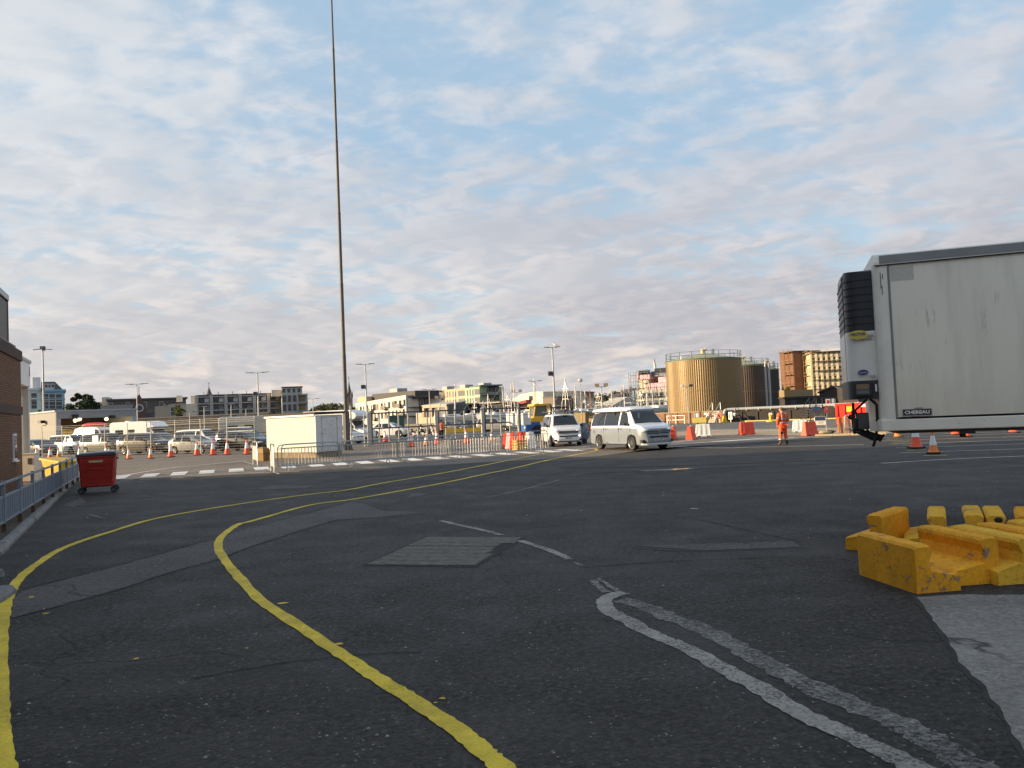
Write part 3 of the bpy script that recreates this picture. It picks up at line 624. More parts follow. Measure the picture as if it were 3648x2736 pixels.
# two white sign panels in steel frames at the end of the row
def sign_panel(name, label, p, rz, w_, h, m, board=(.45, .95), feet=True):
    t = thing(name, label, 'sign', p, rz)
    MB().tube([(-w_ / 2, 0, 0), (-w_ / 2, 0, h - .06), (-w_ / 2 + .06, 0, h), (w_ / 2 - .06, 0, h), (w_ / 2, 0, h - .06), (w_ / 2, 0, 0)], .022, 6).build('frame', M_galv, t, smooth=50)
    MB().box(-w_ / 2 + .02, w_ / 2 - .02, -.012, .012, board[0], board[1]).build('board', m, t)
    MB().bar((-w_ / 2, 0, .28), (w_ / 2, 0, .28), .025).build('lower_rail', M_galv, t)
    if feet:
        for x in (-w_ / 2, w_ / 2): MB().bar((x, -.22, .015), (x, .22, .015), .03).build('foot', M_galv, t)
    return t
M_board = mat('sign_board_white', (.36, .36, .35), .5, var=.06, scale=6)
sign_panel('sign_barrier', 'white sign panel in a steel frame at the end of the front barriers', G(972, 1683), R(-66), 1.0, 1.15, M_board, (.25, .86))
sign_panel('sign_barrier', 'white sign panel in a steel frame in front of the kiosk corner', G(910, 1658), R(-62), 1.15, 1.15, M_board, (.3, .95))
gb = thing('grit_bin', 'rounded yellow grit bin behind the framed sign panel at the kiosk', 'grit bin', G(938, 1642), R(-30))
MB().loft([[(sx * a_, sy * b_, z) for sx, sy in ((-1, -1), (1, -1), (1, 1), (-1, 1))] for z, a_, b_ in ((0, .24, .2), (.45, .30, .26), (.47, .31, .27), (.66, .25, .22), (.76, .12, .12))]).build('body', mat('ochre_plastic', (.22, .12, .03), .7), gb, bevel=.04, segs=2)
MB().box(-.32, .32, -.28, .28, .45, .48).build('lid_seam', mat('ochre_dark', (.25, .14, .03), .6), gb)

# ================================================================ CONES
M_cred = mat('cone_red_orange', (.80, .085, .025), .5, var=.1, scale=6); M_corg = mat('cone_orange', (.78, .20, .03), .5, var=.12, scale=6)
M_cwh = mat('cone_sleeve_white', (.78, .77, .76), .4, var=.06, scale=8, dirt=.08, dcol=(.3, .28, .25)); M_cblk = mat('cone_base_rubber', (.022, .022, .022), .85)
def make_cone(kind):
    t = thing('traffic_cone', 'cone', 'cone'); big = kind == 'tall'; h = .98 if big else .74; rb, rt = (.20, .035) if big else (.155, .03); m = M_cred if big else M_corg
    bs = .26 if big else .22
    MB().prism([(-bs, -bs + .05), (-bs + .05, -bs), (bs - .05, -bs), (bs, -bs + .05), (bs, bs - .05), (bs - .05, bs), (-bs + .05, bs), (-bs, bs - .05)], 'z', .0, .045).build('base', M_cblk, t, bevel=.01)
    r_ = lambda z: rb + (rt - rb) * (z - .04) / (h - .04)
    z1, z2 = (.42, .80) if big else (.28, .60)
    MB().lathe([(rb + .03, .045), (rb, .075), (r_(z1), z1)], 18).build('lower_body', m, t, smooth=50)
    MB().lathe([(r_(z1) + .004, z1), (r_(z2) + .004, z2)], 18).build('reflective_sleeve', M_cwh, t, smooth=50)
    MB().lathe([(r_(z2), z2), (rt, h), (rt - .012, h), (rt - .014, h - .05)], 18).build('tip', m, t, smooth=50)
    return t
proto = {}
for px, py, kd_, lab in ((131, 1641, 'tall', 'red and white cone between the canopy column and the yellow tub'), (179, 1645, 'tall', 'red and white cone behind the yellow tub'), (209, 1632, 'small', 'small orange cone half hidden by the railing, left of the red bin'),
    (284, 1643, 'tall', 'red and white cone just left of the red waste bin'), (379, 1642, 'tall', 'red cone whose tip shows above the red waste bin'), (459, 1639, 'small', 'orange and white cone in front of the brown off-roader, left of two'),
    (537, 1637, 'small', 'orange and white cone in front of the brown off-roader, right of two'), (609, 1632, 'tall', 'red and white cone at the rear bumper of the silver hatchback'), (702, 1625, 'tall', 'red and white cone at the front wheel of the silver hatchback'),
    (759, 1624, 'tall', 'red and white cone right of the silver hatchback'), (810, 1623, 'tall', 'red and white cone at the rear wheel of the dark estate car'), (880, 1622, 'tall', 'red and white cone left of the white kiosk'),
    (1372, 1577, 'tall', 'red and white cone in front of the white coupe off-roader'), (1467, 1596, 'tall', 'large red and white cone behind the third crowd barrier, leftmost of three'), (1518, 1590, 'small', 'small orange cone left of the worker in black trousers'),
    (1557, 1586, 'tall', 'red and white cone right beside the worker in black trousers'), (1662, 1582, 'tall', 'red and white cone behind the fourth crowd barrier'), (1752, 1574, 'small', 'small orange cone behind the fourth crowd barrier at its right end'),
    (3264, 1600, 'tall', 'red and white cone under the trailer, left of the orange one'), (3326, 1619, 'small', 'orange and white cone nearest the viewer under the trailer'), (3198, 1561, 'small', 'orange cone showing its foot below the trailer front corner'),
    (3405, 1552, 'tall', 'red cone showing its foot under the trailer, left of a close pair'), (3441, 1559, 'tall', 'red cone showing its foot under the trailer, right of a close pair'), (3611, 1545, 'tall', 'red cone showing its foot under the trailer near the right edge')):
    c = copy_tree(proto[kd_]) if kd_ in proto else make_cone(kd_); proto.setdefault(kd_, c)
    p = G(px, py - 3); c.location = (p.x, p.y, .013); c.rotation_euler = (0, 0, random.uniform(0, 1.5)); tag(c, lab, 'traffic cone', 'traffic cones around the yard')

# ================================================================ WATER-FILLED ROAD BARRIERS
M_wr = mat('barrier_red_plastic', (.72, .07, .025), .45, var=.1, scale=4); M_ww = mat('barrier_white_plastic', (.66, .66, .64), .5, var=.06, scale=4, dirt=.12, dcol=(.35, .33, .3))
def water_barrier(label, p, rz, m, ln=1.0, h=.80):
    t = thing('road_barrier', label, 'road barrier', (p[0], p[1], .013), rz, 'plastic road barriers'); rings = []
    nseg = 12
    prof = lambda k: [(-.225, .0), (-.225, .07), (-.20, .14), (-.10 - k, h - .05), (-.075, h), (.075, h), (.10 + k, h - .05), (.20, .14), (.225, .07), (.225, .0)]
    for i in range(nseg + 1):
        u = i / nseg; x = -ln / 2 + ln * u; rib = .035 if (i % 4 in (1, 2)) and 0 < i < nseg else 0.0; e = .10 * (abs(2 * u - 1) ** 8)
        rings.append([(x * (1 - .16 * z / h), y * (1 - e) * (1 - (rib * 3 if .12 < z < h - .04 else 0)), z) for y, z in prof(0)])
    MB().loft(rings).build('body', m, t, bevel=.012)
    MB().cyl((0, 0, h - .005), (0, 0, h + .03), .05, n=10).build('filler_cap', M_ww, t)
    for sx in (-.28, .28): MB().box(sx - .09, sx + .09, -.228, .228, .0, .06).build('fork_slot', M_cblk, t)
    return t
for px, py, rz, m, lab in ((2399, 1565, 72, M_wr, 'red plastic road barrier right behind the camper van nose'), (2463, 1567, 62, M_wr, 'red plastic road barrier left of the white one'), (2506, 1556, -8, M_ww, 'white plastic road barrier next to a red one right of the camper van'),
    (2661, 1549, 10, M_wr, 'lone red plastic road barrier between camper van and worker'), (2852, 1540, -12, M_ww, 'white plastic road barrier behind the worker in orange'), (2885, 1552, 28, M_wr, 'red plastic road barrier beside the framed notice sign'),
    (1806, 1597, 80, M_wr, 'striped red barrier at the left end of the nested stack behind the crowd barrier'), (1818, 1598, 80, M_ww, 'white barrier second from the left in the nested stack'), (1831, 1598, 80, M_wr, 'red barrier third from the left in the nested stack'),
    (1843, 1597, 80, M_ww, 'white barrier fourth from the left in the nested stack'), (1857, 1597, 80, M_wr, 'red barrier fifth from the left in the nested stack'), (1871, 1596, 80, M_wr, 'red barrier at the right end of the nested stack'), (1890, 1600, 70, M_ww, 'plain white barrier standing at the end of the fifth crowd barrier')):
    water_barrier(lab, G(px, py), R(rz), m, 1.0, .80 if px > 2000 else .92)
yb = thing('yellow_crate', 'yellow slatted crate in front of the nested road barriers', 'crate', G(1853, 1604), R(28)); M_yc = mat('crate_yellow', (.45, .27, .03), .6, var=.2)
for k in range(4):
    z = .02 + k * .14; fr = MB()
    for a_, b_ in (((-.3, -.2), (.3, -.2)), ((.3, -.2), (.3, .2)), ((.3, .2), (-.3, .2)), ((-.3, .2), (-.3, -.2))): fr.bar((a_[0], a_[1], z + .05), (b_[0], b_[1], z + .05), .02, .10)
    fr.build('slat_ring', M_yc, yb)
for sx in (-.3, .3):
    for sy in (-.2, .2): MB().box(sx - .02, sx + .02, sy - .02, sy + .02, 0, .66).build('corner_post', M_yc, yb)
MB().box(-.29, .29, -.19, .19, .01, .04).build('floor', M_yc, yb)
# ================================================================ YELLOW CONCRETE SEPARATORS (near right)
def flaked(name, col, under, amt=.3):
    m = bpy.data.materials.new(name); m.use_nodes = True; t = NT(m.node_tree); b = t.n['Principled BSDF']
    o = t.node('ShaderNodeNewGeometry').outputs['Position']
    c = t.mix(t.mapr(t.noise(o, 3.5, 6, .62), .3, .7), tuple(x * .72 for x in col), col)
    c = t.mix(t.mapr(t.noise(o, 26, 6, .7), .50, .70, 0, .65), c, tuple(x * .34 for x in col))
    c = t.mix(t.mapr(t.noise(o, 1.3, 5, .6, .5), .55, .78, 0, .35), c, tuple(x * .45 + .01 for x in col))
    fl = t.mapr(t.math('ADD', t.noise(o, 6, 7, .68, .6), t.math('MULTIPLY', t.noise(o, 1.6, 2), .45)), .98 - amt, 1.01 - amt)
    c = t.mix(fl, c, t.mix(t.noise(o, 18, 4), under, (.28, .27, .28)))
    t.l.new(c, b.inputs['Base Color']); b.inputs['Roughness'].default_value = .72; b.inputs['Specular IOR Level'].default_value = .3
    h = t.math('SUBTRACT', t.math('MULTIPLY', t.noise(o, 30, 6, .7), .8), fl)
    t.l.new(t.node('ShaderNodeBump', ins={'Strength': .7, 'Distance': .012, 'Height': h}).outputs[0], b.inputs['Normal']); return m
M_jy = flaked('flaked_yellow_paint', (.96, .43, .018), (.36, .17, .05), .13)
M_jy2 = flaked('dusty_yellow_paint', (.96, .53, .045), (.40, .21, .06), .10)
def jersey(label, p, q, mirror, m, seed, foot=.50, h=.47, both=False):
    p = Vector((p[0], p[1], 0)); q = Vector((q[0], q[1], 0)); d = q - p; ln = d.length; rnd = random.Random(seed)
    t = thing('concrete_separator', label, 'concrete barrier', p, math.atan2(d.y, d.x), 'yellow concrete separators stacked together')
    sg = -1 if mirror else 1
    prof = [(0, .0), (0, h - .03), (.025, h), (.185, h), (.21, h - .025), (.215, h - .06), (.175, h - .15), (.185, h - .25), (foot - .03, .165), (foot, .14), (foot, .0)]
    if both: prof = [(-foot + .21, 0), (-foot + .21, .12), (.02, h - .27), (.0, h - .2), (-.01, h - .04), (.02, h), (.19, h), (.22, h - .04), (.21, h - .2), (.19, h - .27), (foot, .12), (foot, 0)]
    rings = []; n = 22
    for i in range(n + 1):
        u = i / n; x = ln * u; e = .012 if i in (0, n) else 0; chip = rnd.uniform(0, .006) if rnd.random() < .3 else 0
        rings.append([(x + rnd.uniform(-.001, .001) + (rnd.uniform(-.010, .010) if i in (0, n) else 0), sg * (y + rnd.uniform(-.0012, .0012) - (e if y > .1 else -e)), max(0, z - (e if z > .1 else 0) - (chip if z > h - .03 else 0))) for y, z in prof])
    body = MB().loft(rings).build('body', m, t, smooth=24)
    pa = MB().cyl((ln, sg * .10, .10), (ln + .07, sg * .10, .10), .06, .045, 8).cyl((ln, sg * .10, .33), (ln + .07, sg * .10, .33), .06, .045, 8)
    pa.build('joint_stub', m, t, smooth=40)
    return t
fA, fB = G(3264, 2116), G(3057, 2046); dA = fB - fA
pitch_ = G(3402, 2099) - fA; stepv = pitch_.normalized()
jersey('yellow concrete separator nearest the viewer with flat chipped side, leftmost of the front row', fA, fB, True, M_jy, 1)
def jr(k0, off=.0): return fA + stepv * k0 + dA * off
jersey('yellow concrete separator second in the front row, sloping towards the leftmost', jr(1.09, .03), jr(1.09, .03) + dA * 1.02, False, M_jy, 2, foot=.52)
jersey('yellow concrete separator third in the front row beside a paler one', G(3690, 1911, .47), G(3690, 1911, .47) + dA, False, M_jy2, 3, foot=.46)
jersey('yellow concrete separator fourth in the front row, half out of the picture', G(3790, 1900, .47), G(3790, 1900, .47) + dA, False, M_jy, 4, foot=.52)
jersey('yellow concrete separator fifth in the front row at the right edge', G(3905, 1888, .47), G(3905, 1888, .47) + dA, False, M_jy2, 5, foot=.52)
for i, (px, py, qx, qy, mm, lab, zo) in enumerate(((3144, 1836, 3242, 1804, M_jy, 'yellow concrete separator standing askew behind the leftmost front one', 0), (3370, 1836, 3367, 1803, M_jy2, 'yellow concrete separator end-on in the back row, second from the left', 0),
    (3505, 1833, 3489, 1798, M_jy2, 'yellow concrete separator end-on in the back row with clean end', 0), (3512, 1834, 3497, 1800, M_jy2, 'yellow concrete separator end-on in the back row with a black hole broken in its end', 1), (3690, 1838, 3676, 1797, M_jy, 'yellow concrete separator end-on in the back row at the right edge', 0))):
    p = G(px, py, .47); q = G(qx, qy, .47); q = p + (q - p).normalized() * .98
    j = jersey(lab, p, q, bool(zo), mm, 20 + i, foot=.50, both=False)
    if 'hole' in lab: MB().ball((-.004, -.13, .41), .012, .048, .035, 7, 5).build('broken_hole', M_cblk, j)

# ================================================================ REFRIGERATED TRAILER
T0 = Vector((5.51, 12.0, 0)); T1 = Vector((7.30, 11.44, 0)); trz = R(-19)
tr = thing('refrigerated_trailer', 'white refrigerated semi-trailer with black cooling unit on its front wall', 'trailer', T0, trz)
ZB, ZT, TW, TL = 1.46, 4.06, 2.55, 13.3
def trailer_side():
    m = bpy.data.materials.new('trailer_grp_skin'); m.use_nodes = True; t = NT(m.node_tree); b = t.n['Principled BSDF']
    o = t.node('ShaderNodeTexCoord').outputs['Object']
    c = t.mix(t.mapr(t.noise(o, .7, 4, .5), .3, .7), (.80, .76, .64), (.88, .84, .72))
    sm = t.node('ShaderNodeMapping', ins={0: o, 'Scale': (5.5, 5.5, .75)}).outputs[0]
    st = t.math('MULTIPLY', t.mapr(t.noise(sm, 1.5, 7, .66, .25), .59, .70), t.mapr(t.noise(o, .9, 2), .44, .6))
    c = t.mix(t.math('MULTIPLY', st, .8), c, (.15, .135, .11))
    dr = t.mapr(t.node('ShaderNodeSeparateXYZ', ins={0: o}).outputs[2], 1.65, 2.3, 1, 0)
    c = t.mix(t.math('MULTIPLY', t.math('MULTIPLY', dr, t.noise(sm, 2.5, 6, .65)), .55), c, (.38, .34, .27))
    gr = t.mapr(t.noise(sm, .6, 4, .6), .45, .75, 0, .5); c = t.mix(gr, c, (.50, .475, .40))
    t.l.new(c, b.inputs['Base Color']); b.inputs['Roughness'].default_value = .42
    t.l.new(t.node('ShaderNodeBump', ins={'Strength': .05, 'Distance': .05, 'Height': t.noise(o, 1.3, 2)}).outputs[0], b.inputs['Normal']); return m
M_ts = trailer_side(); M_tw = mat('trailer_white_trim', (.80, .77, .69), .4, var=.06, scale=3, dirt=.10, dcol=(.25, .23, .2)); M_tg = mat('trailer_grey_rail', (.24, .245, .25), .5, metal=.2, var=.1, scale=3)
M_unit = mat('cooling_unit_black', (.030, .034, .042), .42, var=.12, scale=4); M_uw = mat('cooling_unit_white', (.80, .78, .74), .35, var=.04, scale=2)
MB().box(.215, TL, 0, TW, ZB + .20, ZT - .10).build('side_panel', M_ts, tr)
# rounded front corner posts and front wall
def rcorner(x0, y0, r_, sx, sy, n=6): return [(x0 + sx * r_ * (1 - math.sin(math.pi / 2 * k / n)), y0 + sy * r_ * (1 - math.cos(math.pi / 2 * k / n))) for k in range(n + 1)]
pl_ = [(.20, -.012)] + [(.11 - .11 * math.sin(R(a_)), -.012 + .11 - .11 * math.cos(R(a_))) for a_ in (0, 20, 40, 60, 80, 90)] + [(0, TW - .1), (.1, TW), (.20, TW)]
MB().prism(pl_, 'z', ZB + .17, ZT - .09).build('front_corner', M_tw, tr, smooth=40)
MB().prism([(.20, -.016), (.222, -.020), (.235, -.004), (.222, .01), (.20, .01)], 'z', ZB + .17, ZT - .10).build('corner_joint', M_tg, tr)
MB().prism([(.0, -.02), (TL, -.02), (TL, TW + .02), (.0, TW + .02), (-.03, TW - .1), (-.03, .1)], 'z', ZB, ZB + .17).build('bottom_rail', M_tw, tr, bevel=.01)
top = MB().prism([(-.02, ZT - .10), (-.02, ZT - .06), (.05, ZT + .06), (.10, ZT + .075), (TW - .10, ZT + .075), (TW - .05, ZT + .06), (TW + .02, ZT - .06), (TW + .02, ZT - .10)], 'x', .02, TL).build('roof', M_tw, tr)
MB().box(.10, TL, -.026, -.006, ZT - .085, ZT + .035).build('roof_rail', M_tg, top)
MB().box(.05, TL, -.028, -.004, ZT - .118, ZT - .102).build('rail_shadow_gap', M_black, top)
MB().box(3.35, 3.36, -.03, -.02, ZT - .09, ZT + .035).build('rail_seam', M_black, top)
MB().box(2.5, 2.506, -.024, -.018, ZB + .005, ZB + .165).build('rail_seam', M_tg, tr)
MB().box(.245, .56, -.003, .001, ZT - .36, ZT - .15).build('repair_patch', mat('patch_grey', (.56, .54, .49), .6, var=.10, scale=6, dirt=.25, dcol=(.3, .29, .27)), tr)
sc1 = MB()
for x, z0, z1 in ((.10, ZT - .46, ZT - .22), (.13, ZT - .32, ZT - .24), (.115, ZT - .55, ZT - .42)): sc1.box(x, x + .010, -.016, -.009, z0, z1)
sc1.build('scuff_marks', M_dgrey, tr)
MB().box(.2, TL - .1, .05, TW - .18, ZB - .045, ZB).build('chassis', M_black, tr)
MB().box(3.4, 12.6, .75, .9, ZB - .42, ZB - .10).box(3.4, 12.6, 1.65, 1.8, ZB - .42, ZB - .10).build('chassis_beam', M_black, tr)
MB().cyl((1.3, 1.27, ZB - .18), (1.3, 1.27, ZB - .10), .045, n=10).build('king_pin', M_dgrey, tr)
MB().box(2.33, 2.42, .02, .12, ZB - .22, ZB - .02).box(2.30, 2.46, 0, .14, ZB - .22, ZB - .19).build('side_bracket', M_black, tr)
MB().box(1.05, 1.25, .06, .14, ZB - .075, ZB - .046).build('lamp_bracket', M_black, tr)
for sy in (.45, 2.1):
    lg = MB().box(2.95, 3.07, sy - .06, sy + .06, .08, ZB - .1).build('landing_leg', M_dgrey, tr); MB().box(2.82, 3.2, sy - .12, sy + .12, 0.016, .08).build('foot_plate', M_dgrey, lg)
def wheel(parent, c, rad, wid, rim_m, side=-1, spokes=8, rr=.66, tw=None):
    t = MB().lathe([(rad * rr, -wid / 2), (rad * .93, -wid / 2), (rad, -wid * .34), (rad, wid * .34), (rad * .93, wid / 2), (rad * rr, wid / 2)], 26, c, 'y').build('wheel', MATS.get('tyre_rubber') or mat('tyre_rubber', (.020, .019, .018), .85, var=.2), parent, smooth=40)
    y = c[1] + side * wid * .40; m = MB(); m.lathe([(rad * rr * 1.02, 0), (rad * rr * .97, side * .012), (rad * rr * .90, side * .006), (rad * rr * .88, -side * .05)], 26, (c[0], y, c[2]), 'y')
    for k in range(spokes):
        t_ = 2 * math.pi * k / spokes; m.bar((c[0], y + side * .004, c[2]), (c[0] + math.cos(t_) * rad * rr * .92, y, c[2] + math.sin(t_) * rad * rr * .92), (tw or rad * 1.5 / spokes), .03)
    m.cyl((c[0], y - side * .02, c[2]), (c[0], y + side * .022, c[2]), rad * .14, n=10); m.build('rim', rim_m, t)
    MB().cyl((c[0], c[1] - wid * .2, c[2]), (c[0], c[1] + side * wid * .18, c[2]), rad * rr * .94, n=20).build('brake_disc', M_black, t)
    return t
M_steel = mat('steel_wheel', (.33, .33, .33), .45, metal=.4)
for ax in (8.6, 9.95, 11.3):
    for sy, sd_ in ((.22, -1), (TW - .22, 1)): wheel(tr, (ax, sy, .50), .49, .36, M_steel, sd_, 10)
    MB().cyl((ax, .2, .5), (ax, TW - .2, .5), .07, n=8).build('axle', M_black, tr); MB().box(ax - .1, ax + .1, .78, 1.75, .5, ZB - .4).build('suspension', M_black, tr)
# cooling unit: plan outline rounded at its front edges
def uplan(d, y0=.14, y1=1.95, r_=.20):
    o = [(0, y0)]
    for k in range(7): a_ = R(90 * k / 6); o.append((-d + r_ - r_ * math.sin(a_), y0 + .10 + r_ * .9 - r_ * .9 * math.cos(a_)) if False else (-d + r_ * (1 - math.sin(a_)), y0 + .03 + r_ * (1 - math.cos(a_))))
    for k in range(7): a_ = R(90 * (1 - k / 6)); o.append((-d + r_ * (1 - math.sin(a_)), y1 - .03 - r_ * (1 - math.cos(a_))))
    return o + [(0, y1)]
DU = .40
un = MB(); P_ = uplan(DU); zcap = [3.02, 3.86, 3.93]
MB().loft([[(x, y, 2.99) for x, y in P_], [(x, y, 3.80) for x, y in P_], [(x * .97, y, 3.90 + .06 * min(1, -x / DU * .5)) for x, y in P_], [(x * .9, y, 3.93) for x, y in uplan(DU * .92, .2, 1.88)]]).build('unit_grille_housing', M_unit, tr, smooth=40)
gl = MB()                                        # horizontal louvres wrapping round the housing
for k in range(7):
    z = 3.10 + k * .112; Q = uplan(DU + .006); gl.loft([[(x - (.004 if x < -.01 else 0), y - .004 if y < 1 else y + .004, z + dz) for x, y in Q] for dz in (0, .012)])
gl.build('louvre_slot', mat('louvre_black', (.006, .006, .007), .6), tr)
MB().loft([[(x * 1.015, y + (-.006 if y < 1 else .006), z) for x, y in P_] for z in (2.235, 2.99)]).build('unit_door', M_uw, tr, smooth=40)
MB().loft([[(x * 1.03, y + (-.012 if y < 1 else .012), z) for x, y in P_] for z in (1.95, 2.235)]).build('unit_base', mat('unit_base_grey', (.045, .050, .058), .5, var=.1), tr, smooth=40)
for x, y in ((-DU - .008, .42), ): MB().box(x - .004, x + .01, y, y + .012, 2.24, 3.9).build('panel_seam', M_dgrey, tr)
MB().box(-.36, -.05, .121, .135, 2.86, 2.872).build('panel_seam', M_tg, tr)
pn = MB().box(-.35, -.08, .095, .13, 1.99, 2.215).build('control_panel', M_black, tr, bevel=.01); MB().box(-.31, -.13, .088, .10, 2.10, 2.18).build('display', mat('display_amber', (.20, .14, .07), .3), pn); MB().box(-.31, -.13, .086, .10, 2.03, 2.09).build('keypad', mat('keypad_grey', (.12, .13, .15), .5), pn)
MB().box(-.045, -.02, .105, .13, 2.06, 2.17).build('sight_label', M_uw, tr)
for z in (2.91, 2.29): MB().box(-.10, -.03, .10, .13, z, z + .025).build('door_handle', M_galv, tr)
# badges
ov = MB().cyl((-.24, .128, 2.965), (-.24, .112, 2.965), .14, n=24); bo = ov.build('oval_badge', mat('badge_yellow', (.62, .52, .10), .4), tr); bo.scale = (1, 1, .5); bo.location = (0, 0, 2.965 * .5 - .03)
M_navy = mat('badge_navy', (.015, .03, .14), .3); M_ltr = mat('badge_lettering', (.75, .75, .73), .4)
place_text('VECTOR', .055, M_navy, tr, (-.24, .108, 2.945), (R(90), 0, 0), bold=.001)
ob = MB().cyl((-.20, .124, 2.36), (-.20, .112, 2.36), .075, n=20).build('oval_badge', M_navy, tr); ob.scale = (1, 1, .55); ob.location = (0, 0, 2.36 * .45)
place_text('Carrier', .036, M_ltr, tr, (-.20, .108, 2.358), (R(90), 0, 0))
place_text('CARRIER', .15, M_ltr, tr, (-DU - .016, .82, 3.835), (R(90), 0, R(-90)), bold=.003, sx=1.25)
cp = MB().box(.295, .685, -.012, .0, ZB + .215, ZB + .315).build('maker_plate', mat('plate_black', (.012, .012, .012), .4), tr); M_chr = mat('plate_silver', (.45, .45, .45), .35, metal=.4)
fr = MB()
for a_, b_ in (((.295, ZB + .215), (.685, ZB + .215)), ((.685, ZB + .215), (.685, ZB + .315)), ((.685, ZB + .315), (.295, ZB + .315)), ((.295, ZB + .315), (.295, ZB + .215))): fr.bar((a_[0], -.014, a_[1]), (b_[0], -.014, b_[1]), .009)
fr.build('plate_frame', M_chr, cp); place_text('CHEREAU', .068, M_ltr, cp, (.49, -.016, ZB + .264), (R(90), 0, 0), bold=.0028, sx=1.12)
MB().box(.46, .57, -.014, .0, ZB + .319, ZB + .331).build('plate_clip', M_black, tr); MB().box(.41, .52, -.014, .0, ZB + .199, ZB + .2115).build('plate_clip', mat('clip_red', (.3, .08, .05), .5), tr)
# hoses, couplings and brackets hanging below the unit
MB().tube([(-.12, .25, 1.96), (-.03, .22, 1.86), (-.03, .24, 1.6), (-.06, .3, 1.35), (-.10, .35, 1.22)], .022, 7).build('hose', M_black, tr, smooth=60)
MB().tube([(-.24, .5, 1.6), (-.10, .4, 1.38), (.0, .3, 1.30), (.06, .3, 1.40)], .016, 6).build('hose', M_black, tr, smooth=60)
MB().tube([(-.14, .4, 1.95), (-.32, .45, 1.78), (-.27, .5, 1.62)], .02, 6).build('hose', M_black, tr, smooth=60)
MB().box(-.30, -.14, .30, .7, 1.48, 1.74).build('battery_box', M_dgrey, tr, bevel=.01); MB().box(-.36, -.31, .35, .6, 1.50, 1.66).build('coupling_plate', M_black, tr); MB().cyl((-.36, .42, 1.66), (-.42, .42, 1.70), .035, n=8).build('coupling', M_black, tr)
MB().bar((-.36, .5, 1.50), (.05, .5, 1.36), .05).bar((-.32, .8, 1.9), (-.32, .8, 1.4), .04).bar((-.36, .5, 1.50), (-.36, .5, 1.78), .03).build('support_bracket', M_black, tr)
MB().prism([(-.40, 1.47), (0.05, 1.36), (.05, 1.30), (-.1, 1.30)], 'y', .5, 2.0).build('front_step', M_black, tr)
MB().box(-.15, -.01, .12, .16, 1.46, 1.60).build('side_marker', M_cream, tr)

# ================================================================ SLIDING GATE AND WIRE FENCE
M_gate = mat('gate_galvanised', (.48, .46, .41), .45, metal=.35, var=.15, scale=4); M_gdark = mat('gate_dark_rail', (.075, .082, .095), .5, metal=.2)
g0, g1 = G(1318, 1590), G(1850, 1560); gdv = g1 - g0; gl_ = gdv.length
gt = thing('steel_gate', 'grey steel sliding gate with tall bars behind the crowd barriers', 'gate', g0, math.atan2(gdv.y, gdv.x)); GH = 2.52
for f_, wd in ((0, .30), (.43, .26), (.745, .26), (1.0, .14)):
    p = MB().box(gl_ * f_ - wd / 2, gl_ * f_ + wd / 2, -.10, .10, 0, GH + (.05 if f_ < 1 else .0)).build('post', M_gate, gt, bevel=.01); MB().box(gl_ * f_ + wd / 2 + .01, gl_ * f_ + wd / 2 + .09, -.12, .0, .1, GH).build('post_flange', M_gdark, p)
for f0, f1 in ((.0, .43), (.43, .745), (.745, 1.0)):
    for nm, z in (('top_beam', GH - .05), ('middle_beam', 1.32), ('bottom_beam', .20)): MB().box(gl_ * f0 + .16, gl_ * f1 - .14, -.05, .05, z - .05, z + .05).build(nm, M_gdark, gt)
    n = int((f1 - f0) * gl_ / .74)
    for k in range(1, n): x = gl_ * (f0 + (f1 - f0) * k / n); MB().box(x - .045, x + .045, -.045, .045, .25, GH - .1).build('bar', M_gate, gt)
MB().box(gl_ * .0 - 2.4, gl_ * .0 - .15, -.03, .03, .95, 1.03).build('side_rail', M_cream, gt)
MB().bar((-2.6, 0, .0), (-1.35, 0, 2.25), .07).build('brace', M_cream, gt); MB().box(-1.42, -1.32, -.05, .05, 0, 3.1).build('side_post', M_cream, gt)
for x, lab in ((gl_ - .62, 'left'), (gl_ + .62, 'right')):
    s_ = thing('notice_board', f'white notice board on the gate end, {lab} of the pair', 'notice board', g0 + gdv.normalized() * x + Vector((0, -.15, 0)), R(-24))
    MB().box(-.48, .48, -.02, .02, 1.05, 2.02).build('board', M_white, s_); MB().box(-.42, .42, -.03, -.02, 1.85, 1.88).build('ledge', M_dgrey, s_); MB().bar((0, .03, 0), (0, .03, 1.95), .06).build('post', M_dgrey, s_)
M_post = mat('fence_post_galv', (.52, .50, .44), .5, metal=.2, var=.1); M_wire = mat('fence_wire', (.22, .21, .19), .5, metal=.3, var=.1)
def wire_fence(label, pts, h=2.55, top=3, extra=.0, mesh=True, spacing=.13):
    p0 = pts[0]; f = thing('wire_fence', label, 'fence', p0); loc = [p - p0 for p in pts]
    for p in loc: MB().cyl((p.x, p.y, 0), (p.x, p.y, h), .035, n=8).build('post', M_post, f, smooth=50)
    wb = MB()
    for a_, b_ in zip(loc[:-1], loc[1:]):
        for k in range(int((h - .45) / spacing)): z = .12 + k * spacing; wb.bar((a_.x, a_.y, z), (b_.x, b_.y, z), .008)
        for k in range(top): z = h - .33 + k * .14; wb.bar((a_.x, a_.y, z), (b_.x, b_.y, z), .014)
        n = int((b_ - a_).length / .3)
        for k in range(n): c = a_.lerp(b_, (k + .5) / n); wb.bar((c.x, c.y, .1), (c.x, c.y, h - .4), .005)
    tag(wb.build('wire_mesh', M_wire, f), kind='stuff'); return f
def on_line(px, py, a, b, back=0.0):      # where the sight line crosses the vertical plane a-b
    d = ray(px, py); e = b - a; den = d.x * e.y - d.y * e.x
    t = (a.x * e.y - a.y * e.x) / den - back; return Vector((d.x * t, d.y * t, CH + d.z * t))
fa_, fb_ = Vector((-40.5, 68.6, 0)), Vector((-18.6, 57.4, 0))
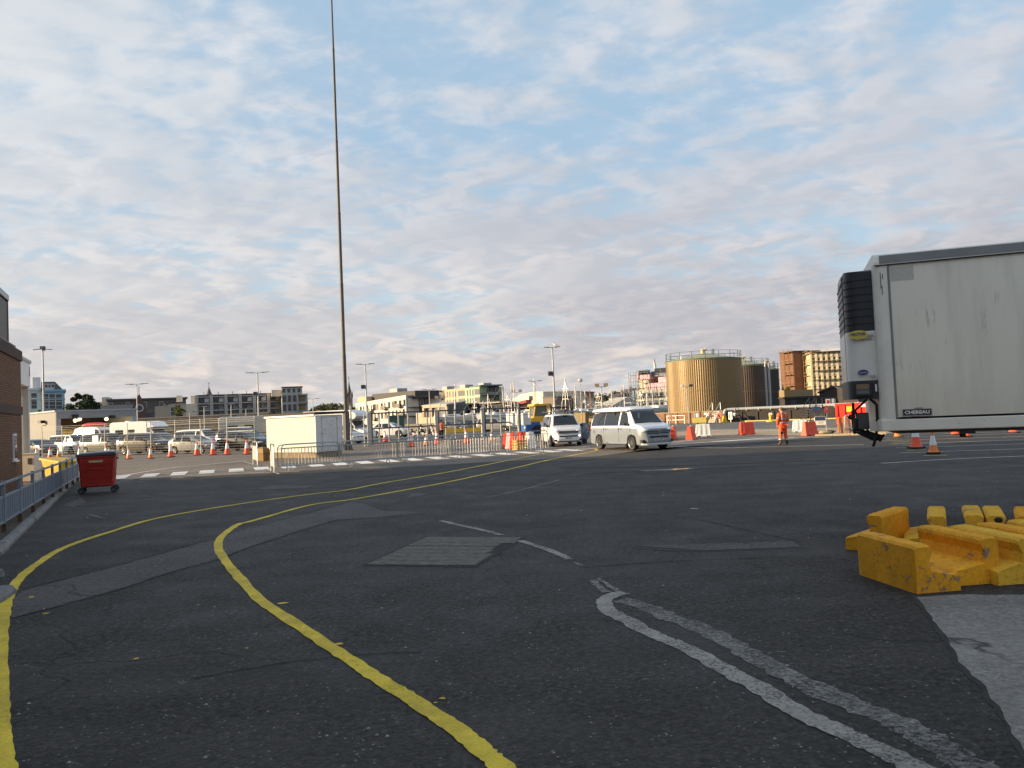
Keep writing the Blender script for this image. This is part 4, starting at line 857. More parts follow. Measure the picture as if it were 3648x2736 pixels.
wire_fence('wire mesh fence on pale posts in front of the parked vehicles', [fa_.lerp(fb_, k / 9) for k in range(10)], 2.62, spacing=.19)
wire_fence('wire mesh fence between the white kiosk and the steel gate', [fb_.lerp(g0 - gdv.normalized() * .4, k / 4) for k in range(5)], 2.5, spacing=.19)
for px, py, lab in ((249, 1575, 'white notice on the wire fence in front of the white panel van'), (340, 1565, 'white notice on the wire fence in front of the dark van')):
    p = on_line(px, py, fa_, fb_, .12); s_ = thing('fence_notice', lab, 'sign', (p.x, p.y, 0), math.atan2(fb_.y - fa_.y, fb_.x - fa_.x))
    d_ = 1; MB().box(-.36, .36, -.02, .0, p.z - .30, p.z + .30).build('board', M_white, s_)
    for k in range(5): MB().box(-.28, .28 - .1 * (k % 2), -.024, -.02, p.z + .2 - k * .1, p.z + .225 - k * .1).build('text_line', mat('notice_print', (.35, .25, .25), .6), s_)
    for sx in (-.3, .3): MB().bar((sx, .02, p.z - .3), (sx, .02, p.z + .3), .02).build('clip', M_dgrey, s_)
# ================================================================ VEHICLES
def interp(tab, x):
    if x <= tab[0][0]: return tab[0][1]
    for (a, va), (b, vb) in zip(tab[:-1], tab[1:]):
        if x <= b:
            t = (x - a) / (b - a) if b > a else 0; return va + (vb - va) * t
    return tab[-1][1]
def smooth_tab(tab, n=4):                      # monotone cubic resample
    out = []
    m = []
    for i in range(len(tab)):
        if i in (0, len(tab) - 1): m.append(0.0); continue
        d0 = (tab[i][1] - tab[i - 1][1]) / max(1e-6, tab[i][0] - tab[i - 1][0]); d1 = (tab[i + 1][1] - tab[i][1]) / max(1e-6, tab[i + 1][0] - tab[i][0])
        m.append(0.0 if d0 * d1 <= 0 else 2 * d0 * d1 / (d0 + d1))
    m[0] = (tab[1][1] - tab[0][1]) / max(1e-6, tab[1][0] - tab[0][0]); m[-1] = (tab[-1][1] - tab[-2][1]) / max(1e-6, tab[-1][0] - tab[-2][0])
    for i in range(len(tab) - 1):
        (x0, y0), (x1, y1) = tab[i], tab[i + 1]; h = x1 - x0
        for k in range(n):
            t = k / n; out.append((x0 + h * t, (1 + 2 * t) * (1 - t) ** 2 * y0 + t * (1 - t) ** 2 * h * m[i] + t * t * (3 - 2 * t) * y1 + t * t * (t - 1) * h * m[i + 1]))
    return out + [tab[-1]]
def car_paint(name, col, metal=.0, rough=.28): return mat(name, col, rough, metal, .04, 1.5, coat=.6, dirt=.03)
M_cglass = mat('car_glass', (.016, .020, .024), .04, var=0, spec=.7)
M_lens = mat('headlamp_lens', (.55, .57, .60), .12, var=.1, scale=20, spec=.7); M_tail = mat('tail_lamp', (.35, .015, .015), .2, var=.1)
M_alloy = mat('alloy_wheel', (.52, .52, .52), .3, metal=.7, var=.05); M_trim = mat('black_trim', (.022, .022, .024), .5, var=.1)
M_plate = mat('number_plate', (.72, .72, .68), .4, var=.05); M_plt = mat('plate_text', (.02, .02, .02), .5)
M_lit = mat('lit_headlamp', (.8, .8, .8), .2, var=0, emit=(1, .97, 1), estr=3.0)
SPECS = {
 'hatch': dict(L=3.95, xs=(-1.25, 1.28), r=.30, top=[(-1.97, .62), (-1.93, .95), (-1.75, 1.12), (-1.35, 1.40), (-.7, 1.47), (0, 1.46), (.35, 1.40), (.75, 1.18), (1.12, 1.0), (1.5, .92), (1.82, .80), (1.96, .58)], belt=[(-1.97, .6), (-1.8, .96), (-1.2, .98), (.5, .93), (1.15, .88), (1.6, .80), (1.96, .56)], plan=[(-1.97, .62), (-1.85, .78), (-1.3, .84), (0, .86), (1.2, .84), (1.7, .76), (1.97, .55)], ws=(.38, 1.08), rw=(-1.72, -1.38), wins=[(-1.42, -.62, -1.18, -.58), (-.52, .42, -.48, .12)]),
 'estate': dict(L=4.5, xs=(-1.4, 1.4), r=.32, top=[(-2.25, .62), (-2.2, 1.0), (-2.08, 1.2), (-1.85, 1.45), (-.8, 1.52), (.1, 1.50), (.5, 1.42), (.9, 1.20), (1.3, 1.03), (1.75, .95), (2.1, .82), (2.24, .55)], belt=[(-2.25, .6), (-2.1, 1.02), (-1.3, 1.0), (.6, .95), (1.3, .90), (1.9, .80), (2.24, .52)], plan=[(-2.25, .66), (-2.1, .82), (-1.4, .89), (0, .90), (1.4, .87), (2.0, .78), (2.25, .55)], ws=(.53, 1.25), rw=(-2.1, -1.88), wins=[(-1.95, -1.15, -1.8, -1.12), (-1.05, -.2, -1.02, -.18), (-.10, .75, -.08, .40)]),
 'suv': dict(L=4.75, xs=(-1.42, 1.45), r=.37, top=[(-2.37, .75), (-2.33, 1.15), (-2.22, 1.35), (-2.0, 1.72), (-1.0, 1.80), (.1, 1.79), (.45, 1.72), (.95, 1.36), (1.25, 1.20), (1.8, 1.14), (2.2, 1.02), (2.36, .7)], belt=[(-2.37, .7), (-2.25, 1.16), (-1.3, 1.17), (.6, 1.14), (1.25, 1.10), (2.0, 1.02), (2.36, .68)], plan=[(-2.37, .74), (-2.25, .88), (-1.4, .95), (0, .96), (1.4, .95), (2.1, .87), (2.37, .66)], ws=(.48, 1.18), rw=(-2.24, -2.03), wins=[(-2.12, -1.35, -1.9, -1.32), (-1.22, -.28, -1.18, -.26), (-.16, .85, -.14, .50)]),
 'coupe_suv': dict(L=4.4, xs=(-1.32, 1.36), r=.37, top=[(-2.2, .72), (-2.16, 1.08), (-2.0, 1.22), (-1.5, 1.46), (-.8, 1.60), (0, 1.60), (.4, 1.52), (.85, 1.24), (1.2, 1.08), (1.7, 1.02), (2.05, .90), (2.19, .62)], belt=[(-2.2, .7), (-2.05, 1.12), (-1.2, 1.14), (.5, 1.06), (1.25, 1.0), (1.8, .92), (2.19, .6)], plan=[(-2.2, .70), (-2.05, .84), (-1.3, .92), (0, .93), (1.3, .91), (1.9, .83), (2.2, .60)], ws=(.43, 1.15), rw=(-1.98, -1.55), wins=[(-1.55, -.68, -1.1, -.66), (-.56, .62, -.54, .25)]),
 'mpv': dict(L=4.45, xs=(-1.35, 1.40), r=.31, top=[(-2.22, .65), (-2.18, 1.05), (-2.05, 1.28), (-1.8, 1.55), (-.8, 1.64), (0, 1.62), (.4, 1.52), (1.0, 1.22), (1.5, 1.0), (1.85, .90), (2.1, .76), (2.21, .55)], belt=[(-2.22, .6), (-2.1, 1.05), (-1.2, 1.04), (.5, .98), (1.4, .9), (1.9, .78), (2.21, .52)], plan=[(-2.22, .68), (-2.1, .82), (-1.3, .87), (0, .88), (1.3, .86), (1.9, .78), (2.22, .58)], ws=(.43, 1.35), rw=(-2.07, -1.83), wins=[(-1.98, -1.3, -1.75, -1.28), (-1.2, -.35, -1.16, -.33), (-.24, .85, -.22, .35)]),
 'van': dict(L=4.9, xs=(-1.50, 1.50), r=.34, top=[(-2.45, .55), (-2.43, 1.2), (-2.38, 1.72), (-2.25, 1.90), (-1.0, 1.96), (.7, 1.95), (1.0, 1.88), (1.45, 1.46), (1.70, 1.25), (2.1, 1.15), (2.33, 1.0), (2.41, .78), (2.45, .55)], belt=[(-2.45, .5), (-2.42, 1.12), (-1.0, 1.14), (1.2, 1.14), (1.7, 1.11), (2.2, 1.02), (2.33, .90), (2.45, .5)], plan=[(-2.45, .80), (-2.38, .90), (-1.5, .945), (0, .95), (1.4, .945), (2.0, .88), (2.3, .76), (2.45, .62)], ws=(1.03, 1.68), rw=(-2.43, -2.38), wins=[(-2.32, -.98, -2.24, -.98), (-.955, .36, -.955, .36), (.48, 1.40, .48, .94)]),
 'hitop': dict(L=5.4, xs=(-1.65, 1.75), r=.34, top=[(-2.7, .55), (-2.68, 1.4), (-2.63, 2.2), (-2.5, 2.42), (-1.0, 2.52), (.6, 2.48), (1.0, 2.36), (1.5, 1.75), (1.95, 1.25), (2.35, 1.12), (2.58, .95), (2.69, .55)], belt=[(-2.7, .5), (-2.65, 1.2), (1.3, 1.15), (1.95, 1.1), (2.5, .95), (2.69, .5)], plan=[(-2.7, .82), (-2.6, .93), (0, .98), (1.6, .97), (2.3, .88), (2.69, .64)], ws=(1.22, 1.93), rw=(-2.68, -2.62), wins=[(-2.2, -1.2, -2.2, -1.2), (.62, 1.55, .62, 1.15)]),
}
def car(name, label, cat, p, yaw, spec, paint_m, group=None, rim=None, spokes=7, glass=None, open_ws=False, plate=None, scale=1.0, lit=False, sill=None, trim=None, rr=.66, rack=False, side_wins=True, ww=.2, tw=None, roofcol=None):
    S = SPECS[spec]; t = thing(name, label, cat, (p[0], p[1], .012), yaw, group); t.scale = (scale,) * 3
    top = smooth_tab(S['top']); belt = smooth_tab(S['belt']); plan = smooth_tab(S['plan']); r_ = S['r']; zs_ = .24; glass = glass or M_cglass
    def low(x):
        z = zs_
        for wx in S['xs']:
            d = abs(x - wx); ra = r_ + .055
            if d < ra: z = max(z, r_ + math.sqrt(max(0, ra * ra - d * d)))
        e = min(x - S['top'][0][0], S['top'][-1][0] - x)
        if e < .12: z = max(z, zs_ + .10 * (1 - e / .12))
        return z
    def half(x):
        zt = interp(top, x); zb = min(interp(belt, x), zt - .015); wd = interp(plan, x); zl = min(low(x), zb - .03)
        gh = zt - zb; tum = min(.23, .05 + gh * .26); yc = wd - tum * min(1, gh / .25) - .01
        mid = max(zl + .02, min(zb - .02, zs_ + (zb - zs_) * .55))
        return [(0, zl), (wd * .93, zl), (wd * .985, min(zl + .05, zb - .02)), (wd, mid), (wd * .975, zb), (yc + (wd * .975 - yc) * .42, zb + gh * .55), (yc, zb + gh * .86), (yc * .90, zb + gh * .965), (yc * .55, zt - .004), (0, zt + .012)]
    x0, x1 = S['top'][0][0], S['top'][-1][0]; xs = set([x0, x1, *S['ws'], *S['rw']]); n = 46
    for i in range(n + 1): xs.add(x0 + (x1 - x0) * i / n)
    for wx in S['xs']:
        for k in range(13): xs.add(wx - r_ - .055 + (2 * r_ + .11) * k / 12)
    xs = sorted(xs); rings = []
    for x in xs:
        h = half(x); rings.append([(x, y, z) for y, z in h] + [(x, -y, z) for y, z in h[-2:0:-1]])
    nh = 10
    def skip(k, i):
        if not open_ws: return False
        xm = (xs[k] + xs[k + 1]) / 2; return S['ws'][0] < xm < S['ws'][1] and i in (7, 8, 9, 10)
    MB().loft(rings, True, skip).build('body', paint_m, t, smooth=38)
    MB().box(x0 + .15, x1 - .2, -.62, .62, zs_ + .02, .62).build('underbody', M_trim, t)
    # glazing laid on the body surface
    def ring_pt(x, i, sg):
        y, z = half(x)[i]; return Vector((x, y * sg, z))
    def ws_patch(xa, xb, dx, nm, inset=.03):
        m = MB(); N = 8
        for k in range(N + 1):
            x = xa + (xb - xa) * k / N; h = half(x)
            for i, sg in ((7, 1), (8, 1), (9, 1), (8, -1), (7, -1)): m.v.append((x + dx, h[i][0] * sg, h[i][1] + .007))
        for k in range(N):
            for j in range(4): a = k * 5 + j; m.f.append((a, a + 1, a + 6, a + 5))
        return m.build(nm, glass if nm == 'windscreen' else M_cglass, t, smooth=60)
    ws_patch(S['ws'][0] + .02, S['ws'][1] - .02, .007, 'windscreen')
    ra, rb = S['rw']
    if rb - ra > .1: ws_patch(ra + .02, rb, -.007, 'rear_window')
    else: MB().box(x0 - .004, x0 + .10, -.66, .66, S['top'][1][1] + .05, S['top'][2][1] - .04).build('rear_window', M_cglass, t, bevel=.02)
    if side_wins:
        for sg in (1, -1):
            for (b0_, b1_w, t0_, t1_) in S['wins']:
                m = MB(); N = 6
                for k in range(N + 1):
                    for j in range(4):
                        s_ = j / 3; xa = b0_ + (t0_ - b0_) * s_; xb = b1_w + (t1_ - b1_w) * s_; x = xa + (xb - xa) * k / N; h = half(x)
                        f = .03 + .92 * s_; pts = [h[4], h[5], h[6]]; ff = f * 2
                        q = pts[0] if ff <= 0 else None
                        if ff < 1.16: u = ff / 1.16; y = h[4][0] + (h[5][0] - h[4][0]) * u; z = h[4][1] + (h[5][1] - h[4][1]) * u
                        else: u = (ff - 1.16) / .84; y = h[5][0] + (h[6][0] - h[5][0]) * u; z = h[5][1] + (h[6][1] - h[5][1]) * u
                        m.v.append((x, (y + .007) * sg, z + .002))
                for k in range(N):
                    for j in range(3): a = k * 4 + j; m.f.append((a, a + 1, a + 5, a + 4))
                m.build('side_window', M_cglass, t, smooth=60)
    for wx in S['xs']:
        wd = interp(plan, wx)
        for sg in (1, -1): wheel(t, (wx, sg * (wd - ww / 2 - .015), r_), r_, ww, rim or M_alloy, sg, spokes, rr, tw)
    # lamps, bumper, mirrors, plates
    xf = x1; wf = interp(plan, x1 - .18); zf = interp(belt, x1 - .22)
    for sg in (1, -1):
        hl = MB().ball((x1 - .20, sg * (wf - .13), zf - .085), .20, .20, .095, 12, 8).build('headlight', M_lens, t, smooth=60)
        if lit: MB().ball((x1 - .10, sg * (wf - .16), zf - .09), .085, .085, .055, 8, 6).build('bulb', M_lit, hl)
        zr = interp(belt, x0 + .12); MB().ball((x0 + .10, sg * (interp(plan, x0 + .1) - .06), zr - .12), .08, .07, .17, 8, 6).build('tail_light', M_tail, t, smooth=60)
        xm = S['wins'][-1][1] - .12; wm = interp(plan, xm); zm = interp(belt, xm)
        mi = MB().ball((xm, sg * (wm + .12), zm + .10), .06, .11, .085, 8, 6); mi.bar((xm, sg * (wm - .04), zm + .04), (xm, sg * (wm + .06), zm + .06), .04); mi.build('wing_mirror', M_trim, t, smooth=60)
        xh = S['wins'][-1][0] + .08
        for q in (xh, S['wins'][-2][0] + .1 if len(S['wins']) > 1 else xh): MB().box(q, q + .16, sg * interp(plan, q) - .02, sg * interp(plan, q) + .02, interp(belt, q) - .14, interp(belt, q) - .11).build('door_handle', M_trim, t)
    MB().box(x1 - .13, x1 + .012 - .03, -wf * .62, wf * .62, zf - .16, zf - .07).build('grille', M_trim, t, bevel=.01)
    MB().box(x1 - .16, x1 - .02, -wf * .85, wf * .85, .27, .40).build('lower_grille', M_trim, t, bevel=.02)
    MB().box(x1 - .05, x1 + .012, -.26, .26, .45, .56).build('front_plate', M_plate, t)
    MB().box(x0 - .012, x0 + .05, -.26, .26, .62, .73).build('rear_plate', mat('rear_plate_yellow', (.6, .45, .05), .4), t)
    for sg in (1, -1):                               # door gaps
        for xa in (S['wins'][-1][0] - .05, S['wins'][-1][1] + .04) + ((S['wins'][-2][0] - .03, ) if len(S['wins']) > 1 else ()):
            if any(abs(xa - wx) < r_ + .06 for wx in S['xs']): za = r_ * 2 + .14
            else: za = zs_ + .08
            wy = interp(plan, xa); zb = interp(belt, xa)
            if zb - za > .2: MB().box(xa - .006, xa + .006, sg * wy * .985 - .014, sg * wy * .985 + .0165, za + .05, zb - .04).build('door_gap', M_trim, t)
    if plate: place_text(plate, .10, M_plt, t, (x1 + .016, 0, .505), (R(90), 0, R(90)), bold=.002)
    if rack:
        for sg in (1, -1): MB().bar((-1.2, sg * .62, half(0)[9][1] + .03), (.4, sg * .62, half(0)[9][1] + .03), .03).build('roof_rail', M_galv, t)

    return t
def gx(px, Y): d = ray(px, 1480); return Vector((d.x / d.y * Y, Y, 0))
# ---- camper van, two-tone
def two_tone(name, up, lowc, z, rough=.28):
    m = bpy.data.materials.new(name); m.use_nodes = True; t = NT(m.node_tree); b = t.n['Principled BSDF']
    o = t.node('ShaderNodeSeparateXYZ', ins={0: t.node('ShaderNodeTexCoord').outputs['Object']}).outputs
    lim = t.math('ADD', z, t.math('MULTIPLY', t.mapr(o[0], 1.2, 2.2), -.06))
    c = t.mix(t.math('GREATER_THAN', o[2], lim), lowc, up); t.l.new(c, b.inputs['Base Color'])
    b.inputs['Roughness'].default_value = rough; b.inputs['Coat Weight'].default_value = .7; b.inputs['Coat Roughness'].default_value = .05; return m
def see_glass(name, tint=.32):
    m = bpy.data.materials.new(name); m.use_nodes = True; t = NT(m.node_tree); t.n.remove(t.n['Principled BSDF'])
    tr_ = t.node('ShaderNodeBsdfTransparent', ins={0: (tint, tint * 1.03, tint * 1.04, 1)}); gl = t.node('ShaderNodeBsdfGlossy', ins={0: (1, 1, 1, 1), 'Roughness': .02})
    fr = t.node('ShaderNodeFresnel', ins={0: 1.5}); fm = t.math('ADD', t.math('MULTIPLY', fr.outputs[0], .9), .03)
    t.l.new(t.node('ShaderNodeMixShader', ins={0: fm, 1: tr_.outputs[0], 2: gl.outputs[0]}).outputs[0], t.n['Material Output'].inputs[0]); return m
M_see = see_glass('windscreen_glass', .75)
M_poly = mat('polished_spoke', (.55, .55, .55), .2, metal=1.0, var=0)
CPOS, CYAW = Vector((5.72, 39.35, 0)), R(-66)
M_camp = two_tone('camper_two_tone', (.78, .79, .81), (.19, .215, .24), 1.06)
cv_ = car('camper_van', 'white and grey two-tone camper van with raised roof cap and large spoked wheels', 'camper van', CPOS, CYAW, 'van', M_camp, rim=M_poly, spokes=17, glass=M_see, open_ws=True, plate='RF15 XBW', rr=.80, tw=.018, ww=.23)
M_popw = mat('pop_top_white', (.72, .72, .73), .3, var=.03, coat=.3)
pr = [(-2.2, .0), (-2.30, .03), (-2.24, .12), (-1.2, .165), (.3, .165), (.75, .13), (1.02, .03), (1.0, .0)]
MB().loft([[(x, y, zb_ + z * k) for x, z in pr] for y, k, zb_ in ((-.79, .5, 1.86), (-.74, .9, 1.87), (-.4, 1.05, 1.90), (0, 1.08, 1.90), (.4, 1.05, 1.90), (.74, .9, 1.87), (.79, .5, 1.86))]).build('pop_top_roof', M_popw, cv_, smooth=45)
MB().box(-2.22, .96, -.80, .80, 1.83, 1.866).build('roof_seal', M_trim, cv_)
aw = MB().cyl((-1.6, .80, 1.95), (.7, .80, 1.95), .04, n=8).build('awning_rail', M_trim, cv_)
MB().box(2.30, 2.46, -.62, .62, .79, .93).build('front_grille', M_trim, cv_, bevel=.02)
eb = MB().cyl((2.42, 0, .86), (2.472, 0, .86), .085, n=18).build('emblem', M_trim, cv_)
el_ = MB(); Rr = .078
for k in range(20):
    a0, a1 = 2 * math.pi * k / 20, 2 * math.pi * (k + 1) / 20; el_.bar((2.474, Rr * math.cos(a0), .86 + Rr * math.sin(a0)), (2.474, Rr * math.cos(a1), .86 + Rr * math.sin(a1)), .014)
for a_, b_ in (((-.042, .06), (-.016, .012)), ((-.016, .012), (0, .05)), ((0, .05), (.016, .012)), ((.016, .012), (.042, .06)), ((-.066, .03), (-.032, -.062)), ((-.032, -.062), (0, .0)), ((0, 0), (.032, -.062)), ((.032, -.062), (.066, .03))): el_.bar((2.474, a_[0], .86 + a_[1]), (2.474, b_[0], .86 + b_[1]), .012)
el_.build('emblem_chrome', mat('chrome', (.8, .8, .8), .12, metal=1, var=0), eb)
for z in (.825, .895): MB().box(2.45, 2.468, -.58, .58, z - .008, z + .008).build('grille_bar', M_galv, cv_)
MB().box(2.30, 2.46, -.50, .50, .56, .66).build('lower_air_intake', M_trim, cv_, bevel=.02)
for sg in (1, -1):
    MB().box(2.12, 2.36, sg * .72 - .14, sg * .72 + .14, .36, .50).build('fog_lamp_housing', M_trim, cv_, bevel=.03)
    MB().cyl((-1.1, sg * .95, .30), (1.1, sg * .95, .30), .035, n=10).build('side_bar', mat('polished_bar', (.7, .7, .7), .15, metal=1, var=0), cv_, smooth=50)
MB().hexa([(2.16, -.86, .24), (2.44, -.6, .24), (2.44, .6, .24), (2.16, .86, .24), (2.16, -.86, .33), (2.46, -.62, .33), (2.46, .62, .33), (2.16, .86, .33)]).build('front_lip', M_popw, cv_, bevel=.02)
MB().box(-2.02, -2.0 + .04, -.962, -.945, .80, .95).build('fuel_flap', mat('brown_flap', (.3, .2, .12), .5), cv_)
MB().box(.94, 1.0, -.16, -.08, 1.50, 1.78).build('permit_tag', M_plate, cv_)
M_int = mat('van_interior', (.035, .035, .04), .8, var=.2)
def interior(t):
    MB().box(-2.2, 1.05, -.80, .80, .60, .72).build('cabin_floor', M_int, t)
    MB().box(1.05, 1.55, -.82, .82, .78, 1.10).build('dashboard', M_int, t, bevel=.04)
    for sy in (-.42, .42):
        st_ = MB().box(.15, .60, sy - .25, sy + .25, .80, .95).build('seat', M_int, t, bevel=.04); MB().box(.02, .18, sy - .24, sy + .24, .95, 1.50).box(.05, .16, sy - .12, sy + .12, 1.53, 1.70).build('seat_back', M_int, st_, bevel=.04)
    MB().cyl((.93, -.42, 1.13), (.98, -.42, 1.15), .19, .19, 14).build('steering_wheel', M_int, t)
    MB().box(-.12, -.08, -.8, .8, .7, 1.8).build('bulkhead', M_int, t)
interior(cv_)
# ---- second van
VPOS, VYAW = Vector((2.78, 47.4, 0)), R(-83)
M_van = car_paint('van_white', (.70, .70, .71))
v2 = car('white_van', 'white van with lit headlamps and a roof rack driving towards the viewer', 'van', VPOS, VYAW, 'van', M_van, spokes=5, glass=M_see, open_ws=True, plate='T28 DAP', lit=True, scale=.94)
interior(v2)
MB().box(2.30, 2.46, -.60, .60, .79, .93).build('front_grille', M_trim, v2, bevel=.02); MB().box(2.30, 2.46, -.55, .55, .56, .65).build('lower_air_intake', M_trim, v2, bevel=.02)
for z in (.825, .895): MB().box(2.45, 2.468, -.56, .56, z - .008, z + .008).build('grille_bar', M_galv, v2)
for sg in (1, -1):
    MB().box(2.18, 2.39, sg * .70 - .16, sg * .70 + .16, .32, .43).build('fog_lamp_housing', M_trim, v2, bevel=.03)
    MB().box(2.30, 2.42, sg * .66 - .09, sg * .66 + .09, .60, .65).build('running_light', M_lit, v2, bevel=.01)
for x in (-1.2, .55):
    MB().bar((x, -.95, 2.10), (x, .95, 2.10), .05, .06).build('roof_bar', M_galv, v2)
    for sy in (-.72, .72): MB().bar((x, sy, 1.92), (x, sy, 2.10), .05).build('bar_foot', M_trim, v2)
bx = thing('roof_box', 'long dark board strapped to the roof rack of the white van', 'roof board', (0, 0, 0)); f_ = Vector((math.cos(VYAW), math.sin(VYAW), 0))
bx.location = VPOS - f_ * .35 + Vector((.15, 0, 2.13 * .94 + .02)); bx.rotation_euler = (0, 0, VYAW)
MB().loft([[(x, y * k, z) for y, z in ((-.34, .02), (-.2, 0), (.2, 0), (.34, .02), (.3, .07), (-.3, .07))] for x, k in ((-1.5, .3), (-1.35, .75), (-.8, 1), (.8, 1), (1.2, .7), (1.4, .3))]).build('hull', M_trim, bx, smooth=40)
MB().box(-.62, -.56, -.36, .36, -.01, .09).build('strap', M_cream, bx); MB().box(.5, .56, -.36, .36, -.01, .09).build('strap', M_cream, bx)

# ---- people
M_skin = mat('skin', (.42, .22, .15), .55, var=.06); M_hv = mat('hi_vis_orange', (.86, .105, .02), .7, var=.12, scale=7, bump=.3, bscale=22); M_refl = mat('reflective_tape', (.36, .35, .35), .35, var=.1)
M_boot = mat('brown_boot_leather', (.085, .05, .025), .7, var=.25); M_blk = mat('black_cloth', (.018, .018, .02), .85); M_hair = mat('brown_hair', (.11, .06, .03), .8, var=.3, scale=30)
def skin_mesh(name, pts, edges, rad, m, parent, root=0, sub=2):
    me = bpy.data.meshes.new(name); me.from_pydata([tuple(p) for p in pts], edges, []); me.materials.append(m); o = put(name, me, parent)
    sk = o.modifiers.new('skin', 'SKIN'); sk.use_smooth_shade = True
    for i, v in enumerate(me.skin_vertices[0].data):
        r_ = rad[i]; v.radius = r_ if isinstance(r_, tuple) else (r_, r_); v.use_root = (i == root)
    sb = o.modifiers.new('subsurf', 'SUBSURF'); sb.levels = sub; sb.render_levels = sub; return o
def person(label, loc, yaw, top_m, leg_m, boot_m, pose, hair_m=M_hair, cap=False, bands=True, vest=None, scale=1.0, skin=M_skin, head_turn=0.0):
    t = thing('person', label, 'person', loc, yaw); t.scale = (scale,) * 3
    J = dict(pel=(0, 0, .95), wst=(0, .0, 1.10), cst=(0, .02, 1.33), nck=(0, .0, 1.50), hed=(0, .02, 1.58), crn=(0, .03, 1.70))
    for s_, n in ((-1, 'L'), (1, 'R')):
        J.update({'hip' + n: (s_ * .095, 0, .90), 'kne' + n: (s_ * .12, .03, .50), 'ank' + n: (s_ * .14, -.02, .10), 'toe' + n: (s_ * .16, .13, .045),
                  'sho' + n: (s_ * .19, 0, 1.43), 'elb' + n: (s_ * .27, -.03, 1.15), 'wri' + n: (s_ * .25, .08, .92), 'hnd' + n: (s_ * .235, .12, .84)})
    J.update(pose); P = {k: Vector(v) for k, v in J.items()}
    names = ['pel', 'wst', 'cst', 'nck', 'hed', 'crn', 'hipL', 'kneL', 'ankL', 'toeL', 'hipR', 'kneR', 'ankR', 'toeR', 'shoL', 'elbL', 'wriL', 'hndL', 'shoR', 'elbR', 'wriR', 'hndR']
    ix = {n: i for i, n in enumerate(names)}; E_ = [('pel', 'wst'), ('wst', 'cst'), ('cst', 'nck'), ('nck', 'hed'), ('hed', 'crn')]
    for n in 'LR': E_ += [('pel', 'hip' + n), ('hip' + n, 'kne' + n), ('kne' + n, 'ank' + n), ('ank' + n, 'toe' + n), ('cst', 'sho' + n), ('sho' + n, 'elb' + n), ('elb' + n, 'wri' + n), ('wri' + n, 'hnd' + n)]
    rb = dict(pel=(.15, .11), wst=(.14, .10), cst=(.155, .11), nck=.055, hed=(.075, .085), crn=(.07, .085), hip=.085, kne=.058, ank=.042, toe=.04, sho=.065, elb=.045, wri=.03, hnd=(.02, .035))
    rad = lambda n, k=1.0, d=0: (lambda r_: tuple(x * k + d for x in r_) if isinstance(r_, tuple) else r_ * k + d)(rb[n] if n in rb else rb[n[:3]])
    skin_mesh('body', [P[n] for n in names], [(ix[a], ix[b]) for a, b in E_], [rad(n) for n in names], skin, t)
    def sub(nm, ns, es, m, d=.018, over={}):
        im = {n: i for i, n in enumerate(ns)}; return skin_mesh(nm, [over[n][0] if n in over else P[n] for n in ns], [(im[a], im[b]) for a, b in es], [over[n][1] if n in over else rad(n, 1, d) for n in ns], m, t)
    jk = ['pel', 'wst', 'cst', 'colr', 'shoL', 'elbL', 'cufL', 'shoR', 'elbR', 'cufR']; P['colr'] = P['cst'].lerp(P['nck'], .75); P['cufL'] = P['elbL'].lerp(P['wriL'], .88); P['cufR'] = P['elbR'].lerp(P['wriR'], .88)
    ov = {'colr': (P['colr'], (.085, .075)), 'cufL': (P['cufL'], .047), 'cufR': (P['cufR'], .047)}
    sub('jacket', jk, [('pel', 'wst'), ('wst', 'cst'), ('cst', 'colr'), ('cst', 'shoL'), ('shoL', 'elbL'), ('elbL', 'cufL'), ('cst', 'shoR'), ('shoR', 'elbR'), ('elbR', 'cufR')], top_m, .028, ov)
    tj = ['pel', 'hipL', 'kneL', 'hemL', 'hipR', 'kneR', 'hemR']; P['hemL'] = P['kneL'].lerp(P['ankL'], .72); P['hemR'] = P['kneR'].lerp(P['ankR'], .72)
    sub('trousers', tj, [('pel', 'hipL'), ('hipL', 'kneL'), ('kneL', 'hemL'), ('pel', 'hipR'), ('hipR', 'kneR'), ('kneR', 'hemR')], leg_m, .026, {'hemL': (P['hemL'], .075), 'hemR': (P['hemR'], .075), 'pel': (P['pel'] + Vector((0, 0, .03)), (.165, .125))})
    for n in 'LR':
        sh = P['kne' + n].lerp(P['ank' + n], .62); sub('boot', ['a', 'ank' + n, 'toe' + n], [('a', 'ank' + n), ('ank' + n, 'toe' + n)], boot_m, .02, {'a': (sh, .068), 'ank' + n: (P['ank' + n], .066), 'toe' + n: (P['toe' + n], (.055, .05))})
        w_, h_ = P['wri' + n], P['hnd' + n]; d_ = (h_ - w_).normalized(); sd_ = Vector((0, 1, 0)) if abs(d_.y) < .8 else Vector((1, 0, 0)); sd_ = (sd_ - d_ * sd_.dot(d_)).normalized(); nn = d_.cross(sd_); sx = -1 if n == 'L' else 1
        hm = MB()
        for k in range(4):
            b0_ = h_ + sd_ * (.012 + (k - 1.5) * .019) - d_ * .01; ln = (.062, .072, .068, .052)[k]; hm.tube([b0_, b0_ + d_ * ln * .5 - nn * sx * .006, b0_ + d_ * ln * .95 - nn * sx * .024], [.0095, .009, .007], 6)
        th = w_.lerp(h_, .45) + sd_ * .035; hm.tube([th, th + d_ * .03 + sd_ * .022, th + d_ * .062 + sd_ * .026 - nn * sx * .012], [.012, .011, .008], 6)
        hm.cbox(w_.lerp(h_, .72), .035, .075, .075); hm.build('hand', skin, t, smooth=60)
    # head details
    hc = P['hed'].lerp(P['crn'], .45); hz = P['crn'].z
    hd = MB().ball((0, 0, 0), .078, .098, .115, 14, 10); fc = hd.build('head', skin, t, smooth=60); fc.location = hc; fc.rotation_euler = (0, 0, head_turn)
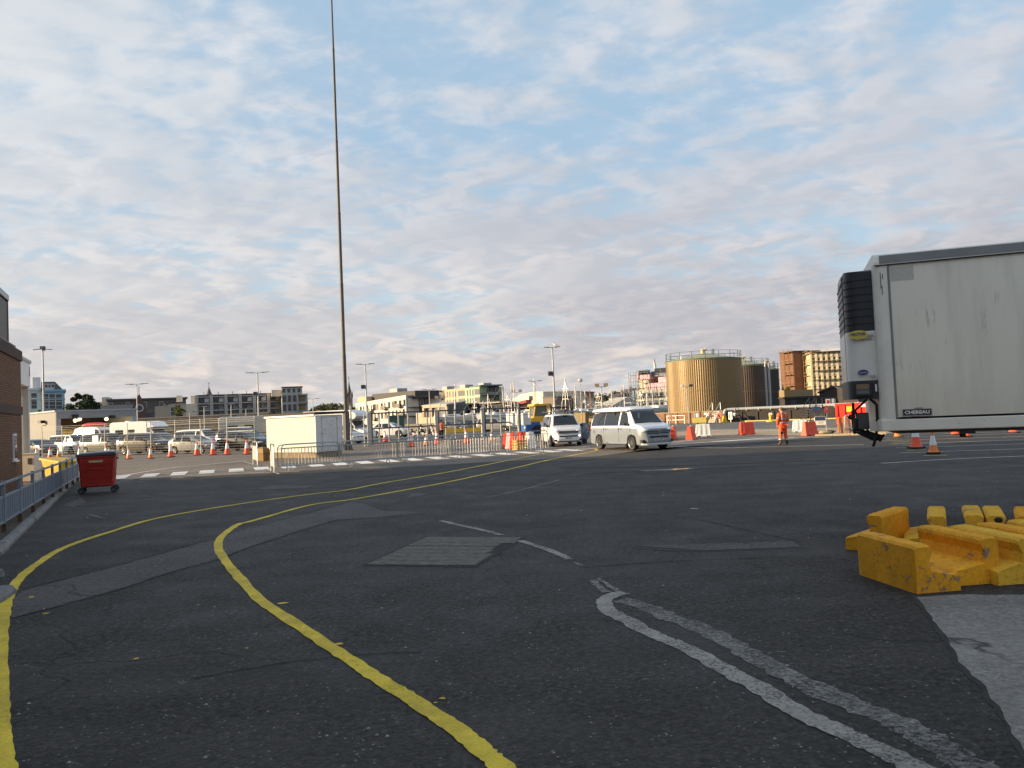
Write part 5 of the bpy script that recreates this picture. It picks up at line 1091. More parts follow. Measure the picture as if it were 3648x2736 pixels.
    MB().add([(-.014, .088, -.02), (.014, .088, -.02), (0, .118, -.018), (0, .094, .03)], [(0, 1, 2), (0, 2, 3), (1, 3, 2)]).build('nose', skin, fc)
    for s_ in (-1, 1):
        MB().ball((s_ * .032, .086, .022), .011, .008, .007, 8, 6).build('eye', mat('eye_dark', (.03, .02, .02), .3), fc); MB().ball((s_ * .079, .0, .0), .012, .02, .03, 8, 6).build('ear', skin, fc)
    MB().box(-.024, .024, .084, .092, -.056, -.048).build('mouth', mat('lips', (.25, .09, .07), .6), fc)
    if cap:
        hm = MB().ball((0, 0, .06), .088, .105, .075, 14, 8); hm.hexa([(-.07, .06, .045), (.07, .06, .045), (.055, .18, .035), (-.055, .18, .035), (-.07, .06, .06), (.07, .06, .06), (.055, .18, .045), (-.055, .18, .045)]); hm.build('cap', M_blk, fc, smooth=50)
    else:
        hv = MB().ball((0, -.012, .022), .085, .100, .108, 14, 10); hv.v = [(x, min(y, .045 + max(0, z - .05) * .8), max(z, -.06)) for x, y, z in hv.v]; hv.build('hair', hair_m, fc, smooth=60)
    if bands:
        def ring(c, rx, ry, h, m=M_refl, nm='reflective_band'):
            n = 22; vs = [(c[0] + rx * math.cos(2 * math.pi * k / n), c[1] + ry * math.sin(2 * math.pi * k / n), c[2] + z) for z in (-h / 2, h / 2) for k in range(n)]
            MB().add(vs, [(k, (k + 1) % n, n + (k + 1) % n, n + k) for k in range(n)]).build(nm, m, t, smooth=60)
        for f_ in (.25, .72): c = P['pel'].lerp(P['cst'], f_); ring(c, .205, .150, .05)
        for n in 'LR':
            MB().tube([P['kne' + n].lerp(P['ank' + n], .52), P['kne' + n].lerp(P['ank' + n], .64)], .108, 14).build('reflective_band', M_refl, t, smooth=50)
            MB().tube([P['sho' + n].lerp(P['elb' + n], .62), P['sho' + n].lerp(P['elb' + n], .76)], .085, 12).build('reflective_band', M_refl, t, smooth=50)
            x = P['sho' + n].x * .55; MB().tube([(x, P['cst'].y - .145, P['wst'].z + .06), (x, P['cst'].y - .150, P['cst'].z), (x, P['cst'].y - .09, P['cst'].z + .14), (x, .0, P['cst'].z + .185)], .022, 6).build('reflective_brace', M_refl, t, smooth=50)
    return t
wp = G(2793, 1586); w1 = person('worker in orange hi-vis suit with reflective bands and brown boots seen from behind', (wp.x, wp.y, .0), R(14), M_hv, M_hv, M_boot,
    {'ankL': (-.17, -.02, .10), 'toeL': (-.23, .12, .045), 'ankR': (.16, -.02, .1), 'toeR': (.20, .12, .045), 'hed': (0, .05, 1.57), 'crn': (-.02, .07, 1.69), 'wriL': (-.22, .10, .92), 'hndL': (-.20, .15, .85), 'wriR': (.18, .16, .98), 'hndR': (.10, .20, .95)}, head_turn=R(40))
for z, y0 in ((.60, 0), ): MB().box(-.19, -.06, -.085, -.06, .52, .62).build('knee_patch', M_blk, w1)
wp = G(1574, 1577); person('worker in orange jacket, black trousers and cap behind the gate barriers', (wp.x, wp.y, .0), R(-58), M_hv, M_blk, M_blk, {'elbR': (.27, .10, 1.17), 'wriR': (.16, .34, 1.16), 'hndR': (.13, .42, 1.17), 'elbL': (-.26, .08, 1.15), 'wriL': (-.16, .28, 1.08), 'hndL': (-.12, .36, 1.06)}, cap=True)
sit = {'pel': (0, 0, .95), 'hipL': (-.1, .02, .92), 'hipR': (.1, .02, .92), 'kneL': (-.13, .42, .96), 'kneR': (.13, .42, .96), 'ankL': (-.13, .55, .58), 'ankR': (.13, .55, .58), 'toeL': (-.13, .68, .54), 'toeR': (.13, .68, .54), 'elbR': (.27, .16, 1.16), 'wriR': (.16, .38, 1.22), 'hndR': (.13, .44, 1.24), 'elbL': (-.27, .16, 1.16), 'wriL': (-.16, .38, 1.22), 'hndL': (-.13, .44, 1.24)}
def seat_in(label, pos, yaw, sc, sy, m, hair=M_hair):
    c, s_ = math.cos(yaw), math.sin(yaw); q = Vector((.34 * sc, sy * sc)); person(label, (pos.x + q.x * c - q.y * s_, pos.y + q.x * s_ + q.y * c, .02), yaw - math.pi / 2, m, M_blk, M_blk, sit, hair, bands=False, scale=.93 * sc)
seat_in('driver in an orange top at the wheel of the white van', VPOS, VYAW, .94, -.42, mat('salmon_shirt', (.70, .20, .10), .8)); seat_in('passenger in dark clothes in the white van', VPOS, VYAW, .94, .42, M_blk)
seat_in('driver in a grey top inside the camper van', CPOS, CYAW, 1.0, -.42, mat('grey_shirt', (.25, .25, .26), .8))
bk = thing('bicycle_cover', 'grey patterned cover bulging beside the white van wing', 'cover', VPOS + Vector((1.45, .9, 0)), 0)
rg = []
for z, a_ in ((.25, .22), (.45, .34), (.8, .36), (1.05, .30), (1.25, .15)): rg.append([(a_ * .9 * math.cos(k * .628) * (1 + .1 * math.sin(3 * k)), a_ * math.sin(k * .628), z) for k in range(10)])
MB().loft(rg).build('body', mat('patterned_cover', (.18, .2, .24), .6, var=.9, scale=9), bk, smooth=40); MB().cyl((0, 0, 0.01), (0, 0, .3), .16, n=10).build('foot', M_black, bk)

# ---- parked vehicles behind the wire fence
K = 'vehicles parked behind the wire fence'
M_dk = car_paint('paint_black_blue', (.022, .026, .032)); M_br = car_paint('paint_bronze', (.036, .028, .021), 0); M_sv = car_paint('paint_silver', (.30, .29, .265), .5, .3); M_wh = car_paint('paint_white', (.72, .72, .71)); M_gr = car_paint('paint_grey', (.05, .053, .056), 0); M_dg = car_paint('paint_dark_green', (.045, .045, .038), 0)
car('parked_car', 'dark hatchback half hidden behind the canopy column', 'car', gx(135, 73), R(-35), 'estate', M_dk, K, scale=1.0)
car('parked_van', 'short white panel van parked in front of the grey shed', 'van', gx(248, 76), R(-28), 'van', M_wh, K, spokes=6, scale=.93)
car('parked_car', 'dark blue car behind the nose of the short white van', 'car', gx(296, 84), R(-28), 'mpv', M_dk, K)
h_ = car('parked_van', 'white high-roofed van with red kayaks on its roof', 'van', gx(345, 83), R(-24), 'hitop', M_wh, K)
kp = gx(345, 83)
for k, lab in ((-.32, 'red kayak on the roof of the high-roofed van, nearer of two'), (.32, 'red kayak on the roof of the high-roofed van, farther of two')):
    ky = thing('kayak', lab, 'kayak', Vector((kp.x, kp.y, 2.64)) + rotz((-.3, k * .9 - .0, 0), R(-24)), R(-24))
    MB().loft([[(x, y * w_, z * w_ ** .5) for y, z in ((-.27, .16), (-.2, .04), (0, 0), (.2, .04), (.27, .16), (.15, .28), (0, .31), (-.15, .28))] for x, w_ in ((-1.6, .08), (-1.2, .55), (-.5, .95), (.3, 1), (1.0, .6), (1.5, .08))]).build('hull', mat('kayak_red', (.55, .02, .03), .35), ky, smooth=50); MB().box(-.45, .25, -.16, .16, .28, .325).build('cockpit', M_trim, ky, bevel=.03)
car('parked_van', 'dark olive van parked left of the brown off-roader', 'van', gx(372, 70.5), R(-22), 'van', M_dg, K, scale=.92)
car('parked_car', 'brown off-roader with alloy wheels behind the fence', 'off-roader', gx(512, 65), R(-20), 'suv', M_br, K, rack=True, spokes=7, scale=.95)
car('parked_car', 'grey car behind the bonnet of the brown off-roader', 'car', gx(575, 74), R(-25), 'mpv', M_gr, K)
car('parked_car', 'silver five-door hatchback behind the fence', 'car', gx(688, 61.5), R(-17), 'hatch', M_sv, K, spokes=9, scale=.95)
cvn = car('parked_van', 'white van with chequered bonnet behind the silver hatchback', 'van', gx(706, 71), R(-24), 'van', M_wh, K, scale=.92)
ck = MB()
for i in range(4):
    for j in range(7):
        if (i + j) % 2: continue
        xa, xb = 1.76 + i * .12, 1.88 + i * .12; f = lambda x: interp(smooth_tab(SPECS['van']['top']), x) + .018; ya, yb = -.63 + j * .18, -.45 + j * .18
        ck.quad((xa, ya, f(xa)), (xb, ya, f(xb)), (xb, yb, f(xb)), (xa, yb, f(xa)))
ck.build('chequered_bonnet', M_trim, cvn, label='black squares of a chequered bonnet')
car('parked_car', 'dark estate car left of the white kiosk', 'estate car', gx(868, 62.5), R(-22), 'estate', M_dk, K, spokes=8, rack=True)
car('parked_car', 'dark car with roof bars behind the estate car', 'car', gx(865, 69), R(-22), 'suv', M_gr, K, rack=True)
car('parked_car', 'white car showing between the kiosk and the mast', 'car', gx(1208, 68), R(-28), 'mpv', M_wh, K)
car('parked_car', 'white coupe off-roader seen through the gate', 'off-roader', gx(1388, 87), R(-14), 'coupe_suv', M_wh, K, spokes=5)
car('parked_car', 'dark car right of the worker behind the gate', 'car', gx(1608, 96), R(-30), 'hatch', M_gr, K); car('parked_car', 'low dark car left of the silver people carrier', 'car', gx(1688, 100), R(-25), 'hatch', M_dk, K)
car('parked_car', 'silver people carrier seen through the gate', 'people carrier', gx(1764, 95), R(-22), 'mpv', M_sv, K); car('parked_car', 'grey car behind the silver people carrier', 'car', gx(1812, 108), R(-25), 'mpv', M_gr, K)
# ---- motorhomes
def motorhome(label, p, yaw, L=6.6, H=2.85, luton=True, m=None, back_win=True, ladder=False):
    t = thing('motorhome', label, 'motorhome', (p[0], p[1], .012), yaw, K); m = m or M_wh; W = 1.12; x0 = -L / 2; xc = L / 2 - 1.9
    MB().prism([(x0, .55), (x0, H - .25), (x0 + .12, H - .06), (x0 + .4, H), (xc - .3, H), (xc + .1, H - .05), (xc + .1, .55)], 'y', -W, W).build('body', m, t, bevel=.06, segs=2)
    if luton: MB().loft([[(x, y, z) for x, z in ((xc - .1, H - .06), (xc + .5, H - .08), (xc + 1.05, H - .35), (xc + 1.15, H - .62), (xc + .95, H - .85), (xc - .1, H - .98))] for y in (-W + .04, -W + .10, W - .10, W - .04)]).build('overcab', m, t, smooth=50)
    else: MB().loft([[(x, y * k, z) for x, z in ((xc - .1, H - .06), (xc + .35, H - .12), (xc + .9, H - .6), (xc - .1, H - .7))] for y, k in ((-W + .04, 1), (W - .04, 1))]).build('roof_cap', m, t, smooth=50)
    MB().loft([[(x, y * k, z) for x, z in ((xc - .05, .45), (xc - .05, 2.0), (xc + .45, 1.98), (xc + .95, 1.32), (xc + 1.75, 1.08), (xc + 1.9, .85), (xc + 1.9, .42))] for y, k in ((-.96, .97), (-.94, 1), (.94, 1), (.96, .97))]).build('cab', m, t, smooth=40)
    MB().hexa([(xc + .50, -.80, 1.94), (xc + .99, -.84, 1.31), (xc + .99, .84, 1.31), (xc + .50, .80, 1.94), (xc + .53, -.80, 1.96), (xc + 1.02, -.84, 1.33), (xc + 1.02, .84, 1.33), (xc + .53, .80, 1.96)]).build('windscreen', M_cglass, t)
    for sg in (1, -1):
        MB().prism([(xc + .1, 1.3), (xc + .1, 1.85), (xc + .42, 1.85), (xc + .80, 1.32)], 'y', sg * .945 - .012, sg * .945 + .012).build('cab_window', M_cglass, t)
        for a_, b_, z0, z1 in ((x0 + .7, x0 + 1.7, 1.55, 2.05), (x0 + 2.3, x0 + 3.1, 1.55, 2.05)): MB().box(a_, b_, sg * W - .012, sg * W + .012, z0, z1).build('side_window', M_cglass, t, bevel=.02)
        MB().box(x0 + .2, xc, sg * W - .008, sg * W + .008, 1.18, 1.28).build('stripe', mat('beige_stripe', (.35, .28, .2), .5), t)
        for wx in (x0 + 1.5, xc + 1.1): wheel(t, (wx, sg * .86, .33), .33, .2, M_steel, sg, 6)
        MB().ball((xc + 1.80, sg * .72, .88), .12, .14, .10, 8, 6).build('headlight', M_lens, t)
        MB().box(xc + .72, xc + .80, sg * 1.12 - .1, sg * 1.12 + .1, 1.25, 1.55).build('wing_mirror', M_trim, t)
        MB().box(x0 - .012, x0 + .02, sg * .85 - .08, sg * .85 + .08, .9, 1.15).build('tail_light', M_tail, t)
    MB().box(xc + 1.84, xc + 1.915, -.4, .4, .5, .75).build('grille', M_trim, t); MB().box(x0 + .1, xc + 1.5, -.9, .9, .3, .56).build('underbody', M_trim, t)
    if back_win: MB().box(x0 - .015, x0 + .02, -.65, .45, 1.45, 2.05).build('rear_window', M_cglass, t, bevel=.02)
    if ladder:
        for y in (.62, .92): MB().bar((x0 - .06, y, .9), (x0 - .06, y, H - .1), .03).build('ladder_rail', M_white, t)
        for k in range(6): MB().bar((x0 - .06, .62, 1.0 + k * .3), (x0 - .06, .92, 1.0 + k * .3), .025).build('ladder_rung', M_white, t)
    MB().box(x0 + 1.2, x0 + 1.7, -.3, .3, H, H + .1).build('roof_vent', M_trim if luton else M_white, t); MB().box(x0 + 2.4, x0 + 3.4, -.4, .4, H, H + .05).build('solar_panel', M_trim, t)
    return t
motorhome('white motorhome with raked roof behind the brown off-roader', gx(510, 81), R(-17), 6.4, 2.82, False); motorhome('cream motorhome with rear ladder behind the dark estate car', gx(905, 77), R(18), 6.4, 2.85, True, car_paint('paint_cream', (.56, .51, .43)), ladder=True)
motorhome('large white motorhome with rounded overcab between kiosk and gate', gx(1205, 75), R(-24), 7.0, 3.0, True)

# ---- motorcycles
def motorcycle(label, p, yaw, col):
    t = thing('motorcycle', label, 'motorcycle', (p[0], p[1], .012), yaw, 'motorcycles behind the gate')
    for x in (-.72, .72):
        w_ = MB().lathe([(.22, -.05), (.30, -.06), (.32, 0), (.30, .06), (.22, .05)], 18, (x, 0, .32), 'y').build('wheel', MATS['tyre_rubber'], t, smooth=50); m = MB()
        for k in range(6): m.bar((x, 0, .32), (x + .24 * math.cos(k * 1.047), 0, .32 + .24 * math.sin(k * 1.047)), .03)
        m.build('rim', M_alloy, w_)
    MB().loft([[(x, y * k, z + dz) for y, z in ((-.16, .72), (-.12, .92), (0, .98), (.12, .92), (.16, .72), (0, .66))] for x, k, dz in ((-.1, .6, -.04), (.1, 1, 0), (.3, 1, .02), (.42, .5, -.02))]).build('fuel_tank', col, t, smooth=50)
    MB().loft([[(x, y * k, z) for y, z in ((-.14, h - .08), (-.12, h), (.12, h), (.14, h - .08))] for x, k, h in ((-.75, .6, .98), (-.45, 1, .86), (-.1, .8, .86))]).build('seat', M_trim, t, smooth=40)
    MB().box(-.2, .25, -.17, .17, .28, .66).build('engine', M_dgrey, t, bevel=.04); MB().bar((.72, .07, .32), (.45, .07, 1.02), .05).bar((.72, -.07, .32), (.45, -.07, 1.02), .05).build('fork', M_galv, t)
    MB().bar((.42, -.38, 1.08), (.42, .38, 1.08), .03).build('handlebar', M_trim, t); MB().ball((.55, 0, .88), .09, .09, .1, 10, 7).build('headlight', M_lens, t); MB().tube([(.2, -.16, .35), (-.2, -.2, .28), (-.8, -.22, .4)], .05, 8).build('exhaust', M_galv, t)
    MB().loft([[(x, y, z) for y, z in ((-.13, h), (0, h + .1), (.13, h))] for x, h in ((.45, 1.25), (.58, 1.05), (.62, .98))]).build('screen', M_cglass, t); MB().box(-.95, -.55, -.42, -.2, .55, .85).box(-.95, -.55, .2, .42, .55, .85).build('pannier', M_trim, t, bevel=.03)
    return t
motorcycle('dark motorcycle next to the white coupe off-roader', gx(1487, 84), R(-40), M_dk); motorcycle('grey motorcycle nearer the middle gate post', gx(1522, 83), R(-35), M_gr)
# ---- yellow and blue dock tractor
tp = gx(1918, 69); tg = thing('dock_tractor', 'yellow-cabbed dock tractor with blue chassis behind the white van', 'tractor', tp, R(180 + 22)); tg.scale = (.80, .80, .80); M_yl = mat('machine_yellow', (.78, .43, .015), .4, var=.08, coat=.3); M_bl = mat('machine_blue', (.02, .11, .33), .45, var=.12, coat=.2)
MB().prism([(-2.6, .62), (-2.6, 1.0), (.2, 1.12), (.35, 1.5), (1.75, 1.5), (1.95, 1.15), (1.95, .55), (1.55, .42), (.4, .42), (.2, .62)], 'y', -1.1, 1.1).build('chassis', M_bl, tg, bevel=.04)
for sg in (1, -1):
    MB().prism([(.15, .95), (.35, 1.25), (.75, 1.36), (1.2, 1.25), (1.4, .95), (1.3, .95), (1.1, 1.14), (.75, 1.22), (.45, 1.14), (.27, .95)], 'y', sg * 1.1 - .14, sg * 1.1 + .14).build('mudguard', M_bl, tg)
    for wx in (.78, -1.9): wheel(tg, (wx, sg * 1.06, .56), .55, .36, M_bl, sg, 8, .55)
for k in range(5): MB().box(1.95, 1.975, -.9 + k * .12, -.82 + k * .12, .72, 1.05).build('grille_slat', M_white, tg)
for sg in (1, -1): MB().box(1.94, 1.985, sg * .78 - .16, sg * .78 + .16, .86, 1.08).build('headlight', M_lens, tg)
MB().prism([(.05, 1.5), (.35, 1.5), (1.8, 1.5), (1.72, 1.78), (.9, 2.06), (.05, 2.06)], 'y', -1.0, 1.0).build('bonnet', M_yl, tg, bevel=.05)
for x, x2 in ((-.75, -.70), (.85, .60)):
    for y in (-.70, .70): MB().bar((x, y, 2.0), (x2, y * .95, 3.25), .11).build('cab_pillar', M_yl, tg)
MB().prism([(-.95, 3.2), (-.9, 3.45), (.7, 3.45), (.95, 3.2)], 'y', -.86, .86).build('cab_roof', M_yl, tg, bevel=.05); MB().box(-.85, .95, -.78, .78, 1.5, 2.1).build('cab_base', M_yl, tg, bevel=.03)
MB().hexa([(-.70, -.66, 2.1), (.82, -.66, 2.1), (.82, .66, 2.1), (-.70, .66, 2.1), (-.66, -.62, 3.2), (.58, -.62, 3.2), (.58, .62, 3.2), (-.66, .62, 3.2)]).build('cab_glass', mat('tinted_cab_glass', (.10, .11, .09), .08, var=.3, scale=2), tg)
MB().cyl((-1.2, .75, 1.1), (-1.2, .75, 3.3), .09, n=10).build('exhaust_stack', M_black, tg); MB().ball((0, 0, 3.52), .10, .10, .10, 8, 6).build('beacon', mat('beacon_amber', (.7, .25, .02), .3), tg)
MB().box(-1.9, -1.0, -1.0, 1.0, 1.1, 2.3).build('engine_housing', M_dgrey, tg, bevel=.04); MB().bar((-1.0, -.9, 1.1), (-.75, -.9, 3.0), .04).bar((-1.3, -.9, 1.1), (-1.3, -.9, 2.4), .04).build('grab_rail', M_dgrey, tg); MB().cyl((-2.0, 0, 1.0), (-2.0, 0, 1.12), .5, n=18).build('coupling_plate', M_black, tg)
# ---- dark forklift showing over the van roof
fk = thing('forklift', 'dark forklift whose mast stands above the white van', 'forklift', gx(1992, 74), R(10)); fk.scale = (.85, .85, .85); M_fk = mat('forklift_dark', (.05, .042, .036), .6, var=.2)
MB().box(-1.4, 1.0, -.65, .65, .35, 1.3).build('body', M_fk, fk, bevel=.06)
for x in (-.9, .9):
    for y in (-.6, .6): MB().bar((x, y, 1.2), (x * .8, y, 2.75), .09).build('guard_post', M_fk, fk)
MB().box(-1.0, .9, -.68, .68, 2.75, 2.88).build('overhead_guard', M_fk, fk)
for y in (-.35, .35): MB().box(1.35, 1.52, y - .1, y + .1, .1, 3.75).build('mast', M_fk, fk)
for z in (.6, 2.0, 3.6): MB().box(1.36, 1.5, -.3, .3, z, z + .14).build('mast_crosspiece', M_fk, fk)
for y in (-.3, .3): MB().box(1.5, 2.6, y - .06, y + .06, .15, .2).build('fork', M_dgrey, fk)
for x in (-.95, .75):
    for sg in (1, -1): wheel(fk, (x, sg * .58, .34), .33, .24, M_steel, sg, 6)
MB().box(-.5, .0, -.3, .3, 1.3, 1.5).box(-.55, -.45, -.3, .3, 1.5, 2.0).build('seat', M_black, fk)
# ---- yellow crash rail, skip, container behind the gate
cr = thing('crash_rail', 'yellow steel crash rail in front of the dark cars behind the gate', 'crash rail', gx(1622, 84), R(6))
MB().prism([(-.05, .30), (.04, .38), (-.05, .46), (-.05, .54), (.04, .62), (-.05, .72), (-.09, .72), (-.09, .30)], 'x', -2.6, 2.6).build('beam', mat('rail_yellow', (.80, .48, .02), .45), cr)
for x in (-2.2, 0, 2.2): MB().box(x - .07, x + .07, -.0, .12, 0, .7).build('post', M_ytub, cr)
ysk = thing('yellow_skip', 'yellow skip between the mast and the gate', 'skip', gx(1290, 104), R(5)); MB().prism([(-1.0, 0.15), (1.0, .15), (1.6, 1.3), (-1.6, 1.3)], 'y', -.8, .8).build('body', mat('skip_yellow', (.75, .55, .02), .5), ysk, bevel=.03); MB().box(-1.65, 1.65, -.85, .85, 1.3, 1.42).build('rim', M_ytub, ysk); MB().box(-.9, .9, -.6, .6, 0, .16).build('skid', M_dgrey, ysk)
gc = thing('storage_container', 'green steel storage container seen through the gate', 'container', gx(1412, 125), R(8)); M_gc = mat('container_green', (.06, .13, .10), .6, var=.15)
cm = MB(); n = 16
for k in range(n): cm.box(-1.2 + 2.4 * k / n, -1.2 + 2.4 * (k + .5) / n, -1.2, 1.2, .1, 2.4); cm.box(-1.2 + 2.4 * (k + .5) / n, -1.2 + 2.4 * (k + 1) / n, -1.17, 1.17, .1, 2.4)
cm.build('corrugated_wall', M_gc, gc); MB().box(-1.25, 1.25, -1.25, 1.25, 2.4, 2.52).build('roof', M_gc, gc); MB().box(-1.25, 1.25, -1.25, 1.25, 0, .1).build('base', M_gc, gc)
# ================================================================ STORAGE TANKS, WALL, PIPES (right of centre)
def tank(label, px, Y, rpx, ytop, m, nrib=110, rail_n=18, zb=.0, amp=.034):
    c = gx(px, Y); r_ = rpx * Y / F; zt = A(px, ytop, Y).z; t = thing('storage_tank', label, 'storage tank', c)
    vs = []; fs = []; n = nrib * 4
    for z in (zb, zt):
        for i in range(n):
            a_ = 2 * math.pi * i / n; rr = r_ + (amp if (i % 4) in (0, 1) else 0); vs.append((rr * math.cos(a_), rr * math.sin(a_), z))
    MB().add(vs, [(i, (i + 1) % n, n + (i + 1) % n, n + i) for i in range(n)]).build('ribbed_shell', m, t)
    MB().lathe([(r_ + .07, zt - .12), (r_ + .10, zt + .05), (r_ * .98, zt + .10), (r_ * .5, zt + .55), (.6, zt + .95), (0, zt + 1.0)], 64).build('roof', mat('tank_roof', (.30, .29, .20), .7, var=.15), t, smooth=30)
    MB().lathe([(r_ + .06, zt - .03), (r_ + .12, zt - .03), (r_ + .12, zt + .10), (r_ + .06, zt + .10)], 64).build('green_rim', mat('rim_green', (.05, .10, .045), .6), t, smooth=30)
    MB().lathe([(r_ + .05, (zb + zt) * .5 - .02), (r_ + .058, (zb + zt) * .5 - .02), (r_ + .058, (zb + zt) * .5 + .02), (r_ + .05, (zb + zt) * .5 + .02)], 90).build('seam', mat('tank_seam', (.25, .19, .1), .5), t)
    M_rl = mat('tank_railing', (.07, .10, .075), .6)
    for k in range(rail_n): a_ = 2 * math.pi * k / rail_n; MB().bar((r_ * math.cos(a_), r_ * math.sin(a_), zt), (r_ * math.cos(a_), r_ * math.sin(a_), zt + 1.05), .055).build('rail_post', M_rl, t)
    for z in (.55, 1.02): MB().tube([(r_ * math.cos(2 * math.pi * k / 48), r_ * math.sin(2 * math.pi * k / 48), zt + z) for k in range(49)], .025, 5).build('hand_rail', M_rl, t)
    vm = MB().cyl((0, 0, zt + .9), (0, 0, zt + 1.5), .25, n=10).cyl((.0, 0, zt + 1.3), (.5, 0, zt + 1.6), .16, n=8); vm.build('roof_vent', mat('vent_cream', (.5, .42, .22), .6), t); MB().box(1.2, 1.5, -.2, .2, zt + .5, zt + 1.5).build('roof_hatch', M_galv, t)
    MB().cyl((-r_ * .7, -r_ * .5, zt), (-r_ * .7, -r_ * .5, zt + .55), .10, n=8).build('vent_stub', M_white, t)
    return t, r_, zt
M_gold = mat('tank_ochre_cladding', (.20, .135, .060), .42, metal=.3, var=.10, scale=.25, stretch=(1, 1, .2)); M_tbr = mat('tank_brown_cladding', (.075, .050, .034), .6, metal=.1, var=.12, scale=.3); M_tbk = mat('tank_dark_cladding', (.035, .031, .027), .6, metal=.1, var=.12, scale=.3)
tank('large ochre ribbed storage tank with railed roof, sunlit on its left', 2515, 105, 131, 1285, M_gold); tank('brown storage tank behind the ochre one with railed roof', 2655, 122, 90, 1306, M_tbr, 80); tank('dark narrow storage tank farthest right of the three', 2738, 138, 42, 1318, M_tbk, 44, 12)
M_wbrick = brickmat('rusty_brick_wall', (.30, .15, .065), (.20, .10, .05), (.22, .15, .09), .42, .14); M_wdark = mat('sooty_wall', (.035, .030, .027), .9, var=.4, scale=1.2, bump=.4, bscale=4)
M_pipe = mat('pipe_grey_white', (.42, .42, .42), .45, metal=.2, var=.1)
def seg(p, q): d = q - p; return d.length, math.atan2(d.y, d.x)
qa, qb, qc = gx(2300, 100), gx(2575, 92), gx(3120, 83)
l1, a1 = seg(qa, qb); t = thing('brick_wall', 'low sunlit brown brick wall in front of the ochre tank', 'wall', qa, a1); MB().box(0, l1, 0, .4, 0, 1.25).build('masonry', M_wbrick, t); MB().box(-.02, l1, -.04, .44, 1.25, 1.36).build('coping', mat('wall_coping', (.30, .22, .12), .8, var=.2), t)
for k in range(6): MB().box(l1 * (k + .5) / 6 - .2, l1 * (k + .5) / 6 + .2, -.10, 0, 0, 1.23).build('buttress', M_wbrick, t)
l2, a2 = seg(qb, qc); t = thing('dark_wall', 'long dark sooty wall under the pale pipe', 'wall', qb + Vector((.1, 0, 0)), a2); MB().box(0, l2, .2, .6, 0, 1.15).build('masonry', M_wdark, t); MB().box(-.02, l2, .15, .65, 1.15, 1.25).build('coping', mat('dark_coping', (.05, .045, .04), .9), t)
for k in range(9): MB().box(l2 * k / 9, l2 * k / 9 + .3, .1, .2, 0, 1.1).build('pilaster', M_wdark, t)
t = thing('pipeline', 'pale pipeline along the dark wall with yellow-footed bend', 'pipe', qb, a2); MB().tube([(.25, -.15, .15), (.25, -.15, 1.15), (.32, -.12, 1.33), (.5, -.05, 1.42), (.9, .1, 1.45), (l2, .2, 1.5)], .17, 10).build('pipe', M_pipe, t, smooth=50)
MB().lathe([(.0, 0), (.5, 0), (.5, .08), (.3, .1), (.22, .7), (.0, .7)], 10, (.25, -.15, 0)).build('pipe_foot', mat('signal_yellow', (.75, .50, .02), .5), t)
for k in range(1, 12): MB().cyl((l2 * k / 12, .15, 1.4), (l2 * k / 12 + .12, .15, 1.4), .21, n=10).build('flange', M_pipe, t)
MB().bar((2.2, -.5, .05), (l2, -.9, .05), .22, .16).build('yellow_kerb_line', mat('yellow_kerb', (.5, .40, .10), .7, var=.2), t)
t = thing('tank_downpipe', 'pair of pale vertical pipes on the brown tank', 'pipe', gx(2742, 108)); zt = A(2742, 1297, 108).z
for x in (-.25, .22): MB().cyl((x, 0, 0), (x, 0, zt), .13, n=10).build('pipe', M_pipe, t, smooth=50)
for k in range(4): MB().box(-.4, .38, -.05, .16, 1 + k * 2, 1.1 + k * 2).build('bracket', M_dgrey, t)
# stairs, signs, yellow block, railing by the tank foot
t = thing('steel_stairs', 'short steel stairs over the wall at the foot of the ochre tank', 'stairs', gx(2547, 91), a1)
for k in range(6): MB().box(-.5, .5, -.9 + k * .22, -.7 + k * .22, .22 * k + .1, .22 * k + .15).build('tread', M_galv, t)
for x in (-.52, .52): MB().bar((x, -.95, .1), (x, .4, 1.45), .06, .12).build('stringer', M_galv, t); MB().bar((x, -.95, 1.05), (x, .4, 2.35), .05).bar((x, -.9, .1), (x, -.9, 1.1), .05).bar((x, .4, 1.4), (x, .4, 2.35), .05).build('handrail', M_galv, t)
def wsign(label, px, py, w_, h, Y, m, marks=(), post=True, rz=None):
    p = A(px, py, Y); t = thing('sign', label, 'sign', (p.x, p.y, 0), a1 if rz is None else rz); bo = MB().box(-w_ / 2, w_ / 2, -.02, .02, p.z - h / 2, p.z + h / 2).build('board', m, t)
    for (x0, x1, z0, z1, mm) in marks: MB().box(x0 * w_, x1 * w_, -.026, -.021, p.z + z0 * h, p.z + z1 * h).build('sign_mark', mm, bo)
    if post: MB().bar((0, .04, 0), (0, .04, p.z + h / 2), .06).build('post', M_galv, t)
    return t
M_sblue = mat('sign_blue_grey', (.16, .24, .32), .5); M_sred = mat('sign_red', (.62, .03, .02), .5); M_syel = mat('sign_yellow', (.75, .50, .03), .5); M_prn = mat('sign_print_grey', (.3, .3, .32), .6); M_bk2 = mat('sign_black', (.03, .03, .03), .6)
wsign('blue-grey sign with white arrow at the foot of the ochre tank', 2481, 1479, .62, .42, 91, M_sblue, ((-.3, .3, -.35, -.2, M_plate), (-.15, .25, 0, .3, M_plate), (-.38, -.25, -.42, -.13, M_plate)))
wsign('white landscape sign right of the arrow sign by the tank', 2515, 1476, .72, .36, 91, M_plate, ((-.35, .3, .1, .2, M_sred), (-.35, .35, -.2, -.1, M_prn)))
wsign('red hose box sign at the right foot of the ochre tank', 2562, 1480, .46, .66, 90.5, M_sred, ((-.2, .2, .1, .3, M_bk2), (-.2, .2, -.3, -.1, M_bk2)))
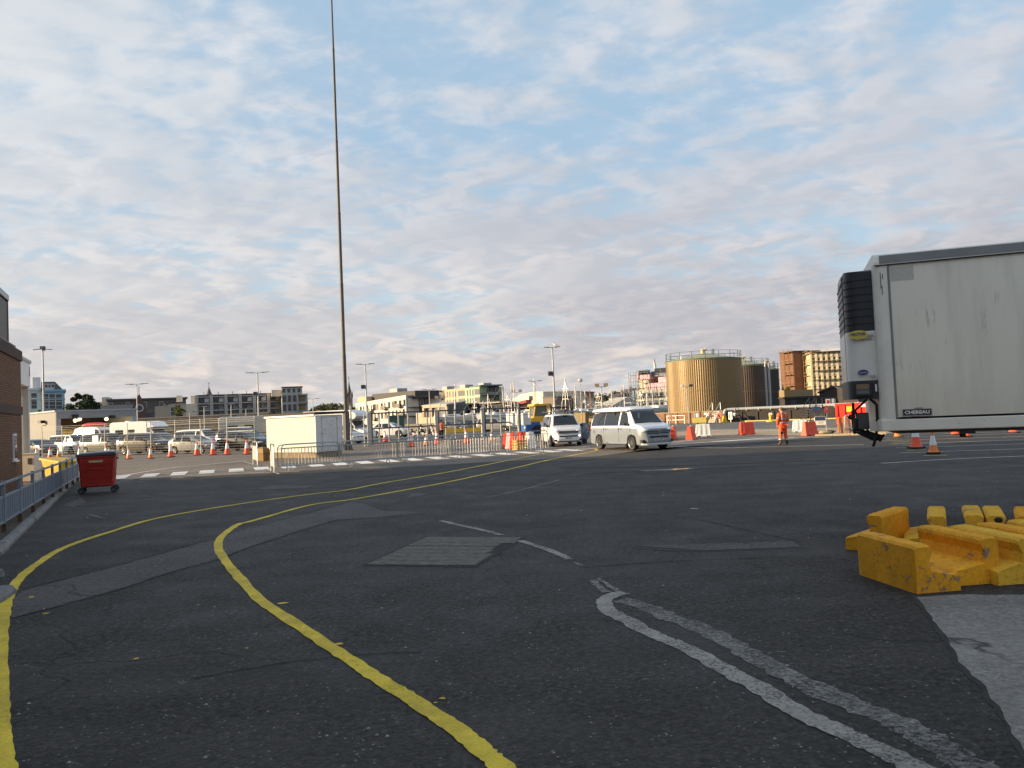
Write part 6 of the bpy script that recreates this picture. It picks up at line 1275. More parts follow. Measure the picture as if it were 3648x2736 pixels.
wsign('tall white notice with pink print on the dark wall', 2602, 1481, .48, .85, 90, M_plate, ((-.35, -.05, -.3, .3, M_sred), (.1, .35, -.35, .35, M_prn), (-.35, .3, .38, .44, M_prn)))
wsign('small white sign beside the notice on the dark wall', 2617, 1476, .35, .3, 90.3, M_plate, ((-.3, .3, -.1, .1, M_prn),), False)
wsign('red and white sign on a yellow post before the dark wall', 2745, 1479, .36, .52, 85, M_plate, ((-.5, .5, -.5, -.35, M_sred), (-.5, .5, .38, .5, M_sred), (-.25, .25, -.2, -.05, M_bk2), (-.25, .25, .1, .25, M_bk2)))
t = thing('yellow_sign_foot', 'yellow concrete foot of the red and white sign', 'post base', gx(2744, 84.8)); MB().lathe([(0, 0), (.5, 0), (.45, .12), (.14, .16), (.12, .75), (0, .75)], 8).build('foot', M_syel, t)
t = thing('yellow_block', 'yellow concrete block with its shade painted khaki below the arrow sign', 'block', gx(2495, 88), R(-25)); MB().box(-.75, .75, -.4, .4, .12, .72).build('body', mat('block_shade_khaki', (.40, .33, .08), .7, var=.15), t, bevel=.04); MB().box(-.80, -.75, -.38, .38, .10, .74).build('end_face', M_syel, t)  # khaki body colours in the block's shade, yellow end plate its sunlit side
for x in (-.5, 0, .5): MB().box(x - .15, x + .15, -.41, .41, 0, .12).build('foot', mat('khaki_dark', (.2, .16, .04), .8), t)
t = thing('pipe_railing', 'low galvanised railing before the sunlit brick wall', 'railing', gx(2376, 93), a1)
for x in (0, 1.2, 2.4): MB().bar((x, 0, 0), (x, 0, 1.0), .05).build('post', M_galv, t)
for z in (.5, .98): MB().bar((0, 0, z), (2.4, 0, z), .05).build('rail', M_galv, t)
for px, Y in ((2385, 92.5), (2454, 91)):
    t = thing('slim_post', f'slim grey post before the brick wall, {"left" if px < 2400 else "right"} of two', 'post', gx(px, Y)); MB().cyl((0, 0, 0), (0, 0, 1.9), .06, n=8).build('shaft', M_galv, t); MB().ball((0, 0, 1.9), .07, .07, .05, 8, 5).build('cap', M_galv, t)
t = thing('flood_lamp', 'twin floodlight on a slim pole in front of the ochre tank', 'floodlight', gx(2452, 96)); zt = A(2452, 1378, 96).z; MB().cyl((0, 0, 0), (0, 0, zt), .05, n=8).build('pole', M_galv, t); MB().bar((-.5, 0, zt), (.5, 0, zt), .05).build('crossbar', M_galv, t)
for x, m in ((-.5, M_plate), (.5, M_dgrey)): MB().cbox((x, -.05, zt + .15), .38, .2, .28).build('lamp_head', m, t)
# mobile steps and yard clutter before the dark wall
t = thing('mobile_steps', 'dark mobile boarding steps in front of the dark wall', 'mobile steps', gx(2890, 80), R(12)); M_ms = mat('steps_dark', (.06, .065, .08), .5, metal=.3)
for y in (-.5, .5):
    MB().bar((-1.0, y, .1), (.2, y, 1.5), .06).build('stringer', M_ms, t); MB().bar((-1.0, y, .8), (.2, y, 2.3), .04).bar((.2, y, 2.3), (1.0, y, 2.3), .04).build('handrail', M_ms, t)
    for x in (.2, 1.0): MB().bar((x, y, .05), (x, y, 2.3), .05).build('leg', M_ms, t)
    MB().bar((.2, y, .1), (1.0, y, 1.5), .04).build('brace', M_ms, t)
for k in range(6): MB().box(-1.0 + k * .2, -.82 + k * .2, -.5, .5, .2 + k * .23, .24 + k * .23).build('tread', M_ms, t)
MB().box(.2, 1.0, -.5, .5, 1.5, 1.55).build('platform', M_ms, t); MB().box(-.1, .7, -.56, -.52, .95, 1.35).build('banner', mat('steps_banner', (.12, .16, .3), .6, var=.5, scale=6), t)
wsign('red and white poster on the black shed front', 2950, 1432, .55, .75, 99, M_plate, ((-.3, .3, -.4, .3, M_sred),), False, 0); wsign('narrow white notice beside the red poster', 2968, 1430, .3, .7, 98.9, M_plate, ((-.3, .3, -.2, -.1, M_prn),), False, 0)
t = wsign('red fire point board under the black shed', 2945, 1458, .35, .7, 82.4, M_sred, ((-.2, .2, -.1, .25, M_prn),), True, 0)
# black sheds
M_shed = mat('black_cladding', (.032, .028, .025), .75, var=.3, scale=.6)
def fblk(pl, pr_, Y, turn=0.0):           # front squarely facing the port yard, turned by some degrees
    c = gx((pl + pr_) / 2, Y); v = c.normalized(); e = rotz((v.y, -v.x, 0), R(turn)); out = []
    for px in (pl, pr_):
        d = gx(px, 1.0); den = d.x * e.y - d.y * e.x; k = (c.x * e.y - c.y * e.x) / den; out.append(d * k)
    l, a_ = seg(*out); return out[0], l, a_
def blk(pl, Yl, pr_, Yr): p, q = gx(pl, Yl), gx(pr_, Yr); l, a_ = seg(p, q); return p, l, a_
p, l, a_ = blk(2780, 112, 2920, 108); t = thing('black_shed', 'long low black shed behind the pipeline', 'shed', p, a_); zt = A(2860, 1418, 110).z; MB().box(0, l, 0, 9, 0, zt).build('wall', M_shed, t); MB().box(-.1, l + .1, -.15, 9.1, zt, zt + .25).build('roof', mat('shed_roof', (.05, .045, .04), .8), t); MB().box(l * .3, l * .45, -.03, 0, .2, 2.3).build('door', mat('shed_door', (.05, .05, .05), .6), t)
MB().box(.0, l * .38, -.02, 6, zt + .25, zt + 1.2).build('tan_parapet', mat('tan_parapet', (.30, .21, .10), .8), t)
p, l, a_ = blk(2924, 104, 3060, 100); t = thing('black_gable_shed', 'black gabled shed left of the trailer', 'shed', p, a_); z0 = A(2925, 1400, 104).z; z1 = A(2965, 1380, 103).z
MB().prism([(0, 0), (0, z0), (l * .38, z1), (l, z0 - .3), (l, 0)], 'y', 0, 9).build('wall', M_shed, t); MB().prism([(-.2, z0 - .02), (l * .38, z1 + .02), (l + .2, z0 - .32), (l + .2, z0 - .15), (l * .38, z1 + .2), (-.2, z0 + .14)], 'y', -.2, 9.2).build('roof', mat('shed_roof', (.05, .045, .04), .8), t); MB().box(.6, 2.2, -.03, 0, .2, 2.4).build('door', M_dgrey, t)
for k in range(5): MB().bar((.3 + k * .5, -.3, 1.2), (.3 + k * .5, -.3, 2.2), .05).build('railing_bar', M_dgrey, t)
# red rubble skip
p, l, a_ = blk(2982, 64, 3120, 62.5); t = thing('red_skip', 'large bright red steel skip behind the trailer nose', 'skip', p, a_); M_rs = mat('skip_red', (.80, .035, .018), .5, var=.12, scale=2); zt = A(3000, 1441, 64).z
MB().hexa([(0, 0, .12), (l, 0, .12), (l, 2.2, .12), (0, 2.2, .12), (-.05, -.08, zt), (l + .05, -.08, zt), (l + .05, 2.28, zt), (-.05, 2.28, zt)]).build('body', M_rs, t)
for k in range(6): x = l * k / 5; MB().box(x - .07, x + .07, -.16, .0, .12, zt - .04).build('rib', M_rs, t)
MB().box(-.1, l + .1, -.16, -.04, zt - .06, zt + .08).box(-.1, l + .1, 2.2, 2.32, zt - .06, zt + .08).build('rim', M_rs, t); MB().box(0, l, -.13, -.02, .5, .62).build('belt_rib', M_rs, t)
MB().box(.75, 1.15, -.17, -.16, 1.0, 1.45).build('yellow_sticker', M_syel, t); MB().box(1.75, 2.4, -.17, -.165, 1.35, 1.58).build('label', M_plate, t)
rb_ = MB()
for k in range(40): rb_.ball((random.uniform(.2, l - .2), random.uniform(.2, 2), zt - .05 + random.uniform(0, .12)), random.uniform(.1, .25), random.uniform(.1, .2), random.uniform(.05, .12), 6, 4)
tag(rb_.build('rubble', mat('rubble', (.35, .3, .26), .9, var=.5), t), kind='stuff')
for x in (.3, l - .3): MB().cyl((x, .1, .08), (x, 2.1, .08), .08, n=8).build('roller', M_dgrey, t)
p0_, p1_ = G(3012, 1546), G(3102, 1544); crowd_barrier('small steel crowd barrier in front of the red skip', p0_, p1_, 'crowd barriers along the zebra crossing')
t = thing('orange_planks', 'orange and brown boards leaning behind the small barrier', 'boards', p0_.lerp(p1_, .45) + Vector((0, 1.2, 0)))
for k in range(7): o = MB().hexa([(-.55 + k * .16, -.03, 0), (-.43 + k * .16, -.03, 0), (-.43 + k * .16, .0, 0), (-.55 + k * .16, .0, 0), (-.54 + k * .16, .17, .95 + random.uniform(-.1, .1)), (-.42 + k * .16, .17, .95), (-.42 + k * .16, .20, .95), (-.54 + k * .16, .20, .95)]).build('board', [mat('plank_orange', (.70, .22, .05), .6), mat('plank_brown', (.22, .07, .04), .7), mat('plank_tan', (.5, .35, .18), .7)][k % 3], t)
# framed notice with sandbags, kerb of the paved island
sp = G(2925, 1547); s_ = sign_panel('framed_notice', 'framed notice sign with navy header weighted by sandbags', (sp.x, sp.y, .0), R(-14), .62, 1.05, mat('notice_cream', (.70, .66, .50), .6), (.55, .80))
MB().box(-.29, .29, -.012, .012, .81, 1.0).build('header', mat('navy_header', (.03, .04, .12), .5), s_)
for k in range(3): MB().box(-.12, .24 - .05 * k, -.018, -.012, .74 - k * .055, .765 - k * .055).build('text_line', M_prn, s_)
M_sb = mat('sandbag_hessian', (.36, .29, .18), .9, var=.3, scale=5)
for dx, dy, m, lab in ((-.42, -.1, M_sb, 'pale sandbag left of the framed notice'), (.08, -.35, M_sb, 'pale sandbag in front of the framed notice'), (.50, .1, mat('sandbag_dark', (.07, .06, .05), .9, var=.3), 'dark sandbag right of the framed notice')):
    b = thing('sandbag', lab, 'sandbag', sp + Vector((dx, dy, .01)), random.uniform(-.4, .4), 'sandbags at the framed notice'); MB().loft([[(x, y * w_, z * w_ + .11) for y, z in [(.17 * math.cos(k * .785), .10 * math.sin(k * .785)) for k in range(8)]] for x, w_ in ((-.32, .25), (-.26, .8), (-.1, 1.05), (.1, 1), (.26, .85), (.33, .3))]).build('bag', m, b, smooth=60); MB().cyl((.32, 0, .11), (.38, 0, .13), .03, .05, 7).build('tied_neck', m, b)
kr = struct(thing('island_kerb', None, None)); M_kt = mat('kerb_tan', (.42, .34, .2), .9, var=.2, scale=4); ka, kb = G(2905, 1555), G(3110, 1549); kdv = (kb - ka).normalized(); kerb_row(kr, ka, kdv, Vector((-kdv.y, kdv.x, 0)), int((kb - ka).length / .9) + 1, .9, .11, .3, M_kt)
# tall board hoarding behind the vans
ha, hb = gx(2040, 76), gx(2122, 74); l, a_ = seg(ha, hb); t = thing('board_hoarding', 'tall weathered board hoarding between the two vans', 'hoarding', ha, a_); M_hb = mat('weathered_board', (.25, .185, .10), .85, var=.35, scale=2, stretch=(4, 4, .6)); zt = A(2080, 1469, 75).z
n = 14
for k in range(n): MB().box(l * k / n + .006, l * (k + 1) / n - .006, random.uniform(0, .02), .06, .05, zt + random.uniform(-.03, .03)).build('board', M_hb, t)
for z in (.5, zt - .4): MB().box(0, l, .06, .14, z, z + .12).build('rail', M_hb, t)
# ================================================================ GREY SHED (left)
p, l, a_ = blk(199, 84, 486, 90); zt = A(340, 1463, 86).z
M_cor = mat('shed_grey_cladding', (.36, .37, .38), .5, metal=.1, var=.06, scale=1); M_sbe = mat('shed_beige_side_shaded', (.20, .19, .17), .55, var=.06, scale=.5)  # end wall beige is darkened to stand for shade falling on it
t = thing('grey_shed', 'flat grey corrugated shed with a wide dark opening and round lamps', 'shed', p, a_)
MB().box(-.02, .02, 0, 16, 0, zt).build('side_wall', M_sbe, t, label='beige end wall of the shed'); MB().box(0, l, 15.9, 16, 0, zt).build('rear_wall', M_cor, t); MB().box(l - .1, l, .02, 16, 0, zt).build('side_wall', M_cor, t)
op0, op1, oz = l * .055, l * .94, A(340, 1487, 86).z
fm = MB(); n = 90
for k in range(n): fm.box(l * k / n, l * (k + .55) / n, -.06, 0, oz, zt); fm.box(l * (k + .55) / n, l * (k + 1) / n, -.02, 0, oz, zt)
fm.build('corrugated_fascia', M_cor, t); MB().box(0, op0, -.05, .1, 0, oz).build('front_pier', M_cor, t); MB().box(op1, l, -.05, .1, 0, oz).build('front_pier', M_cor, t)
MB().box(-.15, l + .1, -.12, 16.1, zt, zt + .16).build('roof', M_cor, t)
M_dark = mat('shed_interior', (.05, .035, .025), .9, var=.3); MB().box(op0, op1, 8.6, 8.7, 0, zt - .1).build('inner_wall', M_dark, t); MB().box(.03, l - .11, .03, 15.8, .016, .03).build('floor', M_dgrey, t)
M_cur = mat('yellow_strip_panel', (.62, .50, .16), .6, var=.15, scale=3, stretch=(6, 6, .3))
for k in range(9):
    if k == 2: continue
    MB().box(op0 + .2 + k * .62, op0 + .76 + k * .62, 8.4, 8.5, .02, 2.3).build('strip_panel', M_cur, t)
M_globe = mat('lit_globe', (1, .9, .7), .3, var=0, emit=(1.0, .74, .42), estr=1.6)
for px, py in ((268, 1498), (284, 1493), (379, 1493)):
    q = A(px, py, 89); lc = rotz((q.x - p.x, q.y - p.y, 0), -a_); g_ = MB().ball((lc.x, lc.y, q.z), .21, .21, .19, 12, 8).build('globe_lamp', M_globe, t, smooth=60, label='lit round lamp inside the shed opening'); MB().bar((lc.x, lc.y, q.z + .2), (lc.x, lc.y, zt - .05), .05).build('lamp_rod', M_dgrey, g_)
    ld = bpy.data.lights.new('globe_light', 'POINT'); ld.energy = 60; ld.color = (1, .76, .42); ld.shadow_soft_size = .3; lo = bpy.data.objects.new('globe_light', ld); COL.objects.link(lo); lo.parent = g_; lo.location = (lc.x, lc.y + .2, q.z - .75)
for px, py in ((258, 1483), (440, 1482)):
    q = A(px, py, 85.6); lc = rotz((q.x - p.x, q.y - p.y, 0), -a_); MB().cbox((lc.x, -.4, q.z), .55, .35, .35, .4).bar((lc.x, -.35, q.z), (lc.x, 0, q.z + .1), .06).build('floodlight', M_black, t)
MB().cbox((-.4, 3.4, A(143, 1504, 88).z), .5, .5, .3, .3).bar((-.3, 3.4, 2.9), (0, 3.4, 2.9), .06).build('floodlight', M_black, t)

# ================================================================ GENERIC FACADE PIECES
M_pane = mat('far_window_pane', (.035, .042, .05), .12, var=.5, scale=.15, spec=.6); M_fr = mat('far_window_frame', (.55, .55, .53), .6); M_frd = mat('far_frame_dark', (.09, .09, .092), .6)
WC = {}
def win(parent, x, z, w_, h, y=0.0, frame=None, pane=None, d=.12, side=None, mull=True):
    """window standing in the facade: frame proud of the wall, pane set back inside it"""
    frame = frame or M_fr; pane = pane or M_pane; key = (round(w_, 2), round(h, 2), frame.name, pane.name, mull)
    if key not in WC:
        f = MB(); b = .09
        f.box(-w_ / 2, -w_ / 2 + b, -d, 0, 0, h).box(w_ / 2 - b, w_ / 2, -d, 0, 0, h).box(-w_ / 2 + b, w_ / 2 - b, -d, 0, 0, b).box(-w_ / 2 + b, w_ / 2 - b, -d, 0, h - b, h)
        if mull: f.box(-w_ / 2 + b, w_ / 2 - b, -d * .8, 0, h * .5 - .04, h * .5 + .04)
        WC[key] = (f.mesh('window', frame), MB().box(-w_ / 2 + b, w_ / 2 - b, -.045, -.01, b, h - b).mesh('pane', pane))
    o = put('window', WC[key][0], parent); o.location = (x, y, z); put('pane', WC[key][1], o)
    if side is not None: o.rotation_euler = (0, 0, side)
    return o
def scaffold(parent, x0, x1, y, z0, z1, dx=2.2, dz=2.0, m=None, dep=1.2, th=.09):
    s = MB(); n = max(1, int((x1 - x0) / dx)); k_ = max(1, int((z1 - z0) / dz))
    for i in range(n + 1):
        for yy in (y, y - dep): x = x0 + (x1 - x0) * i / n; s.bar((x, yy, z0), (x, yy, z1 + 1), th)
    for k in range(k_ + 1):
        z = z0 + (z1 - z0) * k / k_; s.box(x0, x1, y - dep, y, z, z + .08); s.bar((x0, y - dep, z + 1), (x1, y - dep, z + 1), th * .8)
    for k in range(k_): s.bar((x0, y - dep, z0 + (z1 - z0) * k / k_), (x0 + (x1 - x0) * .4, y - dep, z0 + (z1 - z0) * (k + 1) / k_), th * .7)
    return tag(s.build('scaffolding', m or M_galv, parent), kind='stuff')
def zat(px, py, Y): return A(px, py, Y).z
# ---- stucco villas
M_vw = mat('villa_white', (.60, .60, .60), .75, var=.06, scale=.3); M_vb = mat('villa_blue', (.23, .42, .56), .75, var=.05, scale=.3); M_slate = mat('slate_roof', (.06, .055, .06), .7, var=.25, scale=1)
p, l, a_ = fblk(98, 156, 191); t = thing('white_villa', 'tall white stucco villa beside the blue one', 'house', p, a_); zt = zat(125, 1390, 191); MB().box(0, l, 0, 12, 0, zt).build('wall', M_vw, t); MB().box(-.3, l + .1, -.4, 12, zt, zt + .5).build('cornice', M_vw, t); MB().box(-.1, l, -.12, 0, zt - 2.2, zt - 1.9).build('string_course', M_vw, t); MB().box(-.1, l, -.12, 0, zt - 4.9, zt - 4.7).build('string_course', M_vw, t)
MB().box(l * .35, l * .85, 5, 7, zt + .5, zt + 3.4).build('chimney', M_vw, t)
for py in (1416, 1444): win(t, l * .42, zat(120, py, 191) - .9, 1.3, 2.0)
p, l, a_ = fblk(157, 232, 190); t = thing('blue_villa', 'pale blue stucco villa with slate roof and dormer', 'house', p, a_); zt = zat(195, 1394, 189); MB().box(0, l, 0, 12, 0, zt).build('wall', M_vb, t); MB().box(-.1, l + .3, -.4, 12, zt, zt + .5).build('cornice', M_vb, t); MB().box(-.05, l + .1, -.15, 0, zt - 2.0, zt - 1.7).build('string_course', M_vb, t)
MB().add([(-.5, .4, zt + .5), (l - .4, .4, zt + .5), (l - .4, 11, zt + .5), (-.5, 11, zt + .5), (-.5, 4, zt + 2.6), (l * .55, 4, zt + 2.6), (l * .55, 7, zt + 2.6), (-.5, 7, zt + 2.6)], [(0, 1, 5, 4), (1, 2, 6, 5), (2, 3, 7, 6), (4, 5, 6, 7), (3, 0, 4, 7)]).build('roof', M_slate, t)
dm = MB().box(l * .08, l * .5, .2, 3, zt + .5, zt + 1.9).build('dormer', M_vw, t)
for k in range(3): win(dm, l * (.15 + .14 * k), zt + .9, .9, .9, .2, mull=False)
for px in (163, 187, 211):
    for py in (1417, 1444): win(t, (px - 156) / 77 * l, zat(px, py, 189) - .9, 1.5, 1.9)
# ---- trees with leaf-sized faces
def leaf_mat(name, c, var=.35):
    m = bpy.data.materials.new(name); m.use_nodes = True; t = NT(m.node_tree); b = t.n['Principled BSDF']; o = t.node('ShaderNodeTexCoord').outputs['Object']; r_ = t.node('ShaderNodeNewGeometry').outputs['Random Per Island']
    cc = t.mix(r_, tuple(x * (1 - var) for x in c), tuple(x * (1 + var) for x in c)); cc = t.mix(t.mapr(t.noise(o, .5, 3), .35, .65, 0, .4), cc, (c[0] * 1.6, c[1] * 1.3, c[2]))
    t.l.new(cc, b.inputs['Base Color']); b.inputs['Roughness'].default_value = .7; b.inputs['Specular IOR Level'].default_value = .2; return m
M_bark = mat('bark', (.07, .05, .035), .9, var=.3); M_lf = leaf_mat('leaf_dark_green', (.035, .055, .022)); M_lfy = leaf_mat('leaf_yellow_green', (.14, .15, .035)); M_lfr = leaf_mat('leaf_maroon', (.07, .02, .018))
def leaf_cloud(mb, c, rx, ry, rz, n, s, rnd):
    for _ in range(n):
        while True:
            u = Vector((rnd.uniform(-1, 1), rnd.uniform(-1, 1), rnd.uniform(-1, 1)))
            if .25 < u.length < 1: break
        p = Vector(c) + Vector((u.x * rx, u.y * ry, u.z * rz)); a = Vector((rnd.gauss(0, 1), rnd.gauss(0, 1), rnd.gauss(0, 1))).normalized(); b = a.cross(Vector((rnd.gauss(0, 1), rnd.gauss(0, 1), rnd.gauss(0, 1)))).normalized(); k = s * rnd.uniform(.6, 1.3)
        mb.add([p - a * k, p + b * k * .55, p + a * k, p - b * k * .55], [(0, 1, 2, 3)])
def tree(label, p, h, r_, m, seed, n=26, leaves=170, ls=.33, cat='tree', group=None, th=.35):
    rnd = random.Random(seed); t = thing('tree', label, cat, p, 0, group); tk = MB(); zc_ = h * th; tk.tube([(0, 0, 0), (.05 * r_, 0, zc_), (0, .05 * r_, h * .8)], [h * .032, h * .024, h * .008], 8); cl = []
    for k in range(n):
        f = rnd.random(); z = zc_ * .8 + (h - zc_ * .8) * f; rr = r_ * math.sqrt(max(.05, 1 - (2 * (f - .42)) ** 2 * .8)); a = rnd.uniform(0, 6.283); d = rr * rnd.uniform(.25, .92); cl.append((d * math.cos(a), d * math.sin(a), min(z, h * .95), rr * rnd.uniform(.22, .42)))
    for c in cl[::2]: tk.tube([(0, 0, zc_ * .9), (c[0] * .4, c[1] * .4, zc_ + (c[2] - zc_) * .5), c[:3]], [h * .014, h * .009, h * .003], 5)
    tk.build('trunk', M_bark, t, smooth=50); lm = MB()
    for c in cl: leaf_cloud(lm, c[:3], c[3], c[3], c[3] * .72, leaves, ls, rnd)
    lm.build('crown', m, t); return t
q = gx(290, 172); tree('dark evergreen tree right of the blue villa', q, zat(295, 1398, 172), 3.9, M_lf, 3, 40, 190, .26, th=.2)
q = gx(636, 178); tree('small yellow-green tree by the terrace end wall', q, zat(636, 1440, 178), 1.6, M_lfy, 5, 22, 90, .18); q = gx(648, 176); tree('small maroon shrub at the foot of the terrace', q, zat(648, 1466, 176), 1.0, M_lfr, 6, 12, 80, .15)
q = gx(2818, 150); tree('yellow-green tree before the brown brick tower', q, zat(2818, 1378, 150), 2.2, M_lfy, 8, 24, 120, .24); q = gx(132, 150); tree('low shrub on the shed roof line below the white villa', q, zat(132, 1455, 150), 1.4, M_lf, 9, 12, 90, .2); q = gx(190, 150); tree('low shrub below the blue villa', q, zat(190, 1455, 150), 1.2, M_lf, 10, 12, 80, .2); q = gx(1257, 210); tree('round green tree at the left end of the pale apartments', q, zat(1257, 1452, 210), 1.9, M_lfy, 11, 16, 90, .25)
# ---- long dark glass-fronted block and chapel
p, l, a_ = fblk(385, 664, 262); t = thing('long_dark_block', 'long flat-roofed dark block with a band of windows on the left skyline', 'building', p, a_); zt = zat(500, 1424, 260); M_dk2 = mat('dark_block_wall', (.11, .10, .095), .7, var=.2)
MB().box(0, l, 0, 12, 0, zt).build('wall', M_dk2, t); MB().box(-.5, l + .5, -.8, 12, zt, zt + .5).build('roof', mat('dark_roof_edge', (.07, .08, .085), .6), t)
for k in range(14): win(t, l * (k + .5) / 14, zt - 2.6, l / 14 * .72, 1.9, 0, M_frd if k % 3 else M_fr, None, .15, None, False)
for k in range(9): win(t, l * (k + 5) / 14.5, zt - 6.2, 1.6, 1.9, 0, M_frd, None, .15)
p, l, a_ = fblk(333, 386, 264, -8); t = thing('cream_end_block', 'small cream block at the left end of the dark skyline block', 'building', p, a_); zt = zat(350, 1427, 260); M_crm = mat('cream_render', (.58, .50, .40), .8, var=.06); MB().box(0, l * .6, 0, 10, 0, zt - .3).build('wall', M_crm, t); MB().box(l * .6, l, -.3, 10, 0, zt + 1.2).build('stair_tower', M_crm, t); win(t, l * .42, zt - 2.6, 2.0, 1.8, 0)
p, l, a_ = fblk(350, 520, 205); t = thing('slate_chapel', 'low slate-roofed chapel with an arched gable end', 'chapel', p, a_); zt = zat(420, 1459, 203); zr = zat(420, 1440, 203)
MB().box(0, l * .8, 0, 8, 0, zt).build('wall', mat('chapel_stone', (.22, .20, .18), .9, var=.2), t); MB().prism([(-.2, zt - .1), (4, zr), (8.2, zt - .1)], 'x', -.4, l * .82).build('roof', M_slate, t)
gb_ = MB().prism([(l * .72, 0), (l * .72, zt + .6), (l * .86, zr + 2.6), (l, zt + .6), (l, 0)], 'y', -2, -.5).build('gable', mat('chapel_brick', (.14, .08, .06), .9, var=.3), t); MB().lathe([(1.0, -2.08), (1.0, -2.0), (.75, -2.0), (.75, -2.08), (1.0, -2.08)], 18, (l * .86, 0, zt + .2), 'y').build('arch_ring', M_vw, gb_); MB().box(l * .85, l * .87, -2, -1.4, zr + 2.6, zr + 4.4).build('finial', M_vw, gb_)
p, l, a_ = fblk(552, 652, 192, -6); t = thing('beige_house', 'small beige gabled house before the terrace', 'house', p, a_); z0 = zat(590, 1462, 192); z1 = zat(600, 1437, 192); MB().prism([(0, 0), (0, z0 + 1), (l * .35, z0 + 1.1), (l * .55, z1), (l, z1), (l, 0)], 'y', 0, 8).build('wall', mat('beige_render', (.42, .35, .27), .85, var=.08), t); MB().prism([(l * .33, z0 + 1.1), (l * .55, z1 + .06), (l + .1, z1 + .06), (l + .1, z1 + .25), (l * .54, z1 + .25)], 'y', -.2, 8.2).build('roof', M_slate, t); win(t, l * .66, z0 - 1.4, 1.3, 2.2)
# ---- dark retaining wall
p, l, a_ = blk(478, 132, 960, 128); t = thing('stone_retaining_wall', 'long dark stone retaining wall behind the parked vehicles', 'wall', p, a_); zt = zat(700, 1484, 130); M_rw = mat('dark_stone', (.075, .07, .07), .95, var=.45, scale=.9, bump=.6, bscale=2.5); MB().box(0, l, 0, 1, 0, zt).build('masonry', M_rw, t); MB().box(-.05, l, -.08, 1.05, zt, zt + .18).build('coping', mat('wall_cap_grey', (.14, .13, .13), .9, var=.2), t)
for z in (1.0, 1.8, 2.6): MB().bar((0, -1.5, z), (l, -1.5, z), .09).build('fence_rail', mat('grey_rail', (.16, .16, .16), .6), t)
# ---- terrace of flats
p, l, a_ = fblk(702, 1008, 236, 2); t = thing('terraced_flats', 'grey three-storey terrace of flats with balconies and a sunlit cream end', 'terrace', p, a_); M_tg2 = mat('terrace_grey', (.40, .385, .365), .8, var=.07, scale=.2); z3 = zat(850, 1406, 234); zb = zat(850, 1480, 234); fl = (z3 - zb) / 3.05
MB().box(0, l, 1.6, 12, 0, z3).build('wall', M_tg2, t); MB().box(-.2, l + .2, .6, 12, z3, z3 + .35).build('roof', mat('terrace_roof', (.09, .085, .08), .8), t)
for k in range(7): MB().box(l * k / 6 - .45, l * k / 6 + .45, .0, 1.6, 0, z3 + .2).build('pier', M_tg2, t)
for k in range(6):
    x0_, x1_ = l * k / 6 + .5, l * (k + 1) / 6 - .5
    for f in range(3):
        zf = zb + fl * f; MB().box(x0_, x1_, .1, 1.6, zf + fl - .35, zf + fl - .05).build('floor_slab', M_tg2, t)
        win(t, x0_ + (x1_ - x0_) * .27, zf + .1, (x1_ - x0_) * .42, fl * .78, 1.55, M_frd, None, .1, None, False)
        if f == 2: MB().hexa([(x0_ + (x1_ - x0_) * .52, .5, zf + .2), (x1_ - .1, .5, zf + .2), (x1_ - .1, 1.5, zf + .2), (x0_ + (x1_ - x0_) * .52, 1.5, zf + .2), (x0_ + (x1_ - x0_) * .52, .5, zf + fl * .62), (x1_ - .1, .5, zf + fl * .8), (x1_ - .1, 1.5, zf + fl * .8), (x0_ + (x1_ - x0_) * .52, 1.5, zf + fl * .62)]).build('balcony_screen', mat('pale_screen', (.48, .48, .47), .7), t)
        else: win(t, x0_ + (x1_ - x0_) * .75, zf + .3, (x1_ - x0_) * .36, fl * .66, 1.55, M_fr, mat('pale_blind', (.26, .29, .31), .4, var=.3, scale=.3), .1, None, False)
        br_ = MB()
        for j in range(7): br_.bar((x0_ + (x1_ - x0_) * j / 12, .2, zf + .05), (x0_ + (x1_ - x0_) * j / 12, .2, zf + .95), .05)
        br_.bar((x0_, .2, zf + .95), (x0_ + (x1_ - x0_) * .5, .2, zf + .95), .06); br_.build('balcony_rail', M_frd, t)
    MB().bar((l * (k + .5) / 6, 4, z3 + .3), (l * (k + .5) / 6, 4, z3 + 1.3), .15).build('flue', M_frd, t)
# sunlit end house
eb2 = MB().hexa([(-8.5, -4, 0), (0, .0, 0), (0, 10, 0), (-8.5, 10, 0), (-8.5, -4, z3 - 2.2), (0, 0, z3 - 2.2), (0, 10, z3 - 2.2), (-8.5, 10, z3 - 2.2)]).build('end_block', mat('end_cream', (.66, .58, .46), .8, var=.05), t); MB().box(-8.5 + 3, -4.0, 2, 9, z3 - 2.2, z3 + .4).box(-1.6, 0, 1, 9, z3 - 2.2, z3 + .2).build('end_upper', mat('end_cream', (.66, .58, .46), .8), t)
p, l, a_ = fblk(1006, 1096, 232, 2); t2 = thing('corner_flats', 'five-storey grey corner block with glazed penthouse at the terrace end', 'building', p, a_); zt = zat(1050, 1402, 230); zp = zat(1050, 1378, 230)
MB().box(0, l * .6, 0, 12, 0, zt).build('wall', M_tg2, t2); MB().box(l * .6, l, 1.8, 12, 0, zt - .3).build('wall', M_tg2, t2); MB().box(l * .02, l * .82, 1, 11, zt, zp).build('penthouse', M_tg2, t2); MB().box(-l * .40, l * .02, 3, 11, zt - .4, zp - .5).build('penthouse', mat('end_cream', (.66, .58, .46), .8), t2); MB().box(0, l * .85, .7, 11.2, zp, zp + .25).build('roof', M_frd, t2)
for k in range(4): win(t2, l * (.09 + .2 * k), zt + .3, l * .15, (zp - zt) * .72, 1.0, M_fr, None, .1, None, False)
